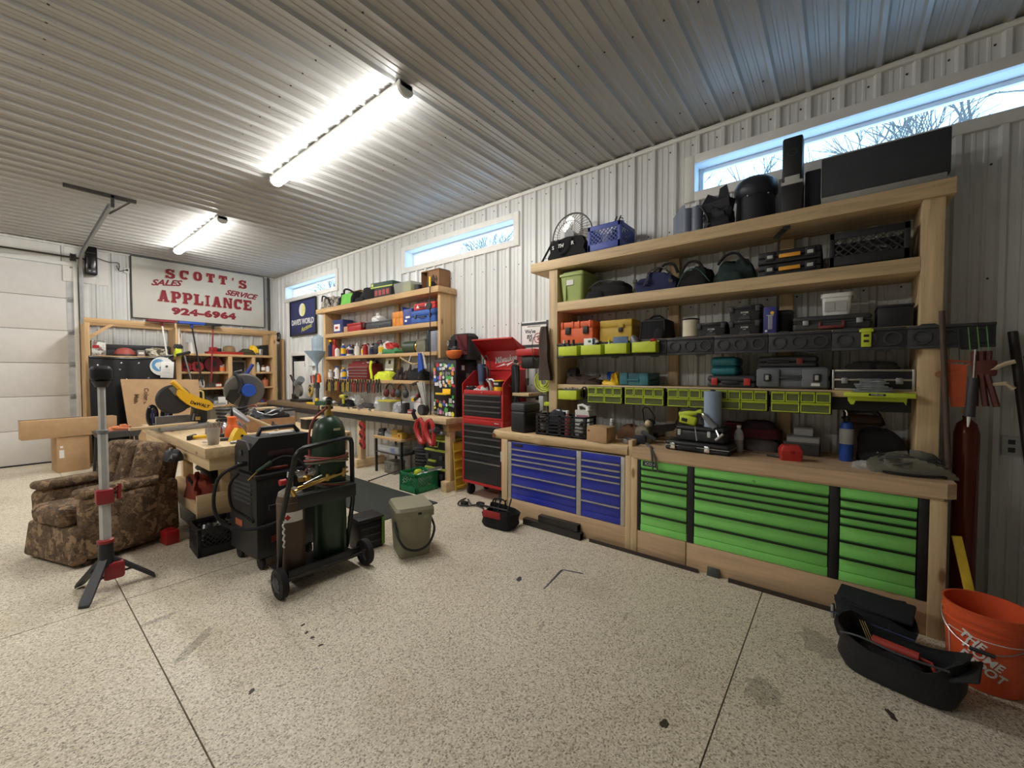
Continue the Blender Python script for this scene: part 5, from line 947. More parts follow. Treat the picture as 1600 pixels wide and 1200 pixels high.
t = rw('drywall_bucket', 'stack of black trays in a black bucket under the far bench', 'bucket', 4.72, 0, 3.58); obj('pail', MB().lathe([(.13, 0), (.15, .2), (.155, .21)], 24, (.14, .14, 0)), BLACK, t)
for k in range(5): obj('tray', MB().lathe([(.12, .21 + .045 * k), (.155 + .006 * (k % 2), .22 + .045 * k), (.15, .25 + .045 * k)], 24, (.14, .14, 0)), BLACK, t)
obj('clutter', MB().lump(.03, .25, .03, .25, .43, .52, .35, 211), DGREY, t)
t = rw('side_table', 'small wooden-topped table with black steel legs under the far bench', 'table', 5.52, 0, 3.47); obj('top', MB().box(0, .70, 0, .42, .51, .55, .004), FIR[0], t); obj('shelf', MB().box(.02, .68, .02, .40, .30, .315, .002), DSTEEL, t)
for x in (.02, .65):
    for y in (.02, .37): obj('leg', MB().box(x, x + .03, y, y + .03, 0, .51, .002), BLACKM, t)
t = rw('battery_charger', 'grey battery charger on the small table under the far bench', 'charger', 5.48, .55, 3.50); obj('body', MB().taper(.16, .14, .12, .11, 0, .1, .09, .08, .015), DGREY, t); obj('port', MB().box(.04, .14, .0, .02, .03, .05, .003), GREY, t)
t = rw('yellow_adapter', 'yellow and clear packet on the small table under the far bench', 'packet', 5.15, .55, 3.50); obj('yellow_block', MB().box(0, .18, .02, .12, 0, .11, .01), plain('dull_yellow', C(204, 164, 60), .5), t); obj('clear_bag', MB().lump(-.12, .04, .0, .12, 0, .13, .25, 221), CLEAR, t)
t = rw('yellow_carton', 'yellow square carton with red dot on the small table', 'carton', 4.95, .55, 3.50); obj('carton_body', MB().box(0, .11, 0, .09, 0, .085, .003), plain('dull_yellow', C(204, 164, 60), .5), t); obj('red_dot', MB().cyl((.05, -.002, .045), (.05, .001, .045), .02, n=14), RED, t)
t = rw('parts_trays', 'clear plastic parts tray on the lower shelf of the small table', 'tray', 5.44, .316, 3.50); obj('tray', MB().box(0, .52, 0, .25, 0, .1, .008), CLEAR, t); obj('label_card', MB().box(.33, .43, -.002, .0, .02, .08), plain('card_blue', C(110, 116, 160), .6), t); obj('contents', MB().lump(.02, .5, .02, .23, .004, .07, .3, 231), plain('mixed_grey', C(150, 146, 138), .7, var=.5, scale=30), t)
t = rw('ammo_can', 'grey metal ammunition can on the floor under the small table', 'can', 5.30, 0, 3.52); obj('can_body', MB().box(0, .24, 0, .2, 0, .15, .008), plain('ammo_grey', C(112, 108, 100), .5), t); obj('can_lid', MB().box(-.006, .246, -.006, .206, .15, .18, .008), MATS['ammo_grey'], t); obj('clasp', MB().tube([(.07, -.008, .14), (.07, -.014, .05), (.15, -.014, .07), (.15, -.008, .14)], .005, 5), STEEL, t)
t = rw('jack_handle', 'steel rod lying on the floor, propped on the small table leg', 'rod', 5.0, 0, 3.1); obj('rod', MB().cyl((-.02, .0, .012), (.2, .34, .13), .009, n=8), DSTEEL, t); obj('tip', MB().cyl((-.03, -.015, .008), (-.02, .0, .012), .012, n=8), BLACK, t)
for i in range(3):
    t = rw('spring_clamp', ('topmost', 'middle', 'lowest')[i] + ' red hand clamp hanging at the far bench leg', 'clamp', 5.78, (.74 - .14 * i), 3.40, group='red clamps at the bench leg'); obj('jaw', MB().prism([(0, 0), (.09, -.02), (.13, -.09), (.11, -.14), (.03, -.12), (-.01, -.05)], 0, .03), BR, t); obj('grip', MB().at((.05, -.006, -.07), (0, .5, 0)).box(-.05, .05, -.004, .0, -.018, .018, .004), BLACK, t)
t = rw('parts_tray', 'long yellow moulded tray leaning between far bench and red cabinet', 'tray', 3.735, 0, 3.50, -.1); YT = plain('tray_yellow', C(196, 158, 40), .5)
obj('tray_back', MB().at((.0, .0, .0), (-.0, -.09, 0)).box(.0, .012, .0, .16, .02, .62, .004), YT, t)
for k in range(5): obj('tray_rib', MB().at((.0, .0, .0), (-.0, -.09, 0)).box(.006, .03, .01, .15, .05 + .11 * k, .075 + .11 * k, .004), YT, t)
obj('tray_rim', MB().at((.0, .0, .0), (-.0, -.09, 0)).tube([(.012, .0, .02), (.012, .0, .62), (.012, .16, .62), (.012, .16, .02)], .009, 6, True), YT, t)
t = thing('floor_mat', 'dark green rubber anti-fatigue mat on the floor before the far bench', 'mat', (2.33, 3.57, 0)); obj('mat', MB().box(0, .74, 0, 3.0, 0, .012, .005), plain('mat_green', C(58, 62, 58), .9, bump=.4), t)

# ---- mini fridge with stickers
t = rw('mini_fridge', 'black mini fridge plastered with stickers on the far bench', 'fridge', 4.205, FT, 3.55); FB = plain('fridge_black', C(24, 24, 26), .35)
obj('cabinet', MB().box(0, .432, .05, .375, 0, .735, .008), FB, t); dd = obj('door', MB().box(0, .432, -.0, .047, .01, .73, .012), FB, t); rn = random.Random(12)
SK = [plain('stick_%d' % i, c, .5, var=.45, scale=90) for i, c in enumerate((C(235, 235, 232), C(200, 40, 44), C(40, 90, 190), C(230, 200, 60), C(70, 170, 70), C(225, 120, 160), C(120, 120, 124), C(236, 140, 50)))]
cells = [(.03 + .057 * i, .04 + .052 * j) for i in range(7) for j in range(13)]
for k, (x, z) in enumerate(cells):
    if .24 < z < .38 and x < .32 or rn.random() < (.03 if z > .38 else .4): continue
    x += rn.uniform(-.014, .014); z += rn.uniform(-.014, .014); w, h = rn.uniform(.016, .032), rn.uniform(.014, .03); m = SK[rn.choice((0, 0, 0, 0, 0, 6, 6, 1, 2, 3, 4, 5, 7))]; y = -.0008 - .0006 * (k % 3); a = rn.uniform(-.4, .4)
    mb = MB().at((x, y, z), (0, a, 0))
    if k % 3 == 0: mb.cyl((0, 0, 0), (0, .0012, 0), w, n=12)
    else: mb.box(-w, w, 0, .0012, -h, h)
    obj('sticker', mb, m, dd)
obj('magnet_tray', MB().box(.13, .34, -.075, -.0035, .285, .297, .003).box(.19, .34, -.012, -.0035, .297, .36, .003).box(.13, .34, -.08, -.075, .285, .31, .002), YEL, dd)
for k in range(3): obj('side_sticker', MB().box(.432, .4332, .1 + .08 * k, .15 + .09 * k, .60 - .1 * k, .66 - .1 * k), SK[(0, 6, 6)[k]], t)
t = rw('work_backpack', 'black and dark red tool backpack standing on the mini fridge', 'backpack', 4.08, FT + .7355, 3.655); obj('pack_body', MB().taper(.40, .24, .36, .2, 0, .30, .21, .14, .04).taper(.36, .2, .30, .14, .30, .34, .21, .14, .04), plain('pack_black', C(36, 33, 35), .9, bump=.3), t); obj('front_pocket', MB().taper(.15, .05, .13, .04, .02, .26, .11, .02, .015), BLACKC, t); obj('red_panel', MB().taper(.17, .04, .15, .03, .06, .32, .30, .03, .015), DRED, t); obj('side_pocket', MB().taper(.05, .14, .05, .12, .02, .17, .005, .14, .02), BLACKC, t); obj('carabiner', MB().tube([(.06 + .015 * math.cos(a), -.012, .22 + .032 * math.sin(a)) for a in [i * PI / 6 for i in range(12)]], .004, 5, True), LGREY, t); obj('strap', strap(MB(), [(.2, .0, .3), (.27, -.05, .27), (.33, -.05, .2), (.37, -.0, .12)], .035, .005, (0, 1, 0)), DRED, t)
t = rw('hard_hat', 'orange hard hat upside down in front of the backpack on the fridge', 'hard hat', 3.82, FT + .7355, 3.515); R = []
for i in range(8):
    q = i / 7; r = .015 + .095 * math.sin(q * PI / 2); R.append([(.0 + r * 1.05 * math.cos(a), .05 + r * .9 * math.sin(a), .105 - .1 * math.cos(q * PI / 2)) for a in [2 * PI * k / 22 for k in range(22)]])
R += [[(.0 + .108 * math.cos(a), .05 + .094 * math.sin(a), .11 + .006 * math.cos(a)) for a in [2 * PI * k / 22 for k in range(22)]], [(.0 + .1 * math.cos(a), .05 + .086 * math.sin(a), .108) for a in [2 * PI * k / 22 for k in range(22)]], [(.0 + .07 * math.cos(a), .05 + .06 * math.sin(a), .06) for a in [2 * PI * k / 22 for k in range(22)]]]
obj('shell', MB().loft(R), plain('hat_orange', C(226, 112, 44), .45), t); obj('suspension', MB().tube([(.075 * math.cos(a), .05 + .065 * math.sin(a), .125 + .008 * math.sin(3 * a)) for a in [i * PI / 10 for i in range(20)]], .008, 5, True), BLACK, t); obj('ear_cup', MB().ball((.02, .04, .14), (.035, .03, .03)), DGREY, t)

# ---- items on the far worktop
def onbench(name, label, cat, k, x, group=None, z=FT):   # k = Y/X of the sight line
    return rw(name, label, cat, k * x, z, x, group=group)
t = onbench('white_board', 'worn white plastic panel leaning on the mini fridge', 'panel', 1.262, 3.50); obj('panel', MB().at((0, .0, 0), (0, -.22, 0)).prism([(.12, .0), (.14, .0), (.18, .42), (.02, .44)], 0, .012), plain('worn_white', C(168, 168, 160), .6), t); obj('edge_strip', MB().at((0, .0, 0), (0, -.22, 0)).box(.14, .15, -.003, .014, .0, .42, .002), BROWN, t)
t = onbench('detergent_jug', 'white jug with red cap on the far worktop', 'jug', 1.30, 3.62); obj('jug_body', MB().taper(.15, .11, .15, .11, 0, .2, .06, .05, .025).taper(.15, .11, .06, .06, .2, .24, .06, .05, .02), WPLAS, t); obj('red_label', MB().taper(.152, .112, .1, .08, .15, .26, .06, .05, .025), plain('jug_red', C(196, 44, 70), .5), t); obj('cap', MB().cyl((.06, .05, .25), (.06, .05, .29), .022), WPLAS, t)
t = onbench('bluetooth_speaker', 'round black speaker on the far worktop beside the white panel', 'speaker', 1.275, 3.45); obj('cabinet', MB().cyl((.05, .0, .07), (.05, .09, .07), .07, n=22), BLACK, t); obj('grille', MB().cyl((.05, -.004, .07), (.05, .0, .07), .058, n=22), DGREY, t)
t = onbench('red_puck', 'small red round tin on the far worktop', 'tin', 1.345, 3.46); obj('tin', MB().lathe([(.05, 0), (.052, .004), (.052, .05), (.048, .055)], 20, (.04, .04, 0)), RED, t); obj('label_band', MB().lathe([(.0525, .015), (.0525, .038)], 20, (.04, .04, 0)), plain('pale_label', C(190, 190, 196), .4), t)
t = onbench('black_flask', 'black and grey cordless light standing on the far worktop', 'light', 1.385, 3.44); obj('body', MB().box(0, .09, 0, .07, 0, .14, .02), DGREY, t); obj('head', MB().box(.04, .1, -.01, .08, .0, .15, .015), BLACK, t); obj('aerial', MB().cyl((-.03, .03, 0.005), (-.03, .03, .19), .008), BLACK, t); obj('foot', MB().box(-.06, .02, .0, .06, 0, .012, .003), BLACK, t)
t = onbench('parts_box', 'clear parts box with yellow lid on the far worktop', 'box', 1.55, 3.44); obj('box_body', MB().taper(.28, .16, .30, .17, 0, .14, .15, .085, .015), glassy('milky_clear', C(170, 170, 160), .3, .6), t); obj('box_lid', MB().box(-.01, .31, -.005, .18, .14, .165, .006), plain('lid_yellow', C(206, 196, 60), .5), t); obj('contents', MB().lump(.02, .27, .02, .14, .004, .1, .2, 241), plain('olive_bits', C(96, 90, 60), .8, var=.4, scale=40), t)
for i, (k, x, w, h, m, l) in enumerate(((1.46, 3.46, .30, .14, CLEAR, 'clear film packet with blue sheet on the far worktop'), (1.60, 3.62, .28, .18, CLEAR, 'crumpled clear bags behind the yellow-lidded box'), (1.72, 3.50, .32, .08, plain('sack_dark', C(70, 66, 66), .8), 'low heap of dark straps on the far worktop'), (1.80, 3.66, .3, .17, CLEAR, 'crumpled clear bags behind the dark straps'), (1.36, 3.70, .3, .22, CLEAR, 'clear bags of fittings behind the white jug'), (1.90, 3.50, .36, .1, BLACKC, 'black cable heap on the far worktop near its left end'))):
    t = onbench('plastic_packet', l, 'packet', k, x); obj('film', MB().lump(0, w, 0, .17, 0, h, .3, 250 + i, 26, 12, .75), m, t, sharp=14); obj('insert', MB().lump(.04, w - .05, .03, .13, .0, h * .6, .25, 260 + i), (NAVY, LGREY, DGREY, LGREY, GREY, DGREY)[i], t)
    if i in (1, 3): obj('white_tag', MB().at((w / 2, .02, h * .6), (-.5, 0, .2)).box(-.04, .04, -.002, .002, -.03, .03), PAPER, t)
for i in range(6):
    t = onbench('hand_tool', ('silver pliers lying at the front of the far worktop', 'black ratchet lying on the far worktop beside the pliers', 'wooden-handled file lying on the far worktop', 'steel spanner lying on the far worktop', 'black screwdriver lying on the far worktop, left part', 'grey scraper lying on the far worktop, left part')[i], 'hand tool', 1.585 + .045 * i, 3.405)
    obj('handle', MB().at((0, .02, .01), (0, 0, .4 * (-1) ** i)).cyl((0, 0, 0), (.09, 0, 0), .01, n=8), (GALV, BLACK, PINE[0], STEEL, BLACK, GREY)[i], t); obj('head', MB().at((0, .02, .01), (0, 0, .4 * (-1) ** i)).box(.085, .15, -.012, .012, -.006, .006, .002), STEEL, t)
t = onbench('impact_driver', 'yellow-green cordless driver standing on the far worktop', 'power tool', 1.87, 3.47); obj('battery', MB().box(0, .11, 0, .07, 0, .05, .008), BLACK, t); obj('grip', MB().tube([(.055, .035, .05), (.05, .035, .15)], .022, 8), plain('driver_lime', C(196, 190, 60), .5), t); obj('body', MB().cyl((-.02, .035, .17), (.12, .035, .17), .034), plain('driver_lime', C(196, 190, 60), .5), t); obj('chuck', MB().cyl((.12, .035, .17), (.17, .035, .17), .016), BLACK, t)
t = onbench('angle_grinder', 'black angle grinder lying on far worktop, left of the driver', 'power tool', 2.0, 3.48); obj('body', MB().cyl((0, .04, .05), (.2, .03, .06), .035), BLACK, t); obj('disc', MB().cyl((.22, .03, .03), (.22, .03, .04), .06, n=20), DSTEEL, t); obj('head', MB().cyl((.19, .03, .06), (.25, .03, .05), .03), LGREY, t)
t = onbench('white_can', 'white capped can lying on the far worktop beside the black post', 'can', 2.035, 3.47); obj('can', MB().cyl((0, .03, .1), (.12, .03, .1), .045), WPLAS, t); obj('cap', MB().cyl((.12, .03, .1), (.18, .03, .1), .046), BLACK, t); obj('rest', MB().box(0, .16, 0, .06, 0, .06, .004), BLACK, t)
t = onbench('green_tray', 'low green case lying at the front of the older worktop', 'case', 2.13, 3.40, z=FT - .01); obj('body', MB().box(0, .34, 0, .12, 0, .06, .015), plain('dk_green', C(40, 80, 56), .5), t); obj('lid', MB().box(0, .34, 0, .12, .055, .075, .01), MATS['dk_green'], t)
t = onbench('chop_saw', 'grey metal abrasive chop saw on the older worktop', 'chop saw', 2.42, 3.55, z=FT - .01); obj('base', MB().box(0, .45, 0, .28, 0, .05, .008), DSTEEL, t); obj('arm', MB().tube([(.1, .1, .05), (.05, .1, .25), (.0, .1, .38), (-.12, .1, .47)], .032, 8), DSTEEL, t); obj('motor', MB().at((.16, .1, .38), (0, -.5, 0)).cyl((-.08, 0, 0), (.14, 0, 0), .07), GREY, t); obj('guard', MB().cyl((.2, .06, .22), (.2, .12, .22), .12, n=22), plain('guard_grey', C(150, 146, 140), .4, .6), t); obj('handle', MB().cyl((-.12, .1, .47), (-.2, .1, .52), .02), BLACK, t); obj('vise', MB().box(.02, .12, .02, .1, .05, .15, .01), DSTEEL, t)
t = onbench('yellow_bar', 'yellow bar clamp lying on the older worktop', 'clamp', 2.22, 3.45, z=FT - .01); obj('bar', MB().box(0, .42, 0, .03, 0, .035, .004), YEL, t); obj('jaw', MB().box(.32, .40, -.0, .04, .035, .12, .005), YEL, t)
t = rw('peg_column', 'white tool caddy post with hanging tools at the left shelf post', 'tool caddy', 7.86, FT - .01, 3.66); obj('column', MB().box(0, .14, 0, .05, 0, .84, .006), WPLAS, t)
for k in range(4): obj('bracket', MB().box(.0, .16, -.06, .0, .35 + .17 * k, .37 + .17 * k, .004), (PINE[0], LGREY, LGREY, LGREY)[k], t)
for k in range(5): obj('tool', MB().tube([(.02 + .03 * k, -.03, .38), (.02 + .03 * k, -.04, .52 + .03 * (k % 3))], .011, 6), (RED, BLACK, WPLAS, RED, ORANGE)[k], t)
obj('coil', MB().tube([(.08 + .06 * math.cos(a), -.05 - .002 * a, .22 + .09 * math.sin(a)) for a in [i * .5 for i in range(38)]], .012, 6), plain('yellow_cord', C(190, 160, 70), .6), t); obj('coil', MB().tube([(.07 + .04 * math.cos(a), -.08, .28 + .06 * math.sin(a)) for a in [i * .5 for i in range(26)]], .01, 6), BLACK, t)
t = rw('dark_mast', 'black scarf-wrapped pole standing before the left shelf post', 'pole', 7.42, FT - .01, 3.54); obj('pole', MB().tube([(0, 0, 0), (.01, 0, .3), (-.02, 0, .42), (.0, 0, .56)], [.03, .035, .045, .02], 8), plain('mast_grey', C(74, 76, 80), .7), t); obj('wrap', MB().lump(-.06, .05, -.04, .04, .3, .54, .15, 271), DGREY, t); obj('orange_cap', MB().lump(.04, .13, -.03, .03, .4, .54, .25, 272), ORANGE, t)
t = rw('funnel', 'pale blue plastic funnel hooked on the shelf end', 'funnel', 7.68, 1.62, 3.56); obj('cone', MB().lathe([(.025, .0), (.03, .04), (.10, .14), (.19, .25), (.2, .27), (.19, .27), (.02, .05)], 24, (.2, 0, 0)), plain('funnel_blue', C(158, 186, 214), .35), t); obj('spout', MB().lathe([(.012, -.1), (.02, .01)], 14, (.2, 0, 0)), MATS['funnel_blue'], t)
t = rw('water_jug', 'clear blue water jug standing on end beside the shelf', 'jug', 7.95, 1.80, 3.66); obj('jug_body', MB().lathe([(.1, 0), (.12, .02), (.12, .14), (.115, .16), (.12, .18), (.12, .34), (.1, .38), (.03, .42)], 20, (.1, .12, 0)), glassy('jug_blue', C(150, 180, 205), .1, .5), t); obj('bracket', MB().box(-.02, .22, .0, .28, -.03, -.0, .004), WPLAS, t)

# ================================================================ far shelf
t = thing('shelving_unit', 'pine tool shelf above the far bench with four loaded shelves', 'shelving', (0, 0, 0))
obj('shelf', MB().box(3.60, 3.93, 4.16, 7.56, 2.575, 2.655, .004), FIR[1], t)
for z0, z1, y0 in ((2.125, 2.19, 4.245), (1.735, 1.785, 4.245), (1.335, 1.385, 4.55)): obj('shelf', MB().box(3.64, 3.93, y0, 7.29, z0, z1, .003), FIR[1], t)
obj('post', MB().box(3.64, 3.93, 7.29, 7.37, FT - .008, 2.575, .003), FIR[2], t); obj('side_board', MB().box(3.66, 3.93, 4.19, 4.24, 1.70, 2.575, .003), FIR[2], t); obj('stud', MB().box(3.88, 3.93, 5.42, 5.50, FT, 2.575, .003), FIR[2], t)
ZA, ZB, ZD, ZE = 2.655, 2.19, 1.785, 1.385
t = rw('camo_bag', 'grey camouflage-print bag at left end of the far top shelf', 'bag', 7.5, ZA, 3.62); obj('bag_body', MB().lump(0, .62, 0, .28, 0, .2, .2, 301), patchy('grey_camo', [C(130, 122, 112), C(90, 80, 72), C(60, 54, 50), C(170, 162, 150)], 20), t); obj('strap', MB().curve([(.1, .02, .14), (.2, -.01, .22), (.36, .0, .16), (.45, .0, .05)], .014, 6), BLACKC, t)
t = rw('lime_bag', 'lime green and black gear bag on the far top shelf', 'bag', 6.82, ZA, 3.62); obj('bag_body', MB().taper(.42, .23, .36, .2, 0, .18, .26, .125, .05), plain('bright_green', C(104, 196, 64), .7), t); obj('black_side', MB().lump(.0, .12, .0, .27, 0, .2, .2, 311), BLACKC, t); obj('black_end', MB().lump(.40, .52, .0, .27, 0, .2, .2, 312), BLACKC, t); obj('handle', MB().curve([(.06, .1, .17), (.16, .05, .26), (.3, .05, .25), (.44, .1, .17)], .016, 6), BLACKC, t)
t = rw('tan_carton', 'tan flat carton behind the lime green bag', 'carton', 6.85, ZA, 3.89); obj('carton_body', MB().box(0, .4, 0, .035, .0, .27, .004), CARD, t); obj('flap', MB().box(0, .4, -.05, .0, .265, .27), CARD, t)
t = rw('black_hood', 'black soft cap-shaped bag on the far top shelf', 'bag', 6.19, ZA, 3.62); obj('bag_body', MB().lump(0, .47, 0, .27, 0, .22, .12, 321, pw=.7), BLACKC, t); obj('brim', MB().lump(-.02, .25, -.04, .05, 0, .06, .1, 322), BLACKC, t)
t = rw('router_case', 'black case with red-framed slots on the far top shelf', 'tool case', 5.69, ZA, 3.62); obj('body', MB().box(0, .44, 0, .28, 0, .135, .01), plain('brown_black', C(48, 42, 44), .6), t)
for k in range(4): obj('slot', MB().box(.03 + .1 * k, .1 + .1 * k, -.004, .002, .03, .11, .004), plain('rose_red', C(180, 66, 66), .6), t)
t = rw('green_carton', 'long dark green flat carton laid on the slotted case', 'carton', 5.76, ZA + .1355, 3.61, -.0); obj('carton_body', MB().at((0, 0, 0), (0, 0, .1)).box(0, .50, 0, .27, 0, .1, .003), plain('deep_green', C(46, 74, 58), .6), t); obj('lime_stripe', MB().at((0, 0, 0), (0, 0, .1)).box(.0, .5, -.002, .0, .02, .035), LIME, t); obj('lime_patch', MB().at((0, 0, 0), (0, 0, .1)).box(.02, .06, -.003, .0, .045, .085), LIME, t)
t = rw('clear_tub', 'clear parts tub with lime contents on the far top shelf', 'tub', 5.22, ZA, 3.62); obj('tub', MB().taper(.38, .2, .42, .22, 0, .16, .21, .13, .02), glassy('milky_clear', C(170, 170, 160), .3, .6), t); obj('lime_block', MB().box(.2, .40, .04, .18, .01, .13, .01), plain('pale_lime', C(206, 220, 96), .6), t)
t = rw('wooden_crate', 'brown wooden beverage crate standing on end at the shelf right end', 'crate', 4.66, ZA, 3.72); WC = plain('crate_brown', C(140, 98, 62), .7)
obj('crate_shell', MB().box(0, .38, 0, .012, 0, .012).box(0, .012, 0, .2, 0, .27).box(.368, .38, 0, .2, 0, .27).box(0, .38, 0, .2, .258, .27).box(0, .38, 0, .2, 0, .012).box(.14, .15, 0, .2, 0, .27).box(.15, .37, .01, .02, .0, .27), WC, t); obj('dark_motif', MB().prism([(.2, .13), (.25, .06), (.3, .13), (.25, .2)], .004, .0095).prism([(.16, .13), (.185, .08), (.19, .13), (.185, .18)], .004, .0095).prism([(.34, .13), (.315, .08), (.31, .13), (.315, .18)], .004, .0095), BROWN, t)
for i, y in enumerate((4.72, 4.44)): t = rw('tape_roll', ('left', 'right')[i] + ' black tape roll in front of the wooden crate', 'tape', y, ZA, 3.62); obj('roll', MB().lathe([(.03, 0), (.055, 0), (.055, .08), (.03, .08), (.03, .0)], 20, (.055, .05, 0)), BLACK, t); obj('core', MB().lathe([(.029, .0), (.026, .078)], 16, (.055, .05, 0)), CARD, t)
t = rw('fishing_rod', 'thin black rod standing against the far shelf front, right end', 'rod', 4.29, FT, 3.57); obj('rod', MB().cyl((0, 0, 0), (.0, 0, 1.85), .009, .006, 8), BLACK, t); obj('grip', MB().cyl((0, 0, 1.72), (0, 0, 1.85), .014, n=8), YEL, t); obj('reel', MB().cyl((.0, -.03, 1.46), (.0, -.005, 1.46), .05, n=18), BLACK, t)
# second shelf
t = rw('powder_tub', 'blue and white detergent tub on the second far shelf', 'tub', 7.1, ZB, 3.68); obj('tub', MB().taper(.32, .2, .34, .21, 0, .22, .17, .1, .03), plain('tub_blue', C(48, 56, 120), .5), t); obj('white_label', MB().box(.06, .26, -.006, .0, .04, .16), PAPER, t); obj('lid', MB().taper(.36, .22, .36, .22, .21, .235, .17, .1, .03), plain('tub_blue', C(48, 56, 120), .5), t); obj('red_mark', MB().box(.1, .2, -.008, -.005, .08, .12), RED, t)
t = rw('small_carton', 'small tan carton between blue tub and red tin', 'carton', 6.72, ZB, 3.68); obj('carton_body', MB().box(0, .12, 0, .15, 0, .1, .003), CARD, t); obj('tape', MB().box(.05, .07, -.001, .15, .1, .101), plain('tape_tan', C(160, 124, 84), .5), t)
t = rw('red_tin', 'red metal cash-box style tin on the second far shelf', 'box', 6.58, ZB, 3.67); obj('box_body', MB().box(0, .42, 0, .2, 0, .1, .006), RED, t); obj('box_lid', MB().box(-.006, .426, -.006, .206, .1, .14, .006), RED, t); obj('dark_flap', MB().box(.426, .50, .02, .2, .05, .12, .006), BROWN, t)
t = rw('grey_tray', 'flat dark grey plastic tray case on the second far shelf', 'case', 6.0, ZB, 3.66); obj('body', MB().box(0, .7, 0, .25, 0, .09, .012), DGREY, t); obj('lid', MB().box(.005, .695, .005, .25, .085, .12, .012), DGREY, t); obj('latch', MB().box(.25, .4, -.01, .005, -.0, .03, .004), BLACK, t)
t = rw('white_bag', 'white crumpled bag on the grey tray case', 'bag', 5.95, ZB + .1205, 3.72); obj('film', MB().lump(0, .22, 0, .15, 0, .1, .3, 331), WPLAS, t); obj('knot', MB().lump(.08, .14, .04, .1, .07, .14, .3, 332), WPLAS, t)
t = rw('orange_case', 'orange square carry case on the second far shelf', 'case', 5.31, ZB, 3.68); case(t, .27, .2, .22, plain('amber_orange', C(230, 140, 44), .5), ribs=2, handle=False, latches=0); obj('handle', MB().box(.08, .19, .08, .11, .22, .235, .004), BLACK, t)
t = rw('circular_saw_box', 'blue retail carton beside the blue tool case', 'carton', 5.03, ZB, 3.68); obj('carton_body', MB().box(0, .2, 0, .2, 0, .235, .003), plain('carton_blue', C(46, 66, 148), .5), t); obj('side_flap', MB().at((0, 0, .2), (0, -.3, 0)).box(-.01, .0, 0, .18, 0, .08), plain('carton_blue', C(46, 66, 148), .5), t); obj('white_print', MB().box(.06, .16, -.002, .0, .1, .13).box(.04, .09, -.002, 0, .05, .08), PAPER, t)
t = rw('tool_case', 'blue hard tool case with black handle on the second far shelf', 'tool case', 4.82, ZB, 3.66); CB = plain('case_blue', C(44, 90, 176), .45); case(t, .53, .25, .19, CB, latches=2, handle=True, b=.02)
t = rw('red_case', 'red tool case with white logos on top of the blue case', 'tool case', 4.78, ZB + .1905, 3.68); case(t, .46, .2, .1, REDP, latches=0, handle=True); obj('logo', MB().prism([(.06, .03), (.09, .08), (.12, .03)], -.003, .0), WPLAS, t); obj('logo', MB().prism([(.24, .03), (.27, .08), (.3, .03)], -.003, .0), WPLAS, t)
# third shelf: bottles
bt = [(WPLAS, RED), (BLUE, WPLAS), (WPLAS, BLUE), (LGREY, BLACK), (WPLAS, WPLAS), (plain('pale_bottle', C(206, 204, 190), .4), YEL), (RED, WPLAS), (DGREY, WPLAS), (WPLAS, RED), (plain('cream_bottle', C(214, 200, 160), .4), GREY)]
wd = ('red-capped white', 'white-capped blue', 'blue-capped white', 'black-capped grey', 'all white', 'yellow-capped pale', 'white-capped red', 'white-capped dark', 'red-capped tall white', 'cream')
wh = ('at the left end', 'second in the row', 'third in the row', 'fourth in the row', 'in the middle', 'right of the middle', 'near the green case', 'behind the front bottles', 'beside the dark gun', 'at the right of the bottles')
for i in range(10):
    y = 6.98 - .15 * i; h = (.17, .22, .2, .16, .2, .15, .2, .15, .2, .17)[i]; t = rw('bottle', '%s bottle %s on the third far shelf' % (wd[i], wh[i]), 'bottle', y, ZD, 3.70 + .03 * (i % 3), group='bottles on the third far shelf'); bottle(t, .042, h, bt[i][0], bt[i][1], .45, (PAPER, YEL, RED, NAVY)[i % 4])
for i in range(8): t = rw('small_bottle', '%s bottle from the left crowded at the back of the third far shelf' % ('first', 'second', 'third', 'fourth', 'fifth', 'sixth', 'seventh', 'eighth')[i], 'bottle', 6.9 - .16 * i, ZD, 3.86, group='bottles at the back of the third far shelf'); bottle(t, .036, .19 + .02 * (i % 3), (WPLAS, DGREY, LGREY, BROWN)[i % 4], (BLACK, RED, WPLAS)[i % 3], .45, (NAVY, PAPER, RED)[i % 3])
for i, (y, m, c, l) in enumerate(((7.2, NAVY, YEL, 'navy spray bottle with yellow trigger at the far shelf end'), (7.05, RED, RED, 'tall red spray bottle on the third far shelf'))):
    t = rw('spray_bottle', l, 'spray bottle', y, ZD, 3.69); bottle(t, .045, .27, m, m, .35); obj('trigger', MB().prism([(-.05, .27), (.03, .27), (.03, .3), (-.04, .31), (-.06, .295), (-.03, .285), (-.045, .24), (-.035, .24)], -.012, .012), c, t)
t = rw('black_drum', 'black cylindrical lantern on the third far shelf', 'lantern', 5.92, ZD, 3.70); obj('drum', MB().lathe([(.09, 0), (.1, .02), (.1, .15), (.07, .19), (.02, .2)], 20, (.1, .1, 0)), BLACK, t); obj('handle', MB().tube([(.02, .1, .17), (.06, .1, .23), (.14, .1, .23), (.18, .1, .17)], .008, 6), BLACK, t)
t = rw('green_cloth', 'green and red cloth heap on the third far shelf', 'cloth', 5.64, ZD, 3.66); obj('green_part', MB().lump(0, .46, 0, .2, 0, .08, .25, 341), plain('leaf_green', C(60, 132, 80), .8), t); obj('red_part', MB().lump(.1, .3, .04, .18, .05, .16, .3, 342), REDP, t); obj('white_part', MB().lump(.0, .16, .05, .18, .04, .18, .3, 343), WPLAS, t)
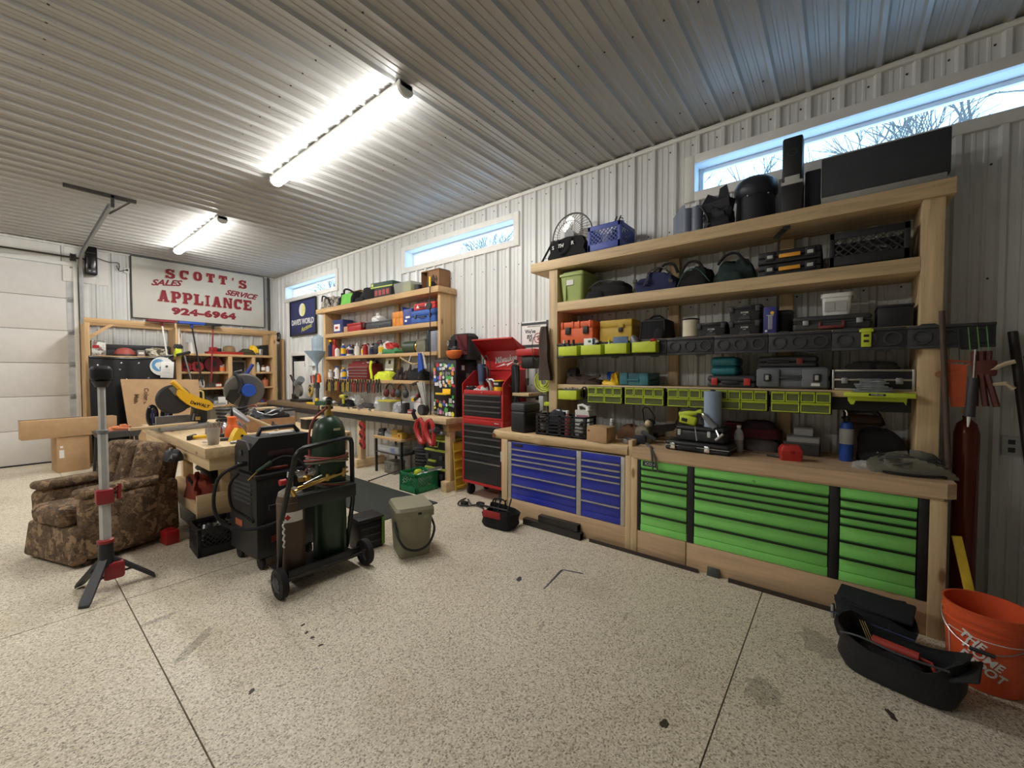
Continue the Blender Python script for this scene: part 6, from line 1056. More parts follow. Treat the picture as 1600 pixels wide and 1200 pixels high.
t = rw('green_canister', 'dark green canister lying on the third far shelf', 'canister', 5.10, ZD, 3.70); obj('drum', MB().cyl((0, .09, .09), (.28, .09, .09), .09, n=22), plain('canister_green', C(52, 70, 52), .45), t); obj('end_cap', MB().cyl((.28, .09, .09), (.32, .09, .09), .08, n=22), BRASS, t); obj('cradle', MB().box(.02, .26, .03, .15, 0, .02), BLACK, t)
t = rw('grey_box', 'grey and olive box beside the dark green canister', 'box', 4.76, ZD, 3.70); obj('box_body', MB().box(0, .2, 0, .18, 0, .17, .008), plain('olive_grey', C(110, 108, 90), .6), t); obj('lid', MB().box(-.004, .204, -.004, .184, .17, .19, .004), plain('olive_grey', C(110, 108, 90), .6), t)
t = rw('grey_case', 'light grey upright case at right end of the third far shelf', 'case', 4.48, ZD, 3.68); obj('body', MB().box(.03, .22, 0, .22, 0, .29, .02), plain('lilac_grey', C(128, 132, 146), .5), t); obj('spine', MB().box(-.03, .03, .0, .22, 0, .31, .02), BLACK, t); obj('rib', MB().box(.06, .19, -.006, .004, .03, .26, .004), plain('lilac_grey', C(128, 132, 146), .5), t)
# fourth shelf
for i in range(6):
    t = rw('spray_can', '%s spray can on the fourth far shelf' % ('white leftmost', 'pale second', 'tall white third', 'lilac fourth', 'blue and yellow fifth', 'blue rightmost')[i], 'can', 7.22 - .118 * i, ZE, 3.69 + .04 * (i % 2), group='spray cans on the fourth far shelf'); bottle(t, .038, .17 + .03 * (i % 3), (LGREY, WPLAS, WPLAS, plain('lilac', C(150, 140, 170), .4), BLUE, BLUE)[i], (WPLAS, GREY, BLUE, WPLAS, YEL, RED)[i], .6, (PAPER, NAVY, PAPER, WPLAS, YEL, WPLAS)[i])
t = rw('machinist_chest', 'small dark red machinist drawer chest on the fourth far shelf', 'tool chest', 6.54, ZE, 3.66); DR2 = plain('machinist_red', C(130, 34, 36), .4)
obj('carcass', MB().box(0, .60, 0, .26, 0, .24, .005), DR2, t)
for k in range(4): drawer(t, .012, .588, .01 + .05 * k, .055 + .05 * k, DR2, LGREY, 0, .012)
obj('lid', MB().box(-.003, .603, -.003, .263, .24, .262, .006), DR2, t)
t = rw('red_toolbox', 'flat dark red box on top of the machinist chest', 'box', 6.5, ZE + .2625, 3.70); obj('box_body', MB().box(0, .45, 0, .2, 0, .05, .006), DR2, t); obj('white_rag', MB().lump(.3, .5, .0, .15, -.0, .04, .3, 351), PAPER, t)
t = rw('lime_vest', 'bright lime safety vest heaped on the fourth far shelf', 'vest', 5.88, ZE, 3.66); HV = plain('hi_vis', C(214, 226, 40), .7); obj('cloth', MB().lump(.06, .5, 0, .2, 0, .13, .2, 361), HV, t); obj('hanging_strap', strap(MB(), [(.04, .0, .3), (.02, -.01, .2), (.05, -.01, .08), (.04, 0, .0)], .05, .008, (0, 1, 0)), HV, t)
t = rw('paper_tag', 'white paper tag pinned above the lime vest', 'paper', 5.68, ZE + .15, 3.80); obj('sheet', MB().at((0, 0, 0), (-.1, 0, 0)).box(0, .22, 0, .002, 0, .19), PAPER, t); obj('print', MB().at((0, 0, 0), (-.1, 0, 0)).box(.08, .14, -.002, 0, .1, .16), DGREY, t)
t = rw('strap_heap', 'heap of brown leather straps and tool belts on the fourth far shelf', 'straps', 5.32, ZE, 3.67); rn = random.Random(6)
for k in range(6): x = .1 * k; obj('strap', MB().curve([(x, .02, .02), (x + .04, .05 + .05 * rn.random(), .12 + .2 * rn.random() * (k % 2)), (x + .1, .05, .2 * rn.random() + .05), (x + .14, .02, .02)], .016, 6), (BROWN, BLACKC, BROWN)[k % 3], t)
obj('pouch', MB().lump(.34, .72, 0, .2, 0, .16, .25, 371), BLACKC, t); obj('pouch', MB().lump(.0, .3, .02, .2, 0, .09, .25, 372), BROWN, t)
t = rw('bow_saw', 'wooden-handled saw frame and blue guard hung under the third far shelf', 'saw', 5.0, 1.50, 3.60); obj('frame', MB().curve([(.0, 0, .22), (.12, 0, .17), (.3, .0, .12), (.42, .0, .13)], .012, 6), plain('pale_wood', C(176, 150, 110), .6), t); obj('blue_guard', MB().prism([(.42, .0), (.52, .05), (.47, .27), (.42, .27)], -.01, .015), BLUE, t); obj('blade', MB().prism([(.56, .05), (.60, .06), (.52, .29), (.5, .28)], .0, .006), LGREY, t); obj('hanger', MB().cyl((.2, 0, .14), (.2, .04, .24), .005), STEEL, t)
# pliers row on the edge of the fourth shelf
pk = ('yellow', 'black', 'red', 'grey'); PM = [plain('plier_yellow', C(200, 170, 60), .5), BLACK, plain('plier_red', C(150, 48, 44), .5), DGREY]
pl = []
for j in range(4):
    t = rw('pliers', '', 'pliers', 7, 1.335, 3.632, group='%s-handled pliers hanging along the fourth far shelf' % pk[j])
    obj('jaws', MB().prism([(-.012, .05), (.012, .05), (.018, .02), (.006, -.01), (-.006, -.01), (-.018, .02)], -.006, .006), DSTEEL, t)
    for s in (-1, 1): obj('grip', MB().tube([(.012 * s, 0, .0), (.03 * s, 0, -.05), (.024 * s, 0, -.12), (.03 * s, 0, -.16)], .0095, 6), PM[j], t)
    t['label'] = '%s-handled pliers hanging along the edge of the fourth far shelf' % pk[j]; pl.append([t, False])
rn = random.Random(8); ORD = ('first', 'second', 'third', 'fourth', 'fifth', 'sixth', 'seventh', 'eighth'); cnt = [0] * 4
for k in range(22):
    j = (1, 0, 3, 1, 0, 2, 1, 0, 1, 0, 3, 2, 2, 1, 2, 3, 2, 1, 3, 2, 3, 1)[k]; y = 7.22 - .078 * k
    if not pl[j][1]: t = pl[j][0]; pl[j][1] = True
    else: t = dup(pl[j][0])
    t['label'] = '%s %s-handled pliers from the left along the fourth far shelf edge' % (ORD[cnt[j]], pk[j]); cnt[j] += 1
    t.location = (3.628, y, 1.345 + rn.uniform(-.02, .01)); t.rotation_euler = (0, rn.uniform(-.12, .12), -PI / 2)
for i, (y, l, m) in enumerate(((5.4, 'black ear defenders hanging under the fourth far shelf', plain('muff_red', C(96, 36, 36), .6)), (5.1, 'grey ear defenders hanging right of the black ones', DGREY))):
    t = rw('ear_defenders', l, 'ear defenders', y, 1.10, 3.62); obj('band', MB().tube([(.11 + .1 * math.cos(a), 0, .12 + .11 * math.sin(a)) for a in [i_ * PI / 10 for i_ in range(11)]], .012, 6), BLACK, t)
    for x in (.02, .2): obj('cup', MB().ball((x, .0, .09), (.05, .045, .065)), m, t)
t = rw('hand_saw_guard', 'bent brown belt with yellow tag hanging under the fourth far shelf', 'belt', 4.72, 1.05, 3.61); obj('belt', MB().tube([(.0, 0, .28), (.1, 0, .31), (.17, 0, .2), (.1, 0, .1), (.02, 0, .06)], .022, 6), BROWN, t); obj('tag', MB().box(-.02, .04, -.02, .0, .04, .09, .004), YEL, t)
# wall between: breaker panel, sign, bundle in the corner
t = rw('breaker_panel', 'white electrical panel door set into the right wall near the far corner', 'electrical panel', 9.38, .72, 3.94)
obj('recess', MB().box(-.0, .66, .0, .16, 0, .01).box(0, .01, 0, .16, 0, 1.14).box(.65, .66, 0, .16, 0, 1.14).box(0, .66, 0, .16, 1.13, 1.14).box(0, .66, .15, .16, 0, 1.14), DGREY, t)
obj('frame', MB().box(-.09, .0, -.03, .0, -.05, 1.22, .004).box(.66, .75, -.03, .0, -.05, 1.22, .004).box(0, .66, -.03, 0, 1.14, 1.22, .004), WHITE, t); pd = obj('panel_door', MB().box(.07, .60, .0, .02, .02, 1.02, .006), WPLAS, t); obj('print_lines', MB().box(.15, .45, -.002, .0, .70, .703).box(.15, .4, -.002, .0, .64, .643), GREY, pd); obj('hinge', MB().box(.62, .65, -.02, .01, .9, 1.0, .003), DSTEEL, t)
t = rw('framed_sign', "navy Dave's World sign with yellow-white oval on the right wall", 'sign', 9.34, 2.31, XW - .05); obj('board', MB().box(0, 1.12, 0, .02, 0, .69, .002), plain('sign_navy', C(38, 46, 100), .5, var=.04), t)
obj('frame', MB().box(-.02, 1.14, -.012, .026, -.03, 0, .003).box(-.02, 1.14, -.012, .026, .69, .72, .003).box(-.03, 0, -.012, .026, -.03, .72, .003).box(1.12, 1.15, -.012, .026, -.03, .72, .003), BLACKM, t)
obj('oval', MB().prism([(.56 + .14 * math.cos(a), .50 + .135 * math.sin(a)) for a in [i * PI / 16 for i in range(32)]], -.003, .0), plain('oval_yellow', C(226, 222, 130), .5), t); obj('crescent', MB().prism([(.56 + .14 * math.cos(a), .50 + .135 * math.sin(a)) for a in [PI * .4 + i * PI / 16 for i in range(17)]] + [(.53, .40), (.55, .5), (.57, .6)], -.005, -.002), WPLAS, t)
text("DAVE'S WORLD", .155, WPLAS, t, (.56, -.002, .25), bold=.004, sx=.92); text('Auctions!', .14, plain('script_yellow', C(222, 220, 80), .5), t, (.74, -.002, .12), rot=(PI / 2, -.18, 0), shear=.35, sx=.9)
t = rw('cable_hank', 'black cord hank hooked in the corner by the far wall', 'cord', 9.95, 2.2, 3.86); obj('hank', MB().tube([(.06 + .07 * math.cos(a) + .01 * math.sin(a * 3.1), .02 * math.sin(a * .7), .1 + .1 * math.sin(a)) for a in [i * .45 for i in range(60)]], .008, 5), BLACK, t); obj('hook', MB().tube([(.06, .04, .2), (.06, -.0, .3), (.1, .0, .45)], .005, 5), STEEL, t)
# cooler on the floor
t = thing('bucket_cooler', 'tan square bucket cooler with black rope handle on the floor', 'cooler', (1.915, 2.71, 0), math.radians(-24)); TAN = plain('cooler_tan', C(142, 138, 114), .55, var=.04)
obj('tub', MB().taper(.25, .30, .285, .34, 0, .33, .145, .17, .035), TAN, t); li = obj('lid', MB().taper(.315, .37, .315, .37, .33, .385, .145, .17, .04).taper(.315, .37, .29, .345, .385, .41, .145, .17, .04), TAN, t)
for x in (.04, .21): obj('latch', MB().box(x, x + .045, -.024, .0, .315, .345, .005), TAN, t)
obj('badge', MB().box(.16, .19, -.018, -.0, .35, .37, .003), BLACK, li); obj('rope_handle', MB().curve([(-.006, .1, .28), (.0, -.02, .2), (.05, -.035, .11), (.145, -.04, .075), (.24, -.035, .11), (.292, -.02, .22), (.297, .1, .28)], .010, 8), BLACK, t)
# ================================================================ back wall
def bw(name, label, cat, x, y, z, rz=0.0, group=None): return thing(name, label, cat, (x, y, z), rz, group)
t = bw('appliance_sign', "large white painted board reading Scott's Sales Service Appliance on the back wall", 'sign', 1.47, YB - .06, 2.52)
obj('board', MB().box(0, 2.19, 0, .03, 0, 1.115, .003), plain('sign_cream', C(214, 212, 202), .6, var=.05, scale=3), t); obj('edge_band', MB().box(-.012, 0, -.004, .034, -.012, 1.127).box(2.19, 2.202, -.004, .034, -.012, 1.127).box(0, 2.19, -.004, .034, -.012, 0).box(0, 2.19, -.004, .034, 1.115, 1.127), DGREY, t)
SR = plain('sign_red', C(150, 30, 44), .6, var=.12, scale=6); SH = plain('sign_shadow', C(206, 180, 156), .7)
def slab(ch, w, h):
    """bold slab-serif capital as a list of polygons in a w x h cell"""
    s, v = h * .20, w * .37; B = lambda x0, x1, z0, z1: [(x0, z0), (x1, z0), (x1, z1), (x0, z1)]
    ring = lambda a0, a1: [(w / 2 + w / 2 * math.copysign(abs(math.cos(a)) ** .75, math.cos(a)), h / 2 + h / 2 * math.copysign(abs(math.sin(a)) ** .75, math.sin(a))) for a in [math.radians(a0 + (a1 - a0) * i / 20) for i in range(21)]] + [(w / 2 + (w / 2 - v) * math.cos(a), h / 2 + (h / 2 - s) * math.sin(a)) for a in [math.radians(a1 + (a0 - a1) * i / 20) for i in range(21)]]
    bowl = lambda z0, z1: [(w * .3, z0), (w * .78, z0), (w, z0 + (z1 - z0) * .3), (w, z0 + (z1 - z0) * .7), (w * .78, z1), (w * .3, z1), (w * .3, z1 - s * .9), (w * .6, z1 - s * .9), (w * .68, z1 - s * 1.3), (w * .68, z0 + s * 1.3), (w * .6, z0 + s * .9), (w * .3, z0 + s * .9)]
    S = [(0, h * .30), (0, 0), (w * .12, 0), (w * .16, h * .06), (w * .35, 0), (w * .75, 0), (w, h * .15), (w, h * .45), (w * .8, h * .58), (w * .38, h * .68), (w * .36, h * .8), (w * .6, h * .84), (w * .68, h * .68), (w * .94, h * .68), (w * .94, h), (w * .84, h), (w * .8, h * .94), (w * .6, h), (w * .3, h), (w * .02, h * .86), (w * .02, h * .58), (w * .25, h * .44), (w * .64, h * .34), (w * .64, h * .22), (w * .4, h * .16), (w * .28, h * .32)]
    return {'S': [S], 'C': [ring(38, 322), B(w * .74, w, h * .62, h)], 'O': [ring(0, 180), ring(180, 360)], 'T': [B(w * .5 - v * .55, w * .5 + v * .55, 0, h), B(0, w, h - s, h), B(0, w * .2, h * .6, h), B(w * .8, w, h * .6, h), B(w * .2, w * .8, 0, s * .8)],
        'A': [[(w * .08, 0), (w * .36, 0), (w * .62, h), (w * .36, h)], [(w * .92, 0), (w * .58, 0), (w * .36, h), (w * .68, h)], B(w * .3, w * .7, h * .22, h * .38), B(0, w * .4, 0, s * .75), B(w * .54, w, 0, s * .75)],
        'P': [B(w * .1, w * .1 + v, 0, h), bowl(h * .38, h), B(0, w * .55, 0, s * .75), B(0, w * .4, h - s * .75, h)], 'L': [B(w * .12, w * .12 + v, 0, h), B(0, w, 0, s), B(w * .8, w, 0, h * .4), B(0, w * .58, h - s * .75, h)],
        'I': [B(w * .3, w * .7, 0, h), B(w * .1, w * .9, 0, s * .75), B(w * .1, w * .9, h - s * .75, h)], 'N': [B(w * .06, w * .3, 0, h), B(w * .7, w * .94, 0, h), [(w * .1, h), (w * .38, h), (w * .9, 0), (w * .64, 0)], B(0, w * .36, 0, s * .7), B(w * .62, w, h - s * .7, h)],
        'E': [B(w * .1, w * .1 + v, 0, h), B(0, w, 0, s), B(0, w, h - s, h), B(w * .3, w * .72, h * .42, h * .58), B(w * .82, w, 0, h * .36), B(w * .82, w, h * .66, h)], "'": [[(w * .3, h), (w * .7, h), (w * .55, h * .66), (w * .35, h * .66)]]}[ch]
def sign(s, x0, z0, dz, w, h, gap):
    x = x0
    for k, ch in enumerate(s):
        ww = w * {"'": .5, 'I': .62, 'N': 1.1, 'A': 1.1}.get(ch, 1.0); z = z0 + dz(k)
        for m, ox, y in ((SH, -.018, -.0015), (SR, 0, -.003)):
            mb = MB()
            for j, P in enumerate(slab(ch, ww, h)): mb.prism([(x + ox + p[0], z + ox * .6 + p[1]) for p in P], y - .0012 + .00004 * j, y + .0012)
            obj('letter', mb, m, t)
        x += ww + gap
sign("SCOTT'S", .48, .80, lambda k: .035 * math.sin(PI * k / 6) - .0, .145, .18, .072)
sign('APPLIANCE', .36, .34, lambda k: 0, .156, .22, .024)
text('SALES', .15, SR, t, (.48, -.002, .70), bold=.006, shear=.45, sx=1.15, rot=(PI / 2, -.12, 0)); text('SERVICE', .15, SR, t, (1.74, -.002, .66), bold=.006, shear=.45, sx=1.05, rot=(PI / 2, .05, 0)); text('924-6964', .17, SR, t, (1.10, -.002, .175), bold=.011, sx=1.5, space=1.1)

FY, BYK = 9.6, 10.17
t = thing('shelving_unit', 'tall rough lumber shelf frame along the back wall under the white sign', 'shelving', (0, 0, 0))
obj('top_rail', MB().box(.80, 3.71, FY, FY + .04, 2.32, 2.40, .003), FIR[0], t); obj('top_rail', MB().box(.80, 3.71, BYK - .04, BYK, 2.32, 2.40, .003), FIR[0], t)
for x0, x1 in ((.80, .865), (1.97, 2.05), (3.62, 3.71)): obj('post', MB().box(x0, x1, FY, BYK, 0, 2.32, .003), FIR[2], t)
obj('brace', MB().prism([(.866, 2.05), (.866, 2.12), (1.10, 2.319), (1.17, 2.319)], FY + .002, FY + .038), FIR[0], t)
for x0, x1, z0, z1 in ((.866, 1.969, 1.74, 1.785), (2.051, 3.619, 1.82, 1.865), (2.051, 2.80, 1.475, 1.515), (3.29, 3.619, 1.475, 1.515), (2.051, 2.80, 1.165, 1.20), (3.29, 3.619, 1.165, 1.20), (2.051, 3.619, .82, .86)): obj('shelf', MB().box(x0, x1, FY, BYK - .002, z0, z1, .003), FIR[0], t)
for x0, x1 in ((2.80, 2.87), (3.225, 3.29)): obj('divider', MB().box(x0, x1, FY, BYK - .002, .861, 1.819, .003), FIR[2], t)
ZL, ZM, ZN, ZO, ZP = 1.785, 1.865, 1.515, 1.20, .86
t = bw('printed_carton', 'white box with dark leafy print at left end of the back shelf', 'carton', .88, FY + .02, ZL); obj('carton_body', MB().box(0, .17, 0, .2, 0, .25, .004), patchy('leaf_print', [C(214, 212, 202), C(90, 100, 84), C(190, 186, 176), C(120, 60, 60), C(225, 224, 216)], 16, bump=0), t); obj('red_print', MB().box(.01, .09, -.002, 0, .12, .17), RED, t)
t = bw('long_gun_case', 'long grey plastic case lying at the back of the left shelf bay', 'case', 1.05, FY + .35, ZL); case(t, .9, .14, .21, DGREY, latches=3, handle=False)
t = bw('red_helmet', 'faded red domed helmet on the left bay of the back shelf', 'helmet', 1.30, FY + .18, ZL); obj('dome', MB().lathe([(.145, 0), (.145, .03), (.13, .08), (.10, .12), (.05, .145), (.01, .15)], 22), plain('faded_red', C(170, 74, 66), .6), t); obj('dark_liner', MB().lathe([(.15, 0.0), (.158, .01), (.15, .03)], 22), BLACK, t)
t = bw('grey_meter', 'small grey box beside the red helmet on the back shelf', 'box', 1.45, FY + .06, ZL); obj('box_body', MB().box(0, .1, 0, .1, 0, .11, .006), plain('mauve_grey', C(140, 126, 124), .6), t); obj('label', MB().box(.015, .085, -.002, 0, .04, .075), PAPER, t)
t = bw('camo_roll', 'cream camouflage blanket bundle on the left bay of the back shelf', 'blanket', 1.56, FY + .04, ZL); obj('blanket', MB().lump(0, .33, 0, .25, 0, .15, .2, 401), patchy('cream_camo', [C(196, 186, 158), C(120, 108, 84), C(70, 62, 50), C(206, 198, 174)], 22), t); obj('tie', MB().box(.02, .05, -.005, .03, .01, .1, .003), DGREY, t)
BL = plain('liner_black', C(20, 20, 22), .3)
t = bw('bed_liner', 'large glossy black plastic bed liner leaning against the back shelf', 'bed liner', .83, 9.33, 0); R = []
for z, y in ((0, -.06), (.3, .0), (1.0, .07), (1.62, .13), (1.76, .14)): R.append([(x, y + .012 * math.sin(x * 14) + dy, z + (.06 * (x / 1.08) ** 4 if z > 1.6 else 0) - (.02 * math.sin(PI * x / 1.08) if z > 1.7 else 0)) for dy in (0, .03) for x in ([i * 1.08 / 12 for i in range(13)] if dy == 0 else [1.08 - i * 1.08 / 12 for i in range(13)])])
obj('sheet', MB().loft(R), BL, t); obj('rolled_edge', MB().tube([(x, .14 + .012 * math.sin(x * 14), 1.755 + .06 * (x / 1.08) ** 4 - .02 * math.sin(PI * x / 1.08)) for x in [i * 1.08 / 12 for i in range(13)]], .022, 8), BL, t)
for x, z in ((.1, 1.62), (.38, 1.66), (.60, 1.66), (.15, 1.45), (.44, 1.38), (.60, 1.36), (.72, 1.40), (.36, 1.55)): obj('bolt', MB().ball((x, .07 + .063 * (z - 1), z), (.016, .01, .016), 10, 6), CHROME, t)
t = bw('globe_sticker', 'round blue and white globe sign stuck on the black liner', 'sign', 1.73, 9.395, 1.61); obj('disc', MB().cyl((0, 0, 0), (0, .006, 0), .165, n=30), WPLAS, t); obj('blue_map', MB().prism([(.0 + .09 * math.cos(a) - .05, .02 + .11 * math.sin(a)) for a in [i * PI / 8 for i in range(16)]], -.002, .0), plain('globe_blue', C(96, 156, 206), .5), t); obj('white_land', MB().prism([(-.08, .06), (-.02, .08), (.0, .02), (-.04, -.02), (-.03, -.07), (-.07, -.03), (-.10, .02)], -.004, -.0015), WPLAS, t)
t = bw('paper_notice', 'white paper note hanging over the globe sign', 'paper', 1.70, 9.375, 1.41); obj('sheet', MB().at((0, 0, 0), (0, .06, 0)).box(0, .18, 0, .004, 0, .29, .001), PAPER, t); obj('clip', MB().cyl((.09, -.01, .2), (.09, .0, .2), .018, n=12), DGREY, t); obj('print', MB().box(.03, .15, -.001, .0, .14, .146).box(.03, .14, -.001, 0, .11, .116).box(.03, .13, -.001, 0, .08, .086), LGREY, t)
def broom(x, top, bot, hm, sm, label, w=.4):
    t = bw('push_broom', label, 'broom', x, 9.50, 2.405, 0, 'push brooms hung heads-up on the back shelf'); obj('head', MB().box(-w / 2, w / 2, -.06, .12, 0, .022, .006), hm, t); obj('bristles', MB().box(-w / 2 + .01, w / 2 - .01, -.05, .11, .022, .04, .004), hm, t); obj('shaft', MB().cyl((0, .0, 0), (bot[0] - x, -.03, bot[1] - 2.405), .013, n=8), sm, t)
    obj('ferrule', MB().cyl((0, .0, -.0), ((bot[0] - x) * .06, -.002, (bot[1] - 2.405) * .06), .02, n=8), hm, t)
broom(1.76, 0, (1.88, 1.2), plain('broom_red', C(128, 36, 44), .7), WPLAS, 'maroon push broom with white handle, leftmost of three'); broom(2.19, 0, (2.34, 1.25), BLUE, BLACK, 'blue push broom with black handle, middle of three'); broom(2.53, 0, (2.47, 1.3), BLACK, plain('shaft_red', C(140, 34, 44), .5), 'black push broom with red handle, rightmost of three', .26)
t = bw('steel_brush', 'scrub brush with silver handle leaning at the middle shelf post', 'brush', 2.08, 9.50, 1.2); obj('shaft', MB().cyl((.12, .0, 0), (0, .03, .62), .014, n=8), GALV, t); obj('head', MB().at((0, .03, .63), (0, -.3, 0)).box(-.12, .1, -.04, .05, 0, .05, .01), BLACK, t)
t = bw('lime_sprayer', 'lime and black spray gun hooked on the middle shelf post', 'sprayer', 1.99, 9.56, 1.80); obj('body', MB().lump(-.05, .06, -.04, .03, 0, .16, .2, 411), plain('hi_vis', C(214, 226, 40), .7), t); obj('head', MB().lump(-.06, .07, -.03, .03, .14, .22, .2, 412), BLACK, t); obj('wand', MB().cyl((.02, 0, .2), (.03, .02, .52), .012, n=8), WPLAS, t)
t = bw('white_bucket', 'white plastic pail on the upper right bay of the back shelf', 'bucket', 2.25, FY + .12, ZM); obj('pail', MB().lathe([(.07, 0), (.075, .005), (.085, .2), (.09, .205), (.088, .215)], 22), WPLAS, t); obj('bail', MB().tube([(.09 * math.cos(a), -.09 * math.sin(a) * .4, .2 - .05 * math.sin(a)) for a in [PI * i / 10 for i in range(11)]], .003, 4), STEEL, t)
t = bw('red_tray', 'long red metal tray on the upper right bay of the back shelf', 'tray', 2.48, FY + .03, ZM); obj('tray', MB().box(0, .6, 0, .25, 0, .04, .004), REDP, t); obj('lip', MB().box(-.01, .61, -.01, .26, .04, .05, .003), REDP, t)
t = bw('red_charger', 'small red and black charger on the red tray', 'charger', 2.52, FY + .08, ZM + .0505); obj('body', MB().box(0, .12, 0, .1, 0, .09, .01), RED, t); obj('battery', MB().box(.13, .2, .02, .1, 0, .07, .01), BLACK, t)
t = bw('straw_hat', 'tan hat-like bundle on the upper right bay of the back shelf', 'hat', 2.88, FY + .22, ZM + .051); obj('crown', MB().lathe([(.11, 0), (.11, .05), (.095, .11), (.06, .13), (.01, .135)], 18), plain('straw_tan', C(150, 128, 88), .85), t); obj('brim', MB().lathe([(.14, 0), (.15, .005), (.1, .015)], 20), plain('straw_tan', C(150, 128, 88), .85), t)
t = bw('olive_gloves', 'olive and yellow gloves heap on the upper right bay of the back shelf', 'gloves', 3.02, FY + .05, ZM + .051); obj('dark_glove', MB().lump(0, .3, .0, .18, -.05, .06, .3, 421), plain('olive_glove', C(66, 62, 40), .9), t); obj('yellow_glove', MB().lump(.2, .36, .03, .16, .0, .14, .35, 422), YEL, t)
t = bw('silver_jar', 'small silver jar beside the yellow glove', 'jar', 3.42, FY + .1, ZM); obj('jar', MB().lathe([(.04, 0), (.042, .01), (.042, .11), (.035, .12)], 16), GALV, t); obj('lid', MB().cyl((0, 0, .12), (0, 0, .135), .04), LGREY, t)
t = bw('black_bin', 'black folded bin with clear bag at right end of upper back shelf', 'bin', 3.45, FY + .18, ZM); obj('bin_body', MB().prism([(0, 0), (.15, 0), (.15, .24), (.0, .22), (-.06, .16)], 0, .2), BLACK, t); obj('clear_bag', MB().lump(-.09, .02, -.08, .0, 0, .12, .25, 431), CLEAR, t)
for i, (x, r, m, l) in enumerate(((2.15, .09, plain('can_red', C(150, 36, 40), .5), 'left red hose reel on the second back shelf'), (2.32, .1, plain('can_red', C(150, 36, 40), .5), 'right red hose reel on the second back shelf'), (2.58, .15, plain('deep_red', C(96, 22, 32), .4), 'large deep red pan standing on the second back shelf'))):
    t = bw('red_reel', l, 'reel', x, FY + .16, ZN); obj('drum', MB().cyl((0, -.05, r), (0, .05, r), r, n=22), m, t); obj('hub', MB().cyl((0, -.06, r), (0, -.05, r), r * .35, n=14), BLACK, t)
for i, x in enumerate((2.70, 2.75)): t = bw('jam_jar', ('front', 'rear')[i] + ' orange-labelled glass jar on the second back shelf', 'jar', x, FY + .06 + .1 * i, ZN); bottle(t, .035, .12 + .03 * i, plain('copper_jar', C(190, 130, 100), .4), LGREY, .8, ORANGE)
t = bw('yellow_carton', 'yellow printed carton on the third back shelf', 'carton', 2.09, FY + .06, ZO); obj('carton_body', MB().box(0, .12, 0, .12, 0, .17, .003), plain('card_yellow', C(214, 196, 76), .6, var=.3, scale=40), t); obj('print', MB().box(.02, .07, -.002, 0, .05, .1), BLACK, t)
for i, (x, m, l) in enumerate(((2.27, plain('can_red', C(150, 36, 40), .5), 'red tin next to the yellow carton on the third back shelf'), (2.38, LGREY, 'pale bottle on the third back shelf'), (2.66, RED, 'red kettle-like can at right of the third back shelf'))): t = bw('paint_tin', l, 'tin', x, FY + .12, ZO); bottle(t, .05, (.12, .19, .11)[i], m, BLACK, .5, PAPER)
t = bw('door_panel_board', 'dark framed board standing between the two shelf dividers', 'board', 2.90, 9.93, ZP); obj('board', MB().box(0, .30, 0, .02, 0, .88, .003), DGREY, t); obj('rim', MB().box(0, .3, -.012, 0, .86, .9, .003).box(.285, .31, -.012, .0, 0, .9, .003), plain('rim_pale', C(150, 146, 138), .6), t)
for i in range(4): t = bw('long_tool', ('leftmost', 'second', 'third', 'rightmost')[i] + ' long tool handle standing between the shelf dividers', 'tool', 2.92 + .075 * i, 9.68, ZP, 0, 'long tools between the dividers'); obj('shaft', MB().cyl((0, 0, 0), (.01, .1, .62 - .06 * i), .012, n=8), (BLACK, STEEL, BLACK, plain('old_wood', C(82, 64, 52), .6))[i], t); obj('ferrule', MB().cyl((0, 0, 0), (.001, .01, .07), .018, n=8), DSTEEL, t)
for i, (x, z, m, l) in enumerate(((3.36, ZN, WPLAS, 'white elbow pipe on the right cubby of the back shelf'), (3.47, ZN, plain('amber_glass', C(120, 80, 40), .3), 'amber jar in the right cubby of the back shelf'), (3.56, ZN, WPLAS, 'white jar in the right cubby of the back shelf'), (3.36, ZO, LGREY, 'pale bottle in the lower right cubby'), (3.5, ZO, plain('rust_cone', C(180, 96, 60), .6), 'orange-brown cone in the lower right cubby'))):
    t = bw('jar', l, 'jar', x, FY + .1, z); bottle(t, .04 + .02 * (i == 4), (.2, .15, .14, .16, .19)[i], m, (WPLAS, DGREY, RED, LGREY, m)[i], (.6, .7, .8, .5, .3)[i], None if i in (0, 4) else PAPER)
for i, (x, w, h, m, l) in enumerate(((3.33, .2, .09, DRED, 'dark red tool on the lower worktop of the back shelf'), (2.4, .5, .16, plain('sack_grey', C(76, 74, 74), .6), 'grey sacks on the lowest back shelf'), (2.10, .2, .2, BLACKC, 'black bag on the lowest back shelf'))): t = bw('shop_clutter', l, 'clutter', x, FY + .05, ZP); obj('heap', MB().lump(0, w, 0, .3, 0, h, .3, 440 + i), m, t); obj('bit', MB().box(w * .3, w * .6, -.01, .06, 0, h * .5, .01), (BLUE, LGREY, DGREY)[i], t)
t = bw('white_carton', 'white square carton on the lowest back shelf', 'carton', 2.62, FY + .0, ZP); obj('carton_body', MB().box(0, .15, 0, .04, 0, .15, .002), PAPER, t); obj('flap', MB().box(0, .15, 0, .04, .15, .154), PAPER, t)
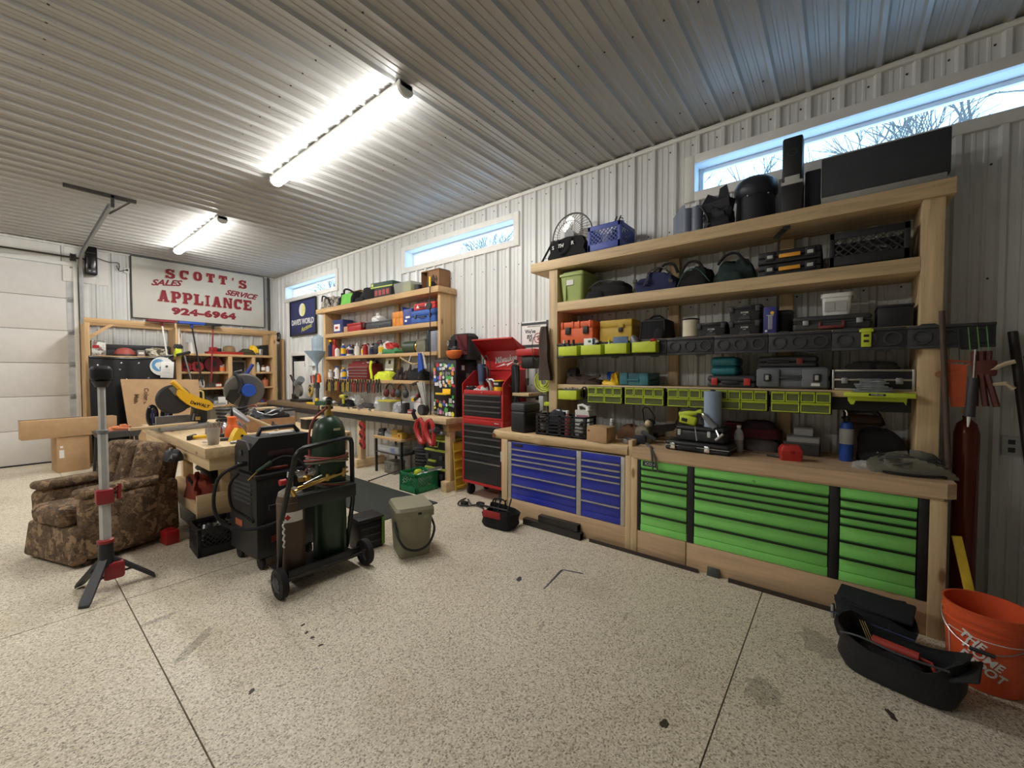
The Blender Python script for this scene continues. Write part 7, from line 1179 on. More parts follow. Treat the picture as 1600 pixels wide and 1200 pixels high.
t = bw('bolt_cutter', 'yellow U-shaped hoop standing in front of the back shelf', 'hoop', 2.30, 9.5, .62); obj('hoop', MB().tube([(-.05, 0, 0), (-.05, 0, .48)] + [(.05 * -math.cos(a), 0, .48 + .05 * math.sin(a)) for a in [i * PI / 8 for i in range(1, 8)]] + [(.05, 0, .48), (.05, 0, 0)], .016, 8), plain('hoop_yellow', C(226, 206, 120), .5), t); obj('crossbar', MB().cyl((-.05, 0, .22), (.05, 0, .22), .012, n=8), plain('hoop_yellow', C(226, 206, 120), .5), t); obj('stand', MB().box(-.09, .09, -.05, .05, -.62, .005, .01), BLACK, t)
t = bw('conduit', 'dark grey vertical conduit on the back wall right of the white sign', 'conduit', 3.76, YB - .05, 1.95); obj('pipe', MB().cyl((0, 0, 0), (0, 0, 1.69), .025, n=12), DSTEEL, t); obj('clamp', MB().box(-.035, .035, -.0, .03, 1.2, 1.23, .003), GALV, t)
t = bw('white_pipe', 'white plastic pipe standing in the far corner below the conduit', 'pipe', 3.82, 9.95, 0); obj('pipe', MB().cyl((0, 0, 0), (0, 0, 1.5), .035, n=14), LGREY, t); obj('coupling', MB().cyl((0, 0, 1.05), (0, 0, 1.15), .042, n=14), WPLAS, t)
t = bw('timber_plank', 'upright pine board leaning in the far corner on the right wall', 'board', 3.86, 9.70, 0); obj('board', MB().box(0, .04, 0, .12, 0, 2.25, .003), FIR[2], t)
# boxes by the garage door
t = bw('tall_carton', 'upright brown cardboard box on the floor by the garage door', 'box', .44, 9.03, 0, .12); obj('carton', MB().box(0, .34, 0, .38, 0, .53, .006), CARD, t); obj('label', MB().box(.02, .07, -.002, 0, .22, .34).box(.03, .06, -.002, 0, .37, .4), PAPER, t); obj('flap', MB().box(0, .34, .18, .2, .53, .533), plain('tape_tan', C(160, 124, 84), .5), t)
t = bw('long_carton', 'long brown cardboard box lying across the upright box', 'box', .10, 8.98, .534, .10); obj('carton', MB().box(0, 1.0, 0, .2, 0, .27, .008), CARD, t); obj('dark_slot', MB().box(.0, .62, .19, .205, .262, .275), BROWN, t)
t = bw('folding_stand', 'grey tray on a black folding stand beside the cardboard boxes', 'stand', .79, 8.36, 0, .05); obj('tray', MB().taper(.44, .36, .5, .42, .53, .62, .25, .2, .02), DGREY, t)
for x in (.05, .44):
    for y in (.05, .34): obj('leg', MB().tube([(x, y, .54), (x + (.03 if x > .2 else -.03), y, 0)], .022, 6), BLACK, t)
t = bw('orange_rag', 'orange rag on the grey tray stand', 'rag', .95, 8.5, .6205); obj('rag', MB().lump(0, .24, 0, .15, 0, .06, .35, 451), plain('rag_orange', C(206, 120, 76), .9), t); obj('fold', MB().lump(.1, .2, .02, .1, .03, .085, .3, 452), plain('rag_orange', C(206, 120, 76), .9), t)
t = bw('cardboard_sheet', 'large flat cardboard carton leaning in front of the black liner', 'cardboard', 1.16, 8.86, 0); M_ = ((0, 0, 0), (-.2, 0, 0))
obj('carton', MB().at(*M_).prism([(.1, 0), (1.03, 0), (1.03, 1.40), (0, 1.42)], 0, .05), CARD, t); text('Color Board', .085, plain('brown_print', C(96, 70, 48), .9), t, (.29, .202, 1.02), rot=(PI / 2 - .2, math.radians(92), 0), bold=.002); text('Main C', .085, MATS['brown_print'], t, (.17, .202, 1.02), rot=(PI / 2 - .2, math.radians(92), 0), bold=.002)

# ================================================================ centre table
TX0, TX1, TY0, TY1, TZ = .93, 2.12, 3.75, 6.05, .92
t = thing('work_table', 'heavy pine assembly table in the middle of the shop', 'table', (0, 0, 0))
obj('top', MB().box(TX0, TX1, TY0, TY1, .84, TZ, .004), PINE[1], t)
for a in ((TX0 + .03, TX1 - .03, TY0 + .02, TY0 + .06), (TX0 + .03, TX1 - .03, TY1 - .06, TY1 - .02)): obj('apron', MB().box(*a, .74, .84, .003), PINE[0], t)
for a in ((TX0 + .03, TX0 + .07, TY0 + .06, TY1 - .06), (TX1 - .07, TX1 - .03, TY0 + .06, TY1 - .06)): obj('apron', MB().box(*a, .74, .84, .003), PINE[1], t)
for x in (TX0 + .27, TX1 - .25):
    for y in (TY0 + .62, TY1 - .4): obj('leg', MB().box(x, x + .09, y, y + .09, 0, .84, .003), PINE[2], t)
obj('lower_shelf', MB().box(TX0 + .08, TX1 - .12, TY0 + .62, TY1 - .3, .25, .34, .003), PINE[1], t); obj('shelf_front', MB().box(TX0 + .08, TX1 - .12, TY0 + .595, TY0 + .62, .22, .42, .003), PINE[0], t)
def ct(name, label, cat, x, y, z=TZ, rz=0.0, group=None): return thing(name, label, cat, (x, y, z), rz, group)
t = ct('miter_saw', 'yellow and black DeWalt sliding mitre saw on the centre table', 'mitre saw', 1.12, 5.25, TZ, math.radians(8)); t.scale = (.86,) * 3; DW = plain('dewalt_yellow', C(244, 184, 30), .42, var=.05)
obj('base', MB().box(-.26, .3, -.14, .18, 0, .05, .012), plain('cast_grey', C(140, 138, 134), .5, .3), t); obj('fence', MB().box(-.22, .26, .1, .13, .05, .16, .006), plain('cast_grey', C(140, 138, 134), .5, .3), t); obj('turntable', MB().cyl((0, 0, .05), (0, 0, .065), .14, n=24), STEEL, t)
obj('pivot', MB().box(.14, .28, .04, .16, .05, .26, .02), DGREY, t); obj('slide_rail', MB().cyl((.18, .06, .24), (.5, .1, .26), .018), CHROME, t); obj('slide_rail', MB().cyl((.18, .12, .24), (.5, .16, .26), .018), CHROME, t)
obj('blade_guard', MB().lathe([(.03, -.03), (.155, -.03), (.17, -.015), (.17, .015), (.155, .03), (.03, .03)], 28, (-.09, -.02, .36), 'y'), plain('guard_black', C(44, 42, 42), .5), t); obj('clear_shield', MB().lathe([(.02, -.034), (.13, -.034), (.14, -.028), (.02, -.028)], 24, (-.07, -.02, .38), 'y', -.6, 1.8), plain('shield_tan', C(108, 98, 88), .4), t)
obj('arm', MB().prism([(-.07, .47), (-.02, .47), (.06, .42), (.17, .36), (.25, .33), (.30, .27), (.28, .22), (.22, .205), (.12, .24), (.02, .30), (-.04, .36), (-.08, .42)], -.075, -.03), DW, t); obj('grip', MB().tube([(-.11, -.05, .57), (-.05, -.05, .50), (.03, -.05, .415)], [.026, .03, .026], 8), DW, t); text('DeWALT', .052, BLACK, t, (.15, -.077, .285), rot=(PI / 2, .35, 0), bold=.0015); obj('motor', MB().cyl((.06, .03, .3), (.06, .16, .32), .06), BLACK, t); obj('clamp_knob', MB().cyl((.1, -.08, .12), (.14, -.1, .12), .02, n=10), BRASS, t); obj('workpiece', MB().at((-.1, -.08, .05), (0, 0, .1)).box(-.42, .22, -.03, .03, 0, .03, .002), PINE[0], t)
for k, (x, z) in enumerate(((.08, .16), (.12, .2), (.06, .22))): obj('linkage', MB().cyl((x, -.06, z - .06), (x + .02, -.05, z + .02), .01, n=8), (STEEL, DSTEEL, BRASS)[k], t)
t = ct('miter_saw', 'grey and blue tilted mitre saw on the far right of centre table', 'mitre saw', 1.80, 5.72, TZ, math.radians(-14))
obj('base', MB().box(-.2, .28, -.14, .16, 0, .05, .012), plain('cast_grey', C(140, 138, 134), .5, .3), t); obj('arm', MB().tube([(.0, .04, .05), (.02, .04, .2), (.06, .03, .34)], [.05, .05, .06], 8), DGREY, t)
obj('blade_guard', MB().at((.03, .0, .36), (.25, .3, 0)).lathe([(.02, -.02), (.20, -.02), (.215, .0), (.20, .03), (.02, .03)], 34, ax='y'), plain('guard_pewter', C(112, 110, 106), .45, .3), t); obj('lower_guard', MB().at((-.08, -.03, .30), (.25, .3, 0)).prism([(-.06, .06), (.02, .1), (.06, .02), (.02, -.1), (-.07, -.06)], -.03, -.012), BLACK, t)
obj('motor', MB().cyl((.07, -.17, .36), (.07, -.02, .36), .07, .085), BLUE, t); obj('handle', MB().tube([(-.06, -.03, .56), (-.02, -.05, .5), (.0, -.06, .42), (-.03, -.06, .33)], .026, 8), BLACK, t); obj('handle_loop', MB().tube([(-.08, -.02, .5), (-.06, -.02, .58), (0, -.02, .6), (.03, -.02, .55)], .018, 8), DGREY, t); obj('blue_lever', MB().cyl((.03, -.04, .52), (.12, -.02, .68), .02), plain('lever_blue', C(40, 60, 150), .4), t)
t = ct('plastic_cup', 'clear measuring cup with dark residue at the near table corner', 'cup', 1.03, 3.92); obj('cup', MB().lathe([(.036, 0), (.037, .004), (.05, .132), (.049, .132), (.036, .005)], 32), glassy('cup_clear', C(190, 184, 176), .15, .5), t); obj('residue', MB().lathe([(.034, .003), (.039, .045), (.0, .045)], 20), plain('residue', C(70, 52, 44), .4), t)
t = ct('glue_bottle', 'orange squeeze bottle with nozzle on the centre table', 'bottle', 1.22, 4.12); obj('bottle_body', MB().lathe([(.05, 0), (.055, .01), (.055, .08), (.04, .12), (.034, .13), (.034, .19), (.02, .2)], 20), ORANGE, t); obj('nozzle', MB().cyl((0, 0, .2), (0, 0, .27), .012, .005), BLACK, t)
t = ct('yellow_clamp', 'yellow plastic spring clamp beside the orange bottle', 'clamp', 1.16, 3.94, TZ, .3); obj('jaw', MB().prism([(0, 0), (.15, 0), (.19, .03), (.13, .05), (.10, .10), (.06, .11), (.03, .07)], 0, .05), YEL, t); obj('pivot', MB().cyl((.09, -.005, .04), (.09, .055, .04), .012, n=10), BLACK, t)
t = ct('claw_hammer', 'yellow-handled hammer with black head lying on the centre table', 'hammer', 1.0, 4.35, TZ, -.6); obj('handle', MB().cyl((0, 0, .02), (.2, 0, .025), .016), YEL, t); obj('grip', MB().cyl((.2, 0, .025), (.32, 0, .028), .018), BLACK, t); obj('head', MB().box(-.03, .0, -.06, .07, 0, .04, .008), BLACK, t)
t = ct('chisel', 'grey steel chisel lying near the cup on the centre table', 'chisel', 1.0, 4.1, TZ, -.3); obj('blade', MB().box(0, .12, -.012, .012, 0, .008, .002), STEEL, t); obj('handle', MB().cyl((.12, 0, .014), (.22, 0, .014), .014), DGREY, t)
t = ct('pry_bar', 'short steel bar lying right of the cup on the table corner', 'bar', 1.12, 3.83, TZ, .1); obj('bar', MB().cyl((0, 0, .012), (.16, 0, .012), .012), GALV, t); obj('tip', MB().box(.16, .2, -.014, .014, .004, .012, .002), STEEL, t)
t = ct('bit_holder', 'maroon drill bit stand full of bits on the centre table', 'bit stand', 1.16, 4.55, TZ, .1); obj('block', MB().box(0, .16, 0, .08, 0, .06, .006), plain('block_red', C(110, 34, 30), .6), t)
for k in range(10): obj('bit', MB().cyl((.015 + .03 * (k % 5), .02 + .035 * (k // 5), .06), (.015 + .03 * (k % 5), .02 + .035 * (k // 5), .1 + .01 * (k % 3)), .005, n=6), STEEL, t)
t = ct('mallet', 'silver-headed mallet with pale wooden handle on the centre table', 'mallet', 1.30, 4.35, TZ, -.5); obj('head', MB().at((.04, 0, .16), (0, .7, 0)).cyl((-.09, 0, 0), (.09, 0, 0), .055, .05, 18), plain('silver_foil', C(196, 194, 196), .25, .8), t); obj('handle', MB().cyl((.1, 0, .17), (.36, -.02, .03), .018), plain('pale_wood', C(176, 150, 110), .6), t); obj('foil', MB().lump(-.08, .1, -.07, .07, 0, .12, .3, 461), plain('silver_foil', C(196, 194, 196), .25, .8), t)
t = ct('wooden_box', 'shallow wooden box of cables and parts on the centre table', 'box', 1.45, 4.42, TZ, -.05); WBX = plain('box_wood', C(168, 128, 92), .7)
obj('box_walls', MB().box(0, .42, 0, .015, 0, .12).box(0, .42, .285, .3, 0, .12).box(0, .015, .015, .285, 0, .12).box(.405, .42, .015, .285, 0, .12).box(0, .42, 0, .3, 0, .01), WBX, t); obj('dark_parts', MB().lump(.03, .39, .03, .27, .01, .2, .3, 471), DGREY, t); obj('wire_loop', MB().tube([(.2 + .15 * math.cos(a), .15 + .1 * math.sin(a), .18 + .03 * math.sin(2.3 * a)) for a in [i * .4 for i in range(40)]], .006, 5), GALV, t); obj('wood_block', MB().box(.08, .28, .1, .2, .195, .225, .006), PINE[0], t)
t = ct('hose_coil', 'black and red air hose coil lying behind the mitre saw', 'hose', 1.50, 5.05); obj('coil', MB().tube([((.13 + .01 * math.sin(a * .3)) * math.cos(a), (.13 + .01 * math.sin(a * .3)) * math.sin(a), .02 + .006 * a) for a in [i * .35 for i in range(90)]], .014, 6), BLACK, t); obj('red_tail', MB().curve([(.14, -.0, .2), (.2, -.06, .22), (.22, -.14, .1), (.1, -.2, .02), (-.1, -.18, .015)], .009, 6), plain('hose_red', C(150, 70, 62), .6), t)
for i, (x, y, w, d, h, m, l) in enumerate(((1.99, 4.2, .2, .14, .1, BLACK, 'small black box on the right side of the centre table'), (1.72, 4.85, .12, .1, .13, GALV, 'galvanised tin behind the wooden box'), (1.95, 4.75, .14, .2, .16, plain('fitting_grey', C(150, 148, 146), .5, .4), 'heap of metal fittings at the right table edge'))):
    t = ct('metal_box', l, 'box', x, y); obj('body', MB().box(-w / 2, w / 2, 0, d, 0, h, .01), m, t); obj('lid', MB().box(-w / 2 - .004, w / 2 + .004, -.004, d + .004, h, h + .012, .003), (PINE[0], GALV, DSTEEL)[i], t)
for i, x in enumerate((.86, .98)):
    t = ct('sharpening_steel', ('left', 'right')[i] + ' black glossy handle loop standing at the far left table corner', 'clamp', x + .12, 5.82, TZ, 0, 'black loops at the table corner'); obj('loop', MB().tube([(.035 * math.sin(a), 0, .11 - .105 * math.cos(a)) for a in [i_ * PI / 9 for i_ in range(18)]], .02, 8, True), plain('gloss_black', C(18, 18, 20), .18), t); obj('core', MB().box(-.012, .012, -.01, .01, .02, .18, .004), NAVY, t)
t = thing('lever_clamp', 'black lever clamp fixed under the left table edge', 'clamp', (.885, 4.42, .78), 0); obj('body', MB().lump(-.06, .05, -.08, .1, -.03, .06, .2, 481), BLACK, t); obj('lever', MB().cyl((-.02, 0, .03), (-.06, -.16, .0), .014), BLACK, t); obj('bolt', MB().cyl((-.02, .03, .05), (-.02, .03, .075), .012, n=6), CHROME, t)
t = thing('red_bag', 'orange-red bag stuffed under the centre table', 'bag', (1.02, 4.42, .3405), 0); obj('bag_body', MB().lump(0, .16, 0, .4, 0, .2, .25, 491), plain('bag_orange', C(150, 62, 44), .9), t); obj('strap', MB().curve([(.02, .1, .12), (.0, .2, .2), (.04, .3, .12)], .012, 6), BLACKC, t)
t = thing('shop_vacuum', 'black vacuum under the centre table', 'vacuum', (1.45, 5.2, 0.3405), 0); obj('drum', MB().lathe([(.18, 0), (.2, .02), (.2, .2), (.15, .28), (.05, .3)], 22), BLACK, t); obj('hose', MB().tube([(.2 * math.cos(a) * 1.1, .22 * math.sin(a), .1 + .02 * a) for a in [i * .4 for i in range(12)]], .025, 8), DGREY, t)
t = thing('black_tote', 'black storage tote on the floor under the table, behind the armchair', 'tote', (1.05, 4.42, 0), 0); obj('tub', MB().taper(.4, .8, .42, .82, 0, .17, .24, .5, .03), BLACK, t); obj('lid', MB().box(.02, .46, .08, .92, .17, .19, .008), BLACK, t)
t = thing('red_pad', 'small red block on the floor beside the black milk crate', 'block', (.83, 4.50, 0), .2); obj('block', MB().box(0, .1, 0, .12, 0, .12, .012), RED, t); obj('cap', MB().box(.02, .08, .02, .1, .12, .13, .003), RED, t)
t = thing('milk_crate', 'black milk crate of fittings on the floor before the centre table', 'crate', (.93, 4.0, 0), -.06); crate(t, .30, .33, .23, BLACK, n=6)
t = thing('pipe_fittings', 'grey pipe fittings filling the black milk crate', 'fittings', (.96, 4.06, .013), -.06)
for k in range(6): obj('fitting', MB().cyl((.03 + .04 * k, .05 + .04 * (k % 3), .08), (.06 + .035 * k, .12 + .03 * (k % 2), .19), .02, n=10), (GALV, DGREY, STEEL)[k % 3], t)
obj('fill', MB().lump(.0, .24, .0, .26, 0, .14, .2, 495), BLACKC, t)

# ================================================================ armchair
CAMO = patchy('floral_upholstery', [C(88, 68, 50), C(112, 88, 64), C(68, 53, 42), C(98, 77, 56), C(132, 104, 76), C(78, 61, 46), C(150, 122, 92)], 24, .95, .6)
t = thing('armchair', 'old brown floral upholstered armchair facing left', 'armchair', (.53, 4.93, 0), math.radians(-71)); w, d = .37, .35
def soft(x0, x1, y0, y1, z0, z1, b, seed, amp=.008):
    V, F = rbox(x1 - x0, y1 - y0, z1 - z0, b, 5); c = Vector(((x0 + x1) / 2, (y0 + y1) / 2, (z0 + z1) / 2)); rn = random.Random(seed); a = [rn.uniform(0, 6) for _ in range(3)]
    return [v + c + Vector((amp * math.sin(v.y * 16 + a[0] + v.z * 9), amp * math.sin(v.z * 14 + a[1] + v.x * 11), amp * math.sin(v.x * 15 + a[2] + v.y * 7))) for v in V], F
def cush(name, *a, **k): mb = MB(); mb.add(*soft(*a, **k)); return obj(name, mb, CAMO, t)
cush('base', -w + .02, w - .02, -d + .04, d - .02, .03, .30, .04, 1); cush('seat_cushion', -w + .155, w - .155, -d - .05, d - .2, .29, .45, .06, 2); cush('front_skirt', -w + .02, w - .02, -d - .03, -d + .06, .02, .30, .03, 3, .012)
for s in (-1, 1):
    x0, x1 = sorted((s * (w - .14), s * (w + .01))); cush('arm', x0, x1, -d + .02, d - .02, .05, .54, .05, 4 + s); cush('arm_pad', x0 - .01, x1 + .01, -d + .02, d - .16, .53, .60, .03, 7 + s)
    mb = MB().at((s * (w - .10), d - .22, .48), (-.12, 0, 0)); mb.add(*soft(-.05, .05, -.10, .14, 0, .34, .045, 20 + s)); obj('wing', mb, CAMO, t)
mb = MB().at((0, d - .15, .28), (-.2, 0, 0)); mb.add(*soft(-w + .05, w - .05, -.10, .10, 0, .59, .07, 9)); obj('backrest', mb, CAMO, t)
mb = MB().at((0, d - .19, .42), (-.2, 0, 0))
for k in range(3): mb2 = MB().at((0, d - .27, .44), (-.2, 0, 0)); mb2.add(*soft(-w + .1 + .205 * k, -w + .295 + .205 * k, -.05, .07, 0, .45, .05, 30 + k)); obj('back_tuft', mb2, CAMO, t)
for x in (-w + .06, w - .06):
    for y in (-d + .06, d - .08): obj('foot', MB().cyl((x, y, 0), (x, y, .04), .025, .03), BROWN, t)

# ================================================================ tripod light
t = thing('tripod_light', 'red and black tripod tower work light standing by the armchair', 'work light', (.40, 3.92, 0), 0); TR = plain('light_red', C(150, 32, 40), .45)
obj('mast', MB().lathe([(.030, .34), (.030, .62)], 6), LGREY, t); obj('mast', MB().lathe([(.026, .66), (.026, 1.10)], 6), LGREY, t); obj('mast', MB().lathe([(.020, 1.10), (.020, 1.43)], 6), LGREY, t); obj('collar', MB().lathe([(.027, 1.08), (.03, 1.085), (.03, 1.105), (.022, 1.11)], 10), GREY, t)
obj('head', MB().box(-.055, .055, -.045, .045, 1.44, 1.545, .03, 4).lathe([(.03, 1.40), (.05, 1.44)], 14), BLACK, t); obj('clamp', MB().box(-.045, .045, -.04, .04, .60, .70, .012).tube([(.045, -.01, .69), (.075, -.01, .72), (.07, -.01, .62)], .012, 6), TR, t); obj('ring', MB().lathe([(.034, .325), (.045, .33), (.045, .35), (.034, .355)], 14), TR, t); obj('hub', MB().lathe([(.05, .17), (.042, .2), (.038, .33)], 12), BLACK, t); obj('power_base', MB().box(-.02, .09, -.05, .05, .07, .19, .02), TR, t)
for ex, ey in ((-.13, -.21), (.25, -.02), (-.12, .19)):
    R = []
    n = Vector((-ey, ex, 0)).normalized(); P0 = Vector((ex * .12, ey * .12, .20)); P1 = Vector((ex, ey, .0))
    for q, wd, th in ((0, .022, .016), (.3, .026, .018), (.9, .03, .012), (1.0, .026, .008)): p = P0 + (P1 - P0) * q + Vector((0, 0, .012)); R.append([p + n * wd + Vector((0, 0, th)), p - n * wd + Vector((0, 0, th)), p - n * wd - Vector((0, 0, min(th, .012))), p + n * wd - Vector((0, 0, min(th, .012)))])
    obj('leg', MB().loft(R), plain('leg_grey', C(44, 46, 50), .5), t); obj('strut', MB().cyl((ex * .1, ey * .1, .1), (ex * .5, ey * .5, .11), .008, n=6), BLACKM, t)

# ================================================================ welder on its cabinet
t = thing('welding_cabinet', 'black steel wheeled welding cabinet beside the gas bottle cart', 'cabinet', (1.14, 3.36, 0), math.radians(4)); WB = plain('welder_black', C(32, 32, 34), .45)
obj('body', MB().box(0, .46, 0, .46, .10, .70, .008), WB, t); obj('top_tray', MB().box(-.01, .47, -.01, .47, .70, .73, .006), WB, t)
for k in range(5): obj('louvre', MB().box(-.006, .0, .08, .38, .50 + .035 * k, .518 + .035 * k, .002), DGREY, t)
obj('orange_badge', MB().box(-.004, .0, .24, .36, .30, .35, .002), plain('badge_orange', C(176, 84, 50), .5), t); obj('red_badge', MB().box(.1, .28, -.004, 0, .20, .25, .002), plain('badge_red', C(120, 36, 30), .5), t)
for x in (.05, .41):
    for y in (.05, .41): obj('wheel', MB().lathe([(.02, -.015), (.05, -.012), (.05, .012), (.02, .015)], 16, (x, y, .05), 'x'), RUBBER, t)
obj('axle_frame', MB().box(.02, .44, .02, .44, .08, .10), WB, t)
t = thing('mig_welder', 'black portable welder with carry handle on the welding cabinet', 'welder', (1.13, 3.42, .7305), math.radians(4)); obj('shell', MB().prism([(0, .02), (.02, 0), (.48, 0), (.5, .02), (.5, .16), (.44, .27), (.06, .27), (0, .2)], 0, .26), WB, t); obj('front_panel', MB().prism([(.01, .03), (.25, .03), (.25, .19), (.2, .25), (.06, .25), (.01, .19)], -.012, .002, 'x'), BLACK, t); obj('handle', MB().tube([(.1, .13, .27), (.13, .13, .325), (.38, .13, .325), (.42, .13, .27)], .018, 8), BLACK, t); obj('dial', MB().cyl((-.024, .13, .16), (-.012, .13, .16), .025, n=14), DGREY, t); obj('lettering_plate', MB().box(.12, .32, -.003, .0, .12, .16, .002), plain('badge_dark', C(60, 36, 38), .5), t); obj('slip', MB().box(.18, .36, .09, .17, .27, .285, .002), PAPER, t)
t = thing('torch_cable', 'black welding torch cable looping down from the welder', 'cable', (1.1, 3.5, 0), 0); obj('cable', MB().curve([(.05, -.02, .82), (-.06, -.02, .80), (-.16, .0, .72), (-.18, .02, .52), (-.12, .0, .38), (.0, -.12, .34), (.16, -.18, .36), (.3, -.18, .42)], .012, 8), RUBBER, t); obj('cable', MB().curve([(-.02, .02, .74), (-.08, .02, .66), (-.07, .02, .5), (.0, -.02, .42), (.03, -.1, .38)], .010, 8), RUBBER, t); obj('plug', MB().cyl((.05, -.02, .82), (-.04, -.02, .81), .02, n=10), BLACK, t)
t = thing('torch_gun', 'green-black and copper torch lying on the welding cabinet', 'torch', (1.16, 3.37, .7305), 0); obj('grip', MB().cyl((.0, .03, .02), (.1, .03, .08), .016), plain('torch_green', C(50, 64, 48), .6), t); obj('copper_tube', MB().cyl((.06, .04, .03), (.22, .03, .03), .013), plain('copper_red', C(110, 40, 24), .2, .3), t); obj('clip', MB().cyl((-.06, .02, -.03), (.0, .03, .02), .008), BRASS, t); obj('cable', MB().curve([(.1, .03, .08), (.2, .03, .11), (.3, .0, .06), (.34, -.03, -.06), (.3, -.04, -.3)], .01, 6), RUBBER, t)

# ================================================================ gas bottle cart
t = thing('cylinder_cart', 'black two-wheeled gas cylinder cart with tall handle', 'cart', (1.415, 2.87, 0), 0)
for s in (-1, 1):
    wv = obj('wheel', MB().lathe([(.045, -.022), (.078, -.026), (.098, -.02), (.1, 0), (.098, .02), (.078, .026), (.045, .022)], 26, (s * .31, 0, .10), 'x'), RUBBER, t); obj('hub', MB().lathe([(.01, -.03), (.05, -.026), (.05, .026), (.01, .03)], 16, (s * .31, 0, .10), 'x'), DGREY, wv)
    for k in range(5): a = k * 1.257; obj('spoke', MB().cyl((s * .31 - .024, 0, .1), (s * .31 - .024, .07 * math.cos(a), .1 + .07 * math.sin(a)), .008, n=6), DGREY, wv)
obj('axle', MB().cyl((-.30, 0, .10), (.30, 0, .10), .012), DSTEEL, t); obj('platform', MB().box(-.255, .27, .02, .34, .085, .10, .003), BLACKM, t); obj('platform_lip', MB().box(-.255, .27, .0, .02, .085, .155, .003), BLACKM, t)
obj('handle', MB().tube([(-.28, .10, .05), (-.27, .06, .5), (-.21, -.02, .93), (-.19, -.03, .965), (-.15, -.03, .985), (.2, .06, 1.0), (.245, .08, .985), (.26, .09, .95), (.27, .10, .5), (.25, .16, .12)], .018, 8), BLACKM, t)
obj('tray', MB().at((0, 0, .0), (0, 0, .0)).box(-.19, .24, .0, .06, .64, .655, .003).box(-.19, .24, -.004, .002, .56, .655, .003), plain('cart_plate', C(38, 42, 40), .5), t); obj('band', MB().box(-.25, .26, .32, .335, .5, .54, .003), BLACKM, t)
obj('chain', MB().tube([(-.27 + .006 * math.sin(i * 2), .03, .5 - .014 * i) for i in range(14)], .006, 5), STEEL, t)
t = thing('gas_cylinder', 'tall dark green gas cylinder standing on the cart', 'gas cylinder', (1.545, 3.06, .1005), 0); GC = plain('cyl_green', C(34, 60, 40), .32, var=.06)
obj('shell', MB().lathe([(.11, 0), (.12, .01), (.12, .90), (.115, .96), (.095, 1.02), (.06, 1.055), (.03, 1.07)], 30), GC, t); obj('neck', MB().lathe([(.03, 1.065), (.03, 1.10), (.018, 1.105), (.018, 1.15)], 14), BRASS, t); obj('valve', MB().cyl((-.05, 0, 1.13), (.03, 0, 1.13), .014).cyl((0, 0, 1.15), (0, 0, 1.19), .022), DSTEEL, t); obj('sticker', MB().lathe([(.1165, .93), (.112, .98)], 8, a0=-1.75, a1=-1.25), plain('tag_cream', C(206, 200, 150), .6), t)
t = thing('gas_cylinder', 'short brown acetylene cylinder standing on the cart', 'gas cylinder', (1.245, 3.03, .1005), 0); obj('shell', MB().lathe([(.082, 0), (.09, .01), (.09, .50), (.075, .555), (.04, .575)], 26), plain('cyl_brown', C(88, 68, 54), .5, var=.15), t); obj('shoulder', MB().lathe([(.0905, .49), (.0755, .557), (.035, .58)], 26), plain('shoulder_grey', C(150, 142, 130), .5), t); obj('label_band', MB().lathe([(.0908, .36), (.0908, .43)], 14, a0=-2.6, a1=-1.0), PAPER, t); obj('red_diamond', MB().at((-.052, -.078, .395), (0, .785, -.6)).box(-.014, .014, -.002, .002, -.014, .014), RED, t); obj('valve', MB().cyl((0, 0, .57), (0, 0, .64), .018).cyl((0, -.0, .66), (0, 0, .70), .024, .02), CHROME, t); obj('red_knob', MB().cyl((-.07, 0, .63), (-.03, 0, .63), .022), RED, t)
t = thing('cutting_torch', 'brass cutting torch lying on the cart tray', 'torch', (1.22, 2.90, .6555), 0); obj('tubes', MB().cyl((.0, .0, .03), (.4, .02, .09), .008).cyl((.02, .0, .05), (.3, .02, .085), .006), BRASS, t); obj('head', MB().cyl((-.03, .0, .05), (.0, 0, .0), .014), BRASS, t); obj('valve', MB().cyl((.24, .02, .05), (.24, .02, .10), .012), BRASS, t); obj('valve', MB().cyl((.36, .02, .06), (.37, .02, .12), .013), BRASS, t); obj('lever', MB().cyl((.06, 0, .065), (.2, .02, .10), .005), STEEL, t)
t = thing('gas_hose', 'twin grey and red hoses wrapped around the green cylinder', 'hose', (1.545, 3.06, 0), 0)
P = [(.145 * math.cos(a) * (1 + .15 * math.sin(a * .9)), .145 * math.sin(a), .74 + .05 * math.sin(a * .63) + .11 * math.sin(a * .21)) for a in [i * .3 for i in range(96)]]
obj('grey_hose', MB().tube(P, .009, 6), plain('hose_grey', C(112, 108, 92), .6), t); obj('red_hose', MB().tube([(x * 1.06, y * 1.06, z + .02) for x, y, z in P[4:70]], .006, 6), plain('hose_red', C(150, 70, 62), .6), t); obj('riser', MB().curve([(-.14, .0, .8), (-.16, -.02, 1.0), (-.13, -.02, 1.14), (-.03, -.02, 1.23)], .008, 6), plain('hose_red', C(150, 70, 62), .6), t)
t = thing('regulator', 'chrome and brass gas regulator on the short brown cylinder', 'regulator', (1.33, 3.02, .70), 0); obj('body', MB().cyl((-.03, 0, .03), (.05, 0, .03), .02).cyl((.01, -.0, .03), (.01, -.05, .03), .018), BRASS, t)
for x in (-.03, .05): obj('gauge', MB().cyl((x, -.03, .075), (x, .0, .075), .028, n=18), CHROME, t)
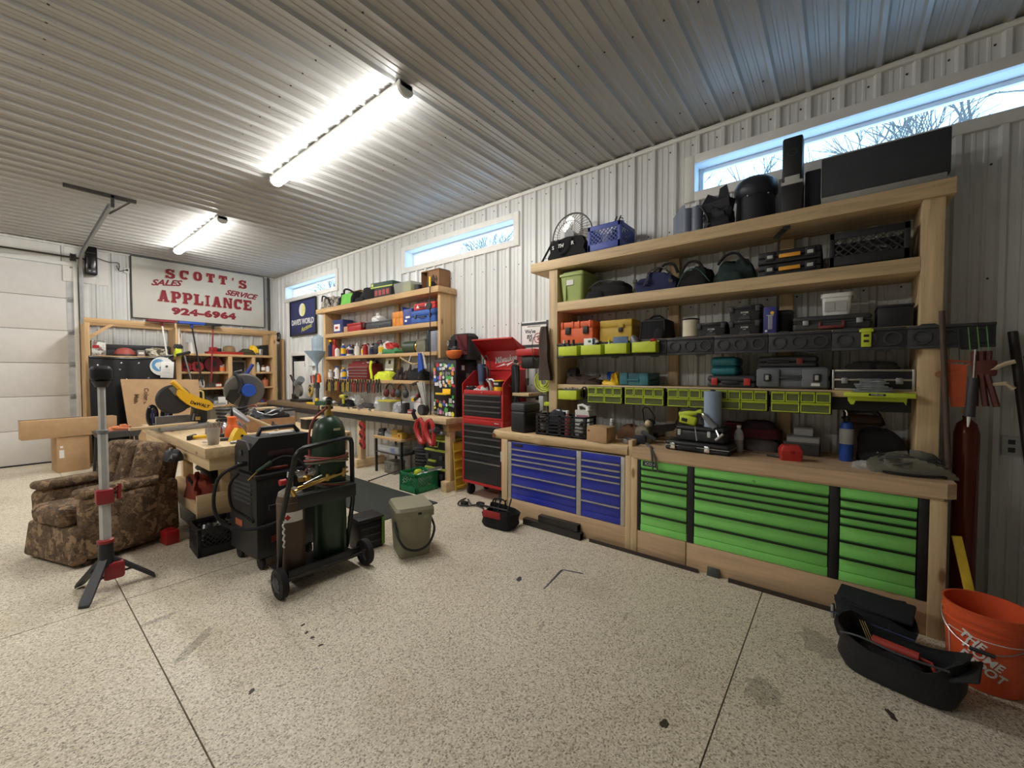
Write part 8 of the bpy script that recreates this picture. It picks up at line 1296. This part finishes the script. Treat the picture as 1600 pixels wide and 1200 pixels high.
t = thing('battery_box', 'black and lime battery box on the floor behind the cart', 'box', (1.80, 3.08, 0), -.1); obj('body', MB().box(0, .22, 0, .2, 0, .24, .015), BLACK, t); obj('lid', MB().box(-.006, .226, -.006, .206, .24, .27, .008), BLACK, t); obj('lime_edge', MB().box(.2, .228, -.008, .0, .02, .26, .004), plain('leaf_lime', C(120, 170, 60), .5), t)
for k in range(3): obj('rib', MB().box(.02, .19, -.006, .0, .06 + .06 * k, .075 + .06 * k, .002), DGREY, t)

# ================================================================ bare trees outside
BARK = plain('bark', C(92, 84, 78), .9)
def tree_mesh(seed):
    rn = random.Random(seed); mb = MB()
    def grow(p, d, l, r, n):
        q = p + d * l; mid = p + d * l * .5 + Vector((rn.uniform(-.06, .06), rn.uniform(-.06, .06), 0)) * l
        mb.tube([p, mid, q], [r, r * .85, r * .7], 5 if n > 2 else 3)
        if n == 0: return
        for k in range(3 if n > 1 else 4):
            a = rn.uniform(0, 6.3); t_ = rn.uniform(.35, .75); u = d.orthogonal().normalized(); v = d.cross(u)
            nd = (d * math.cos(t_) + (u * math.cos(a) + v * math.sin(a)) * math.sin(t_) + Vector((0, 0, .12))).normalized(); grow(p + d * l * (1 - .25 * k / 3), nd, l * rn.uniform(.62, .8), r * .58, n - 1)
    grow(Vector((0, 0, 0)), Vector((0, 0, 1)), 3.4, .16, 5); return mb
tm = [mesh('bare_tree', tree_mesh(s), BARK) for s in (3, 8)]
for i, (x, y, a, l) in enumerate(((14.5, -3.2, 0, 'bare tree seen through the nearest window, right part'), (15.5, .2, 2, 'bare tree seen through the nearest window, middle'), (14, 3.2, 4, 'bare tree seen through the nearest window, left part'), (16, 11.5, 1, 'bare tree seen through the middle window, right part'), (15, 15, 3, 'bare tree seen through the middle window, centre'), (16, 18.5, 5, 'bare tree seen through the middle window, left part'), (16, 27, .5, 'bare tree seen through the farthest window, right part'), (16, 31, 2.5, 'bare tree seen through the farthest window, left part'))):
    o = bpy.data.objects.new('bare_tree', tm[i % 2]); COL.objects.link(o); o.location = (x, y, -.2); o.rotation_euler = (0, 0, a); tag(o, l, 'tree', 'bare trees outside the windows')
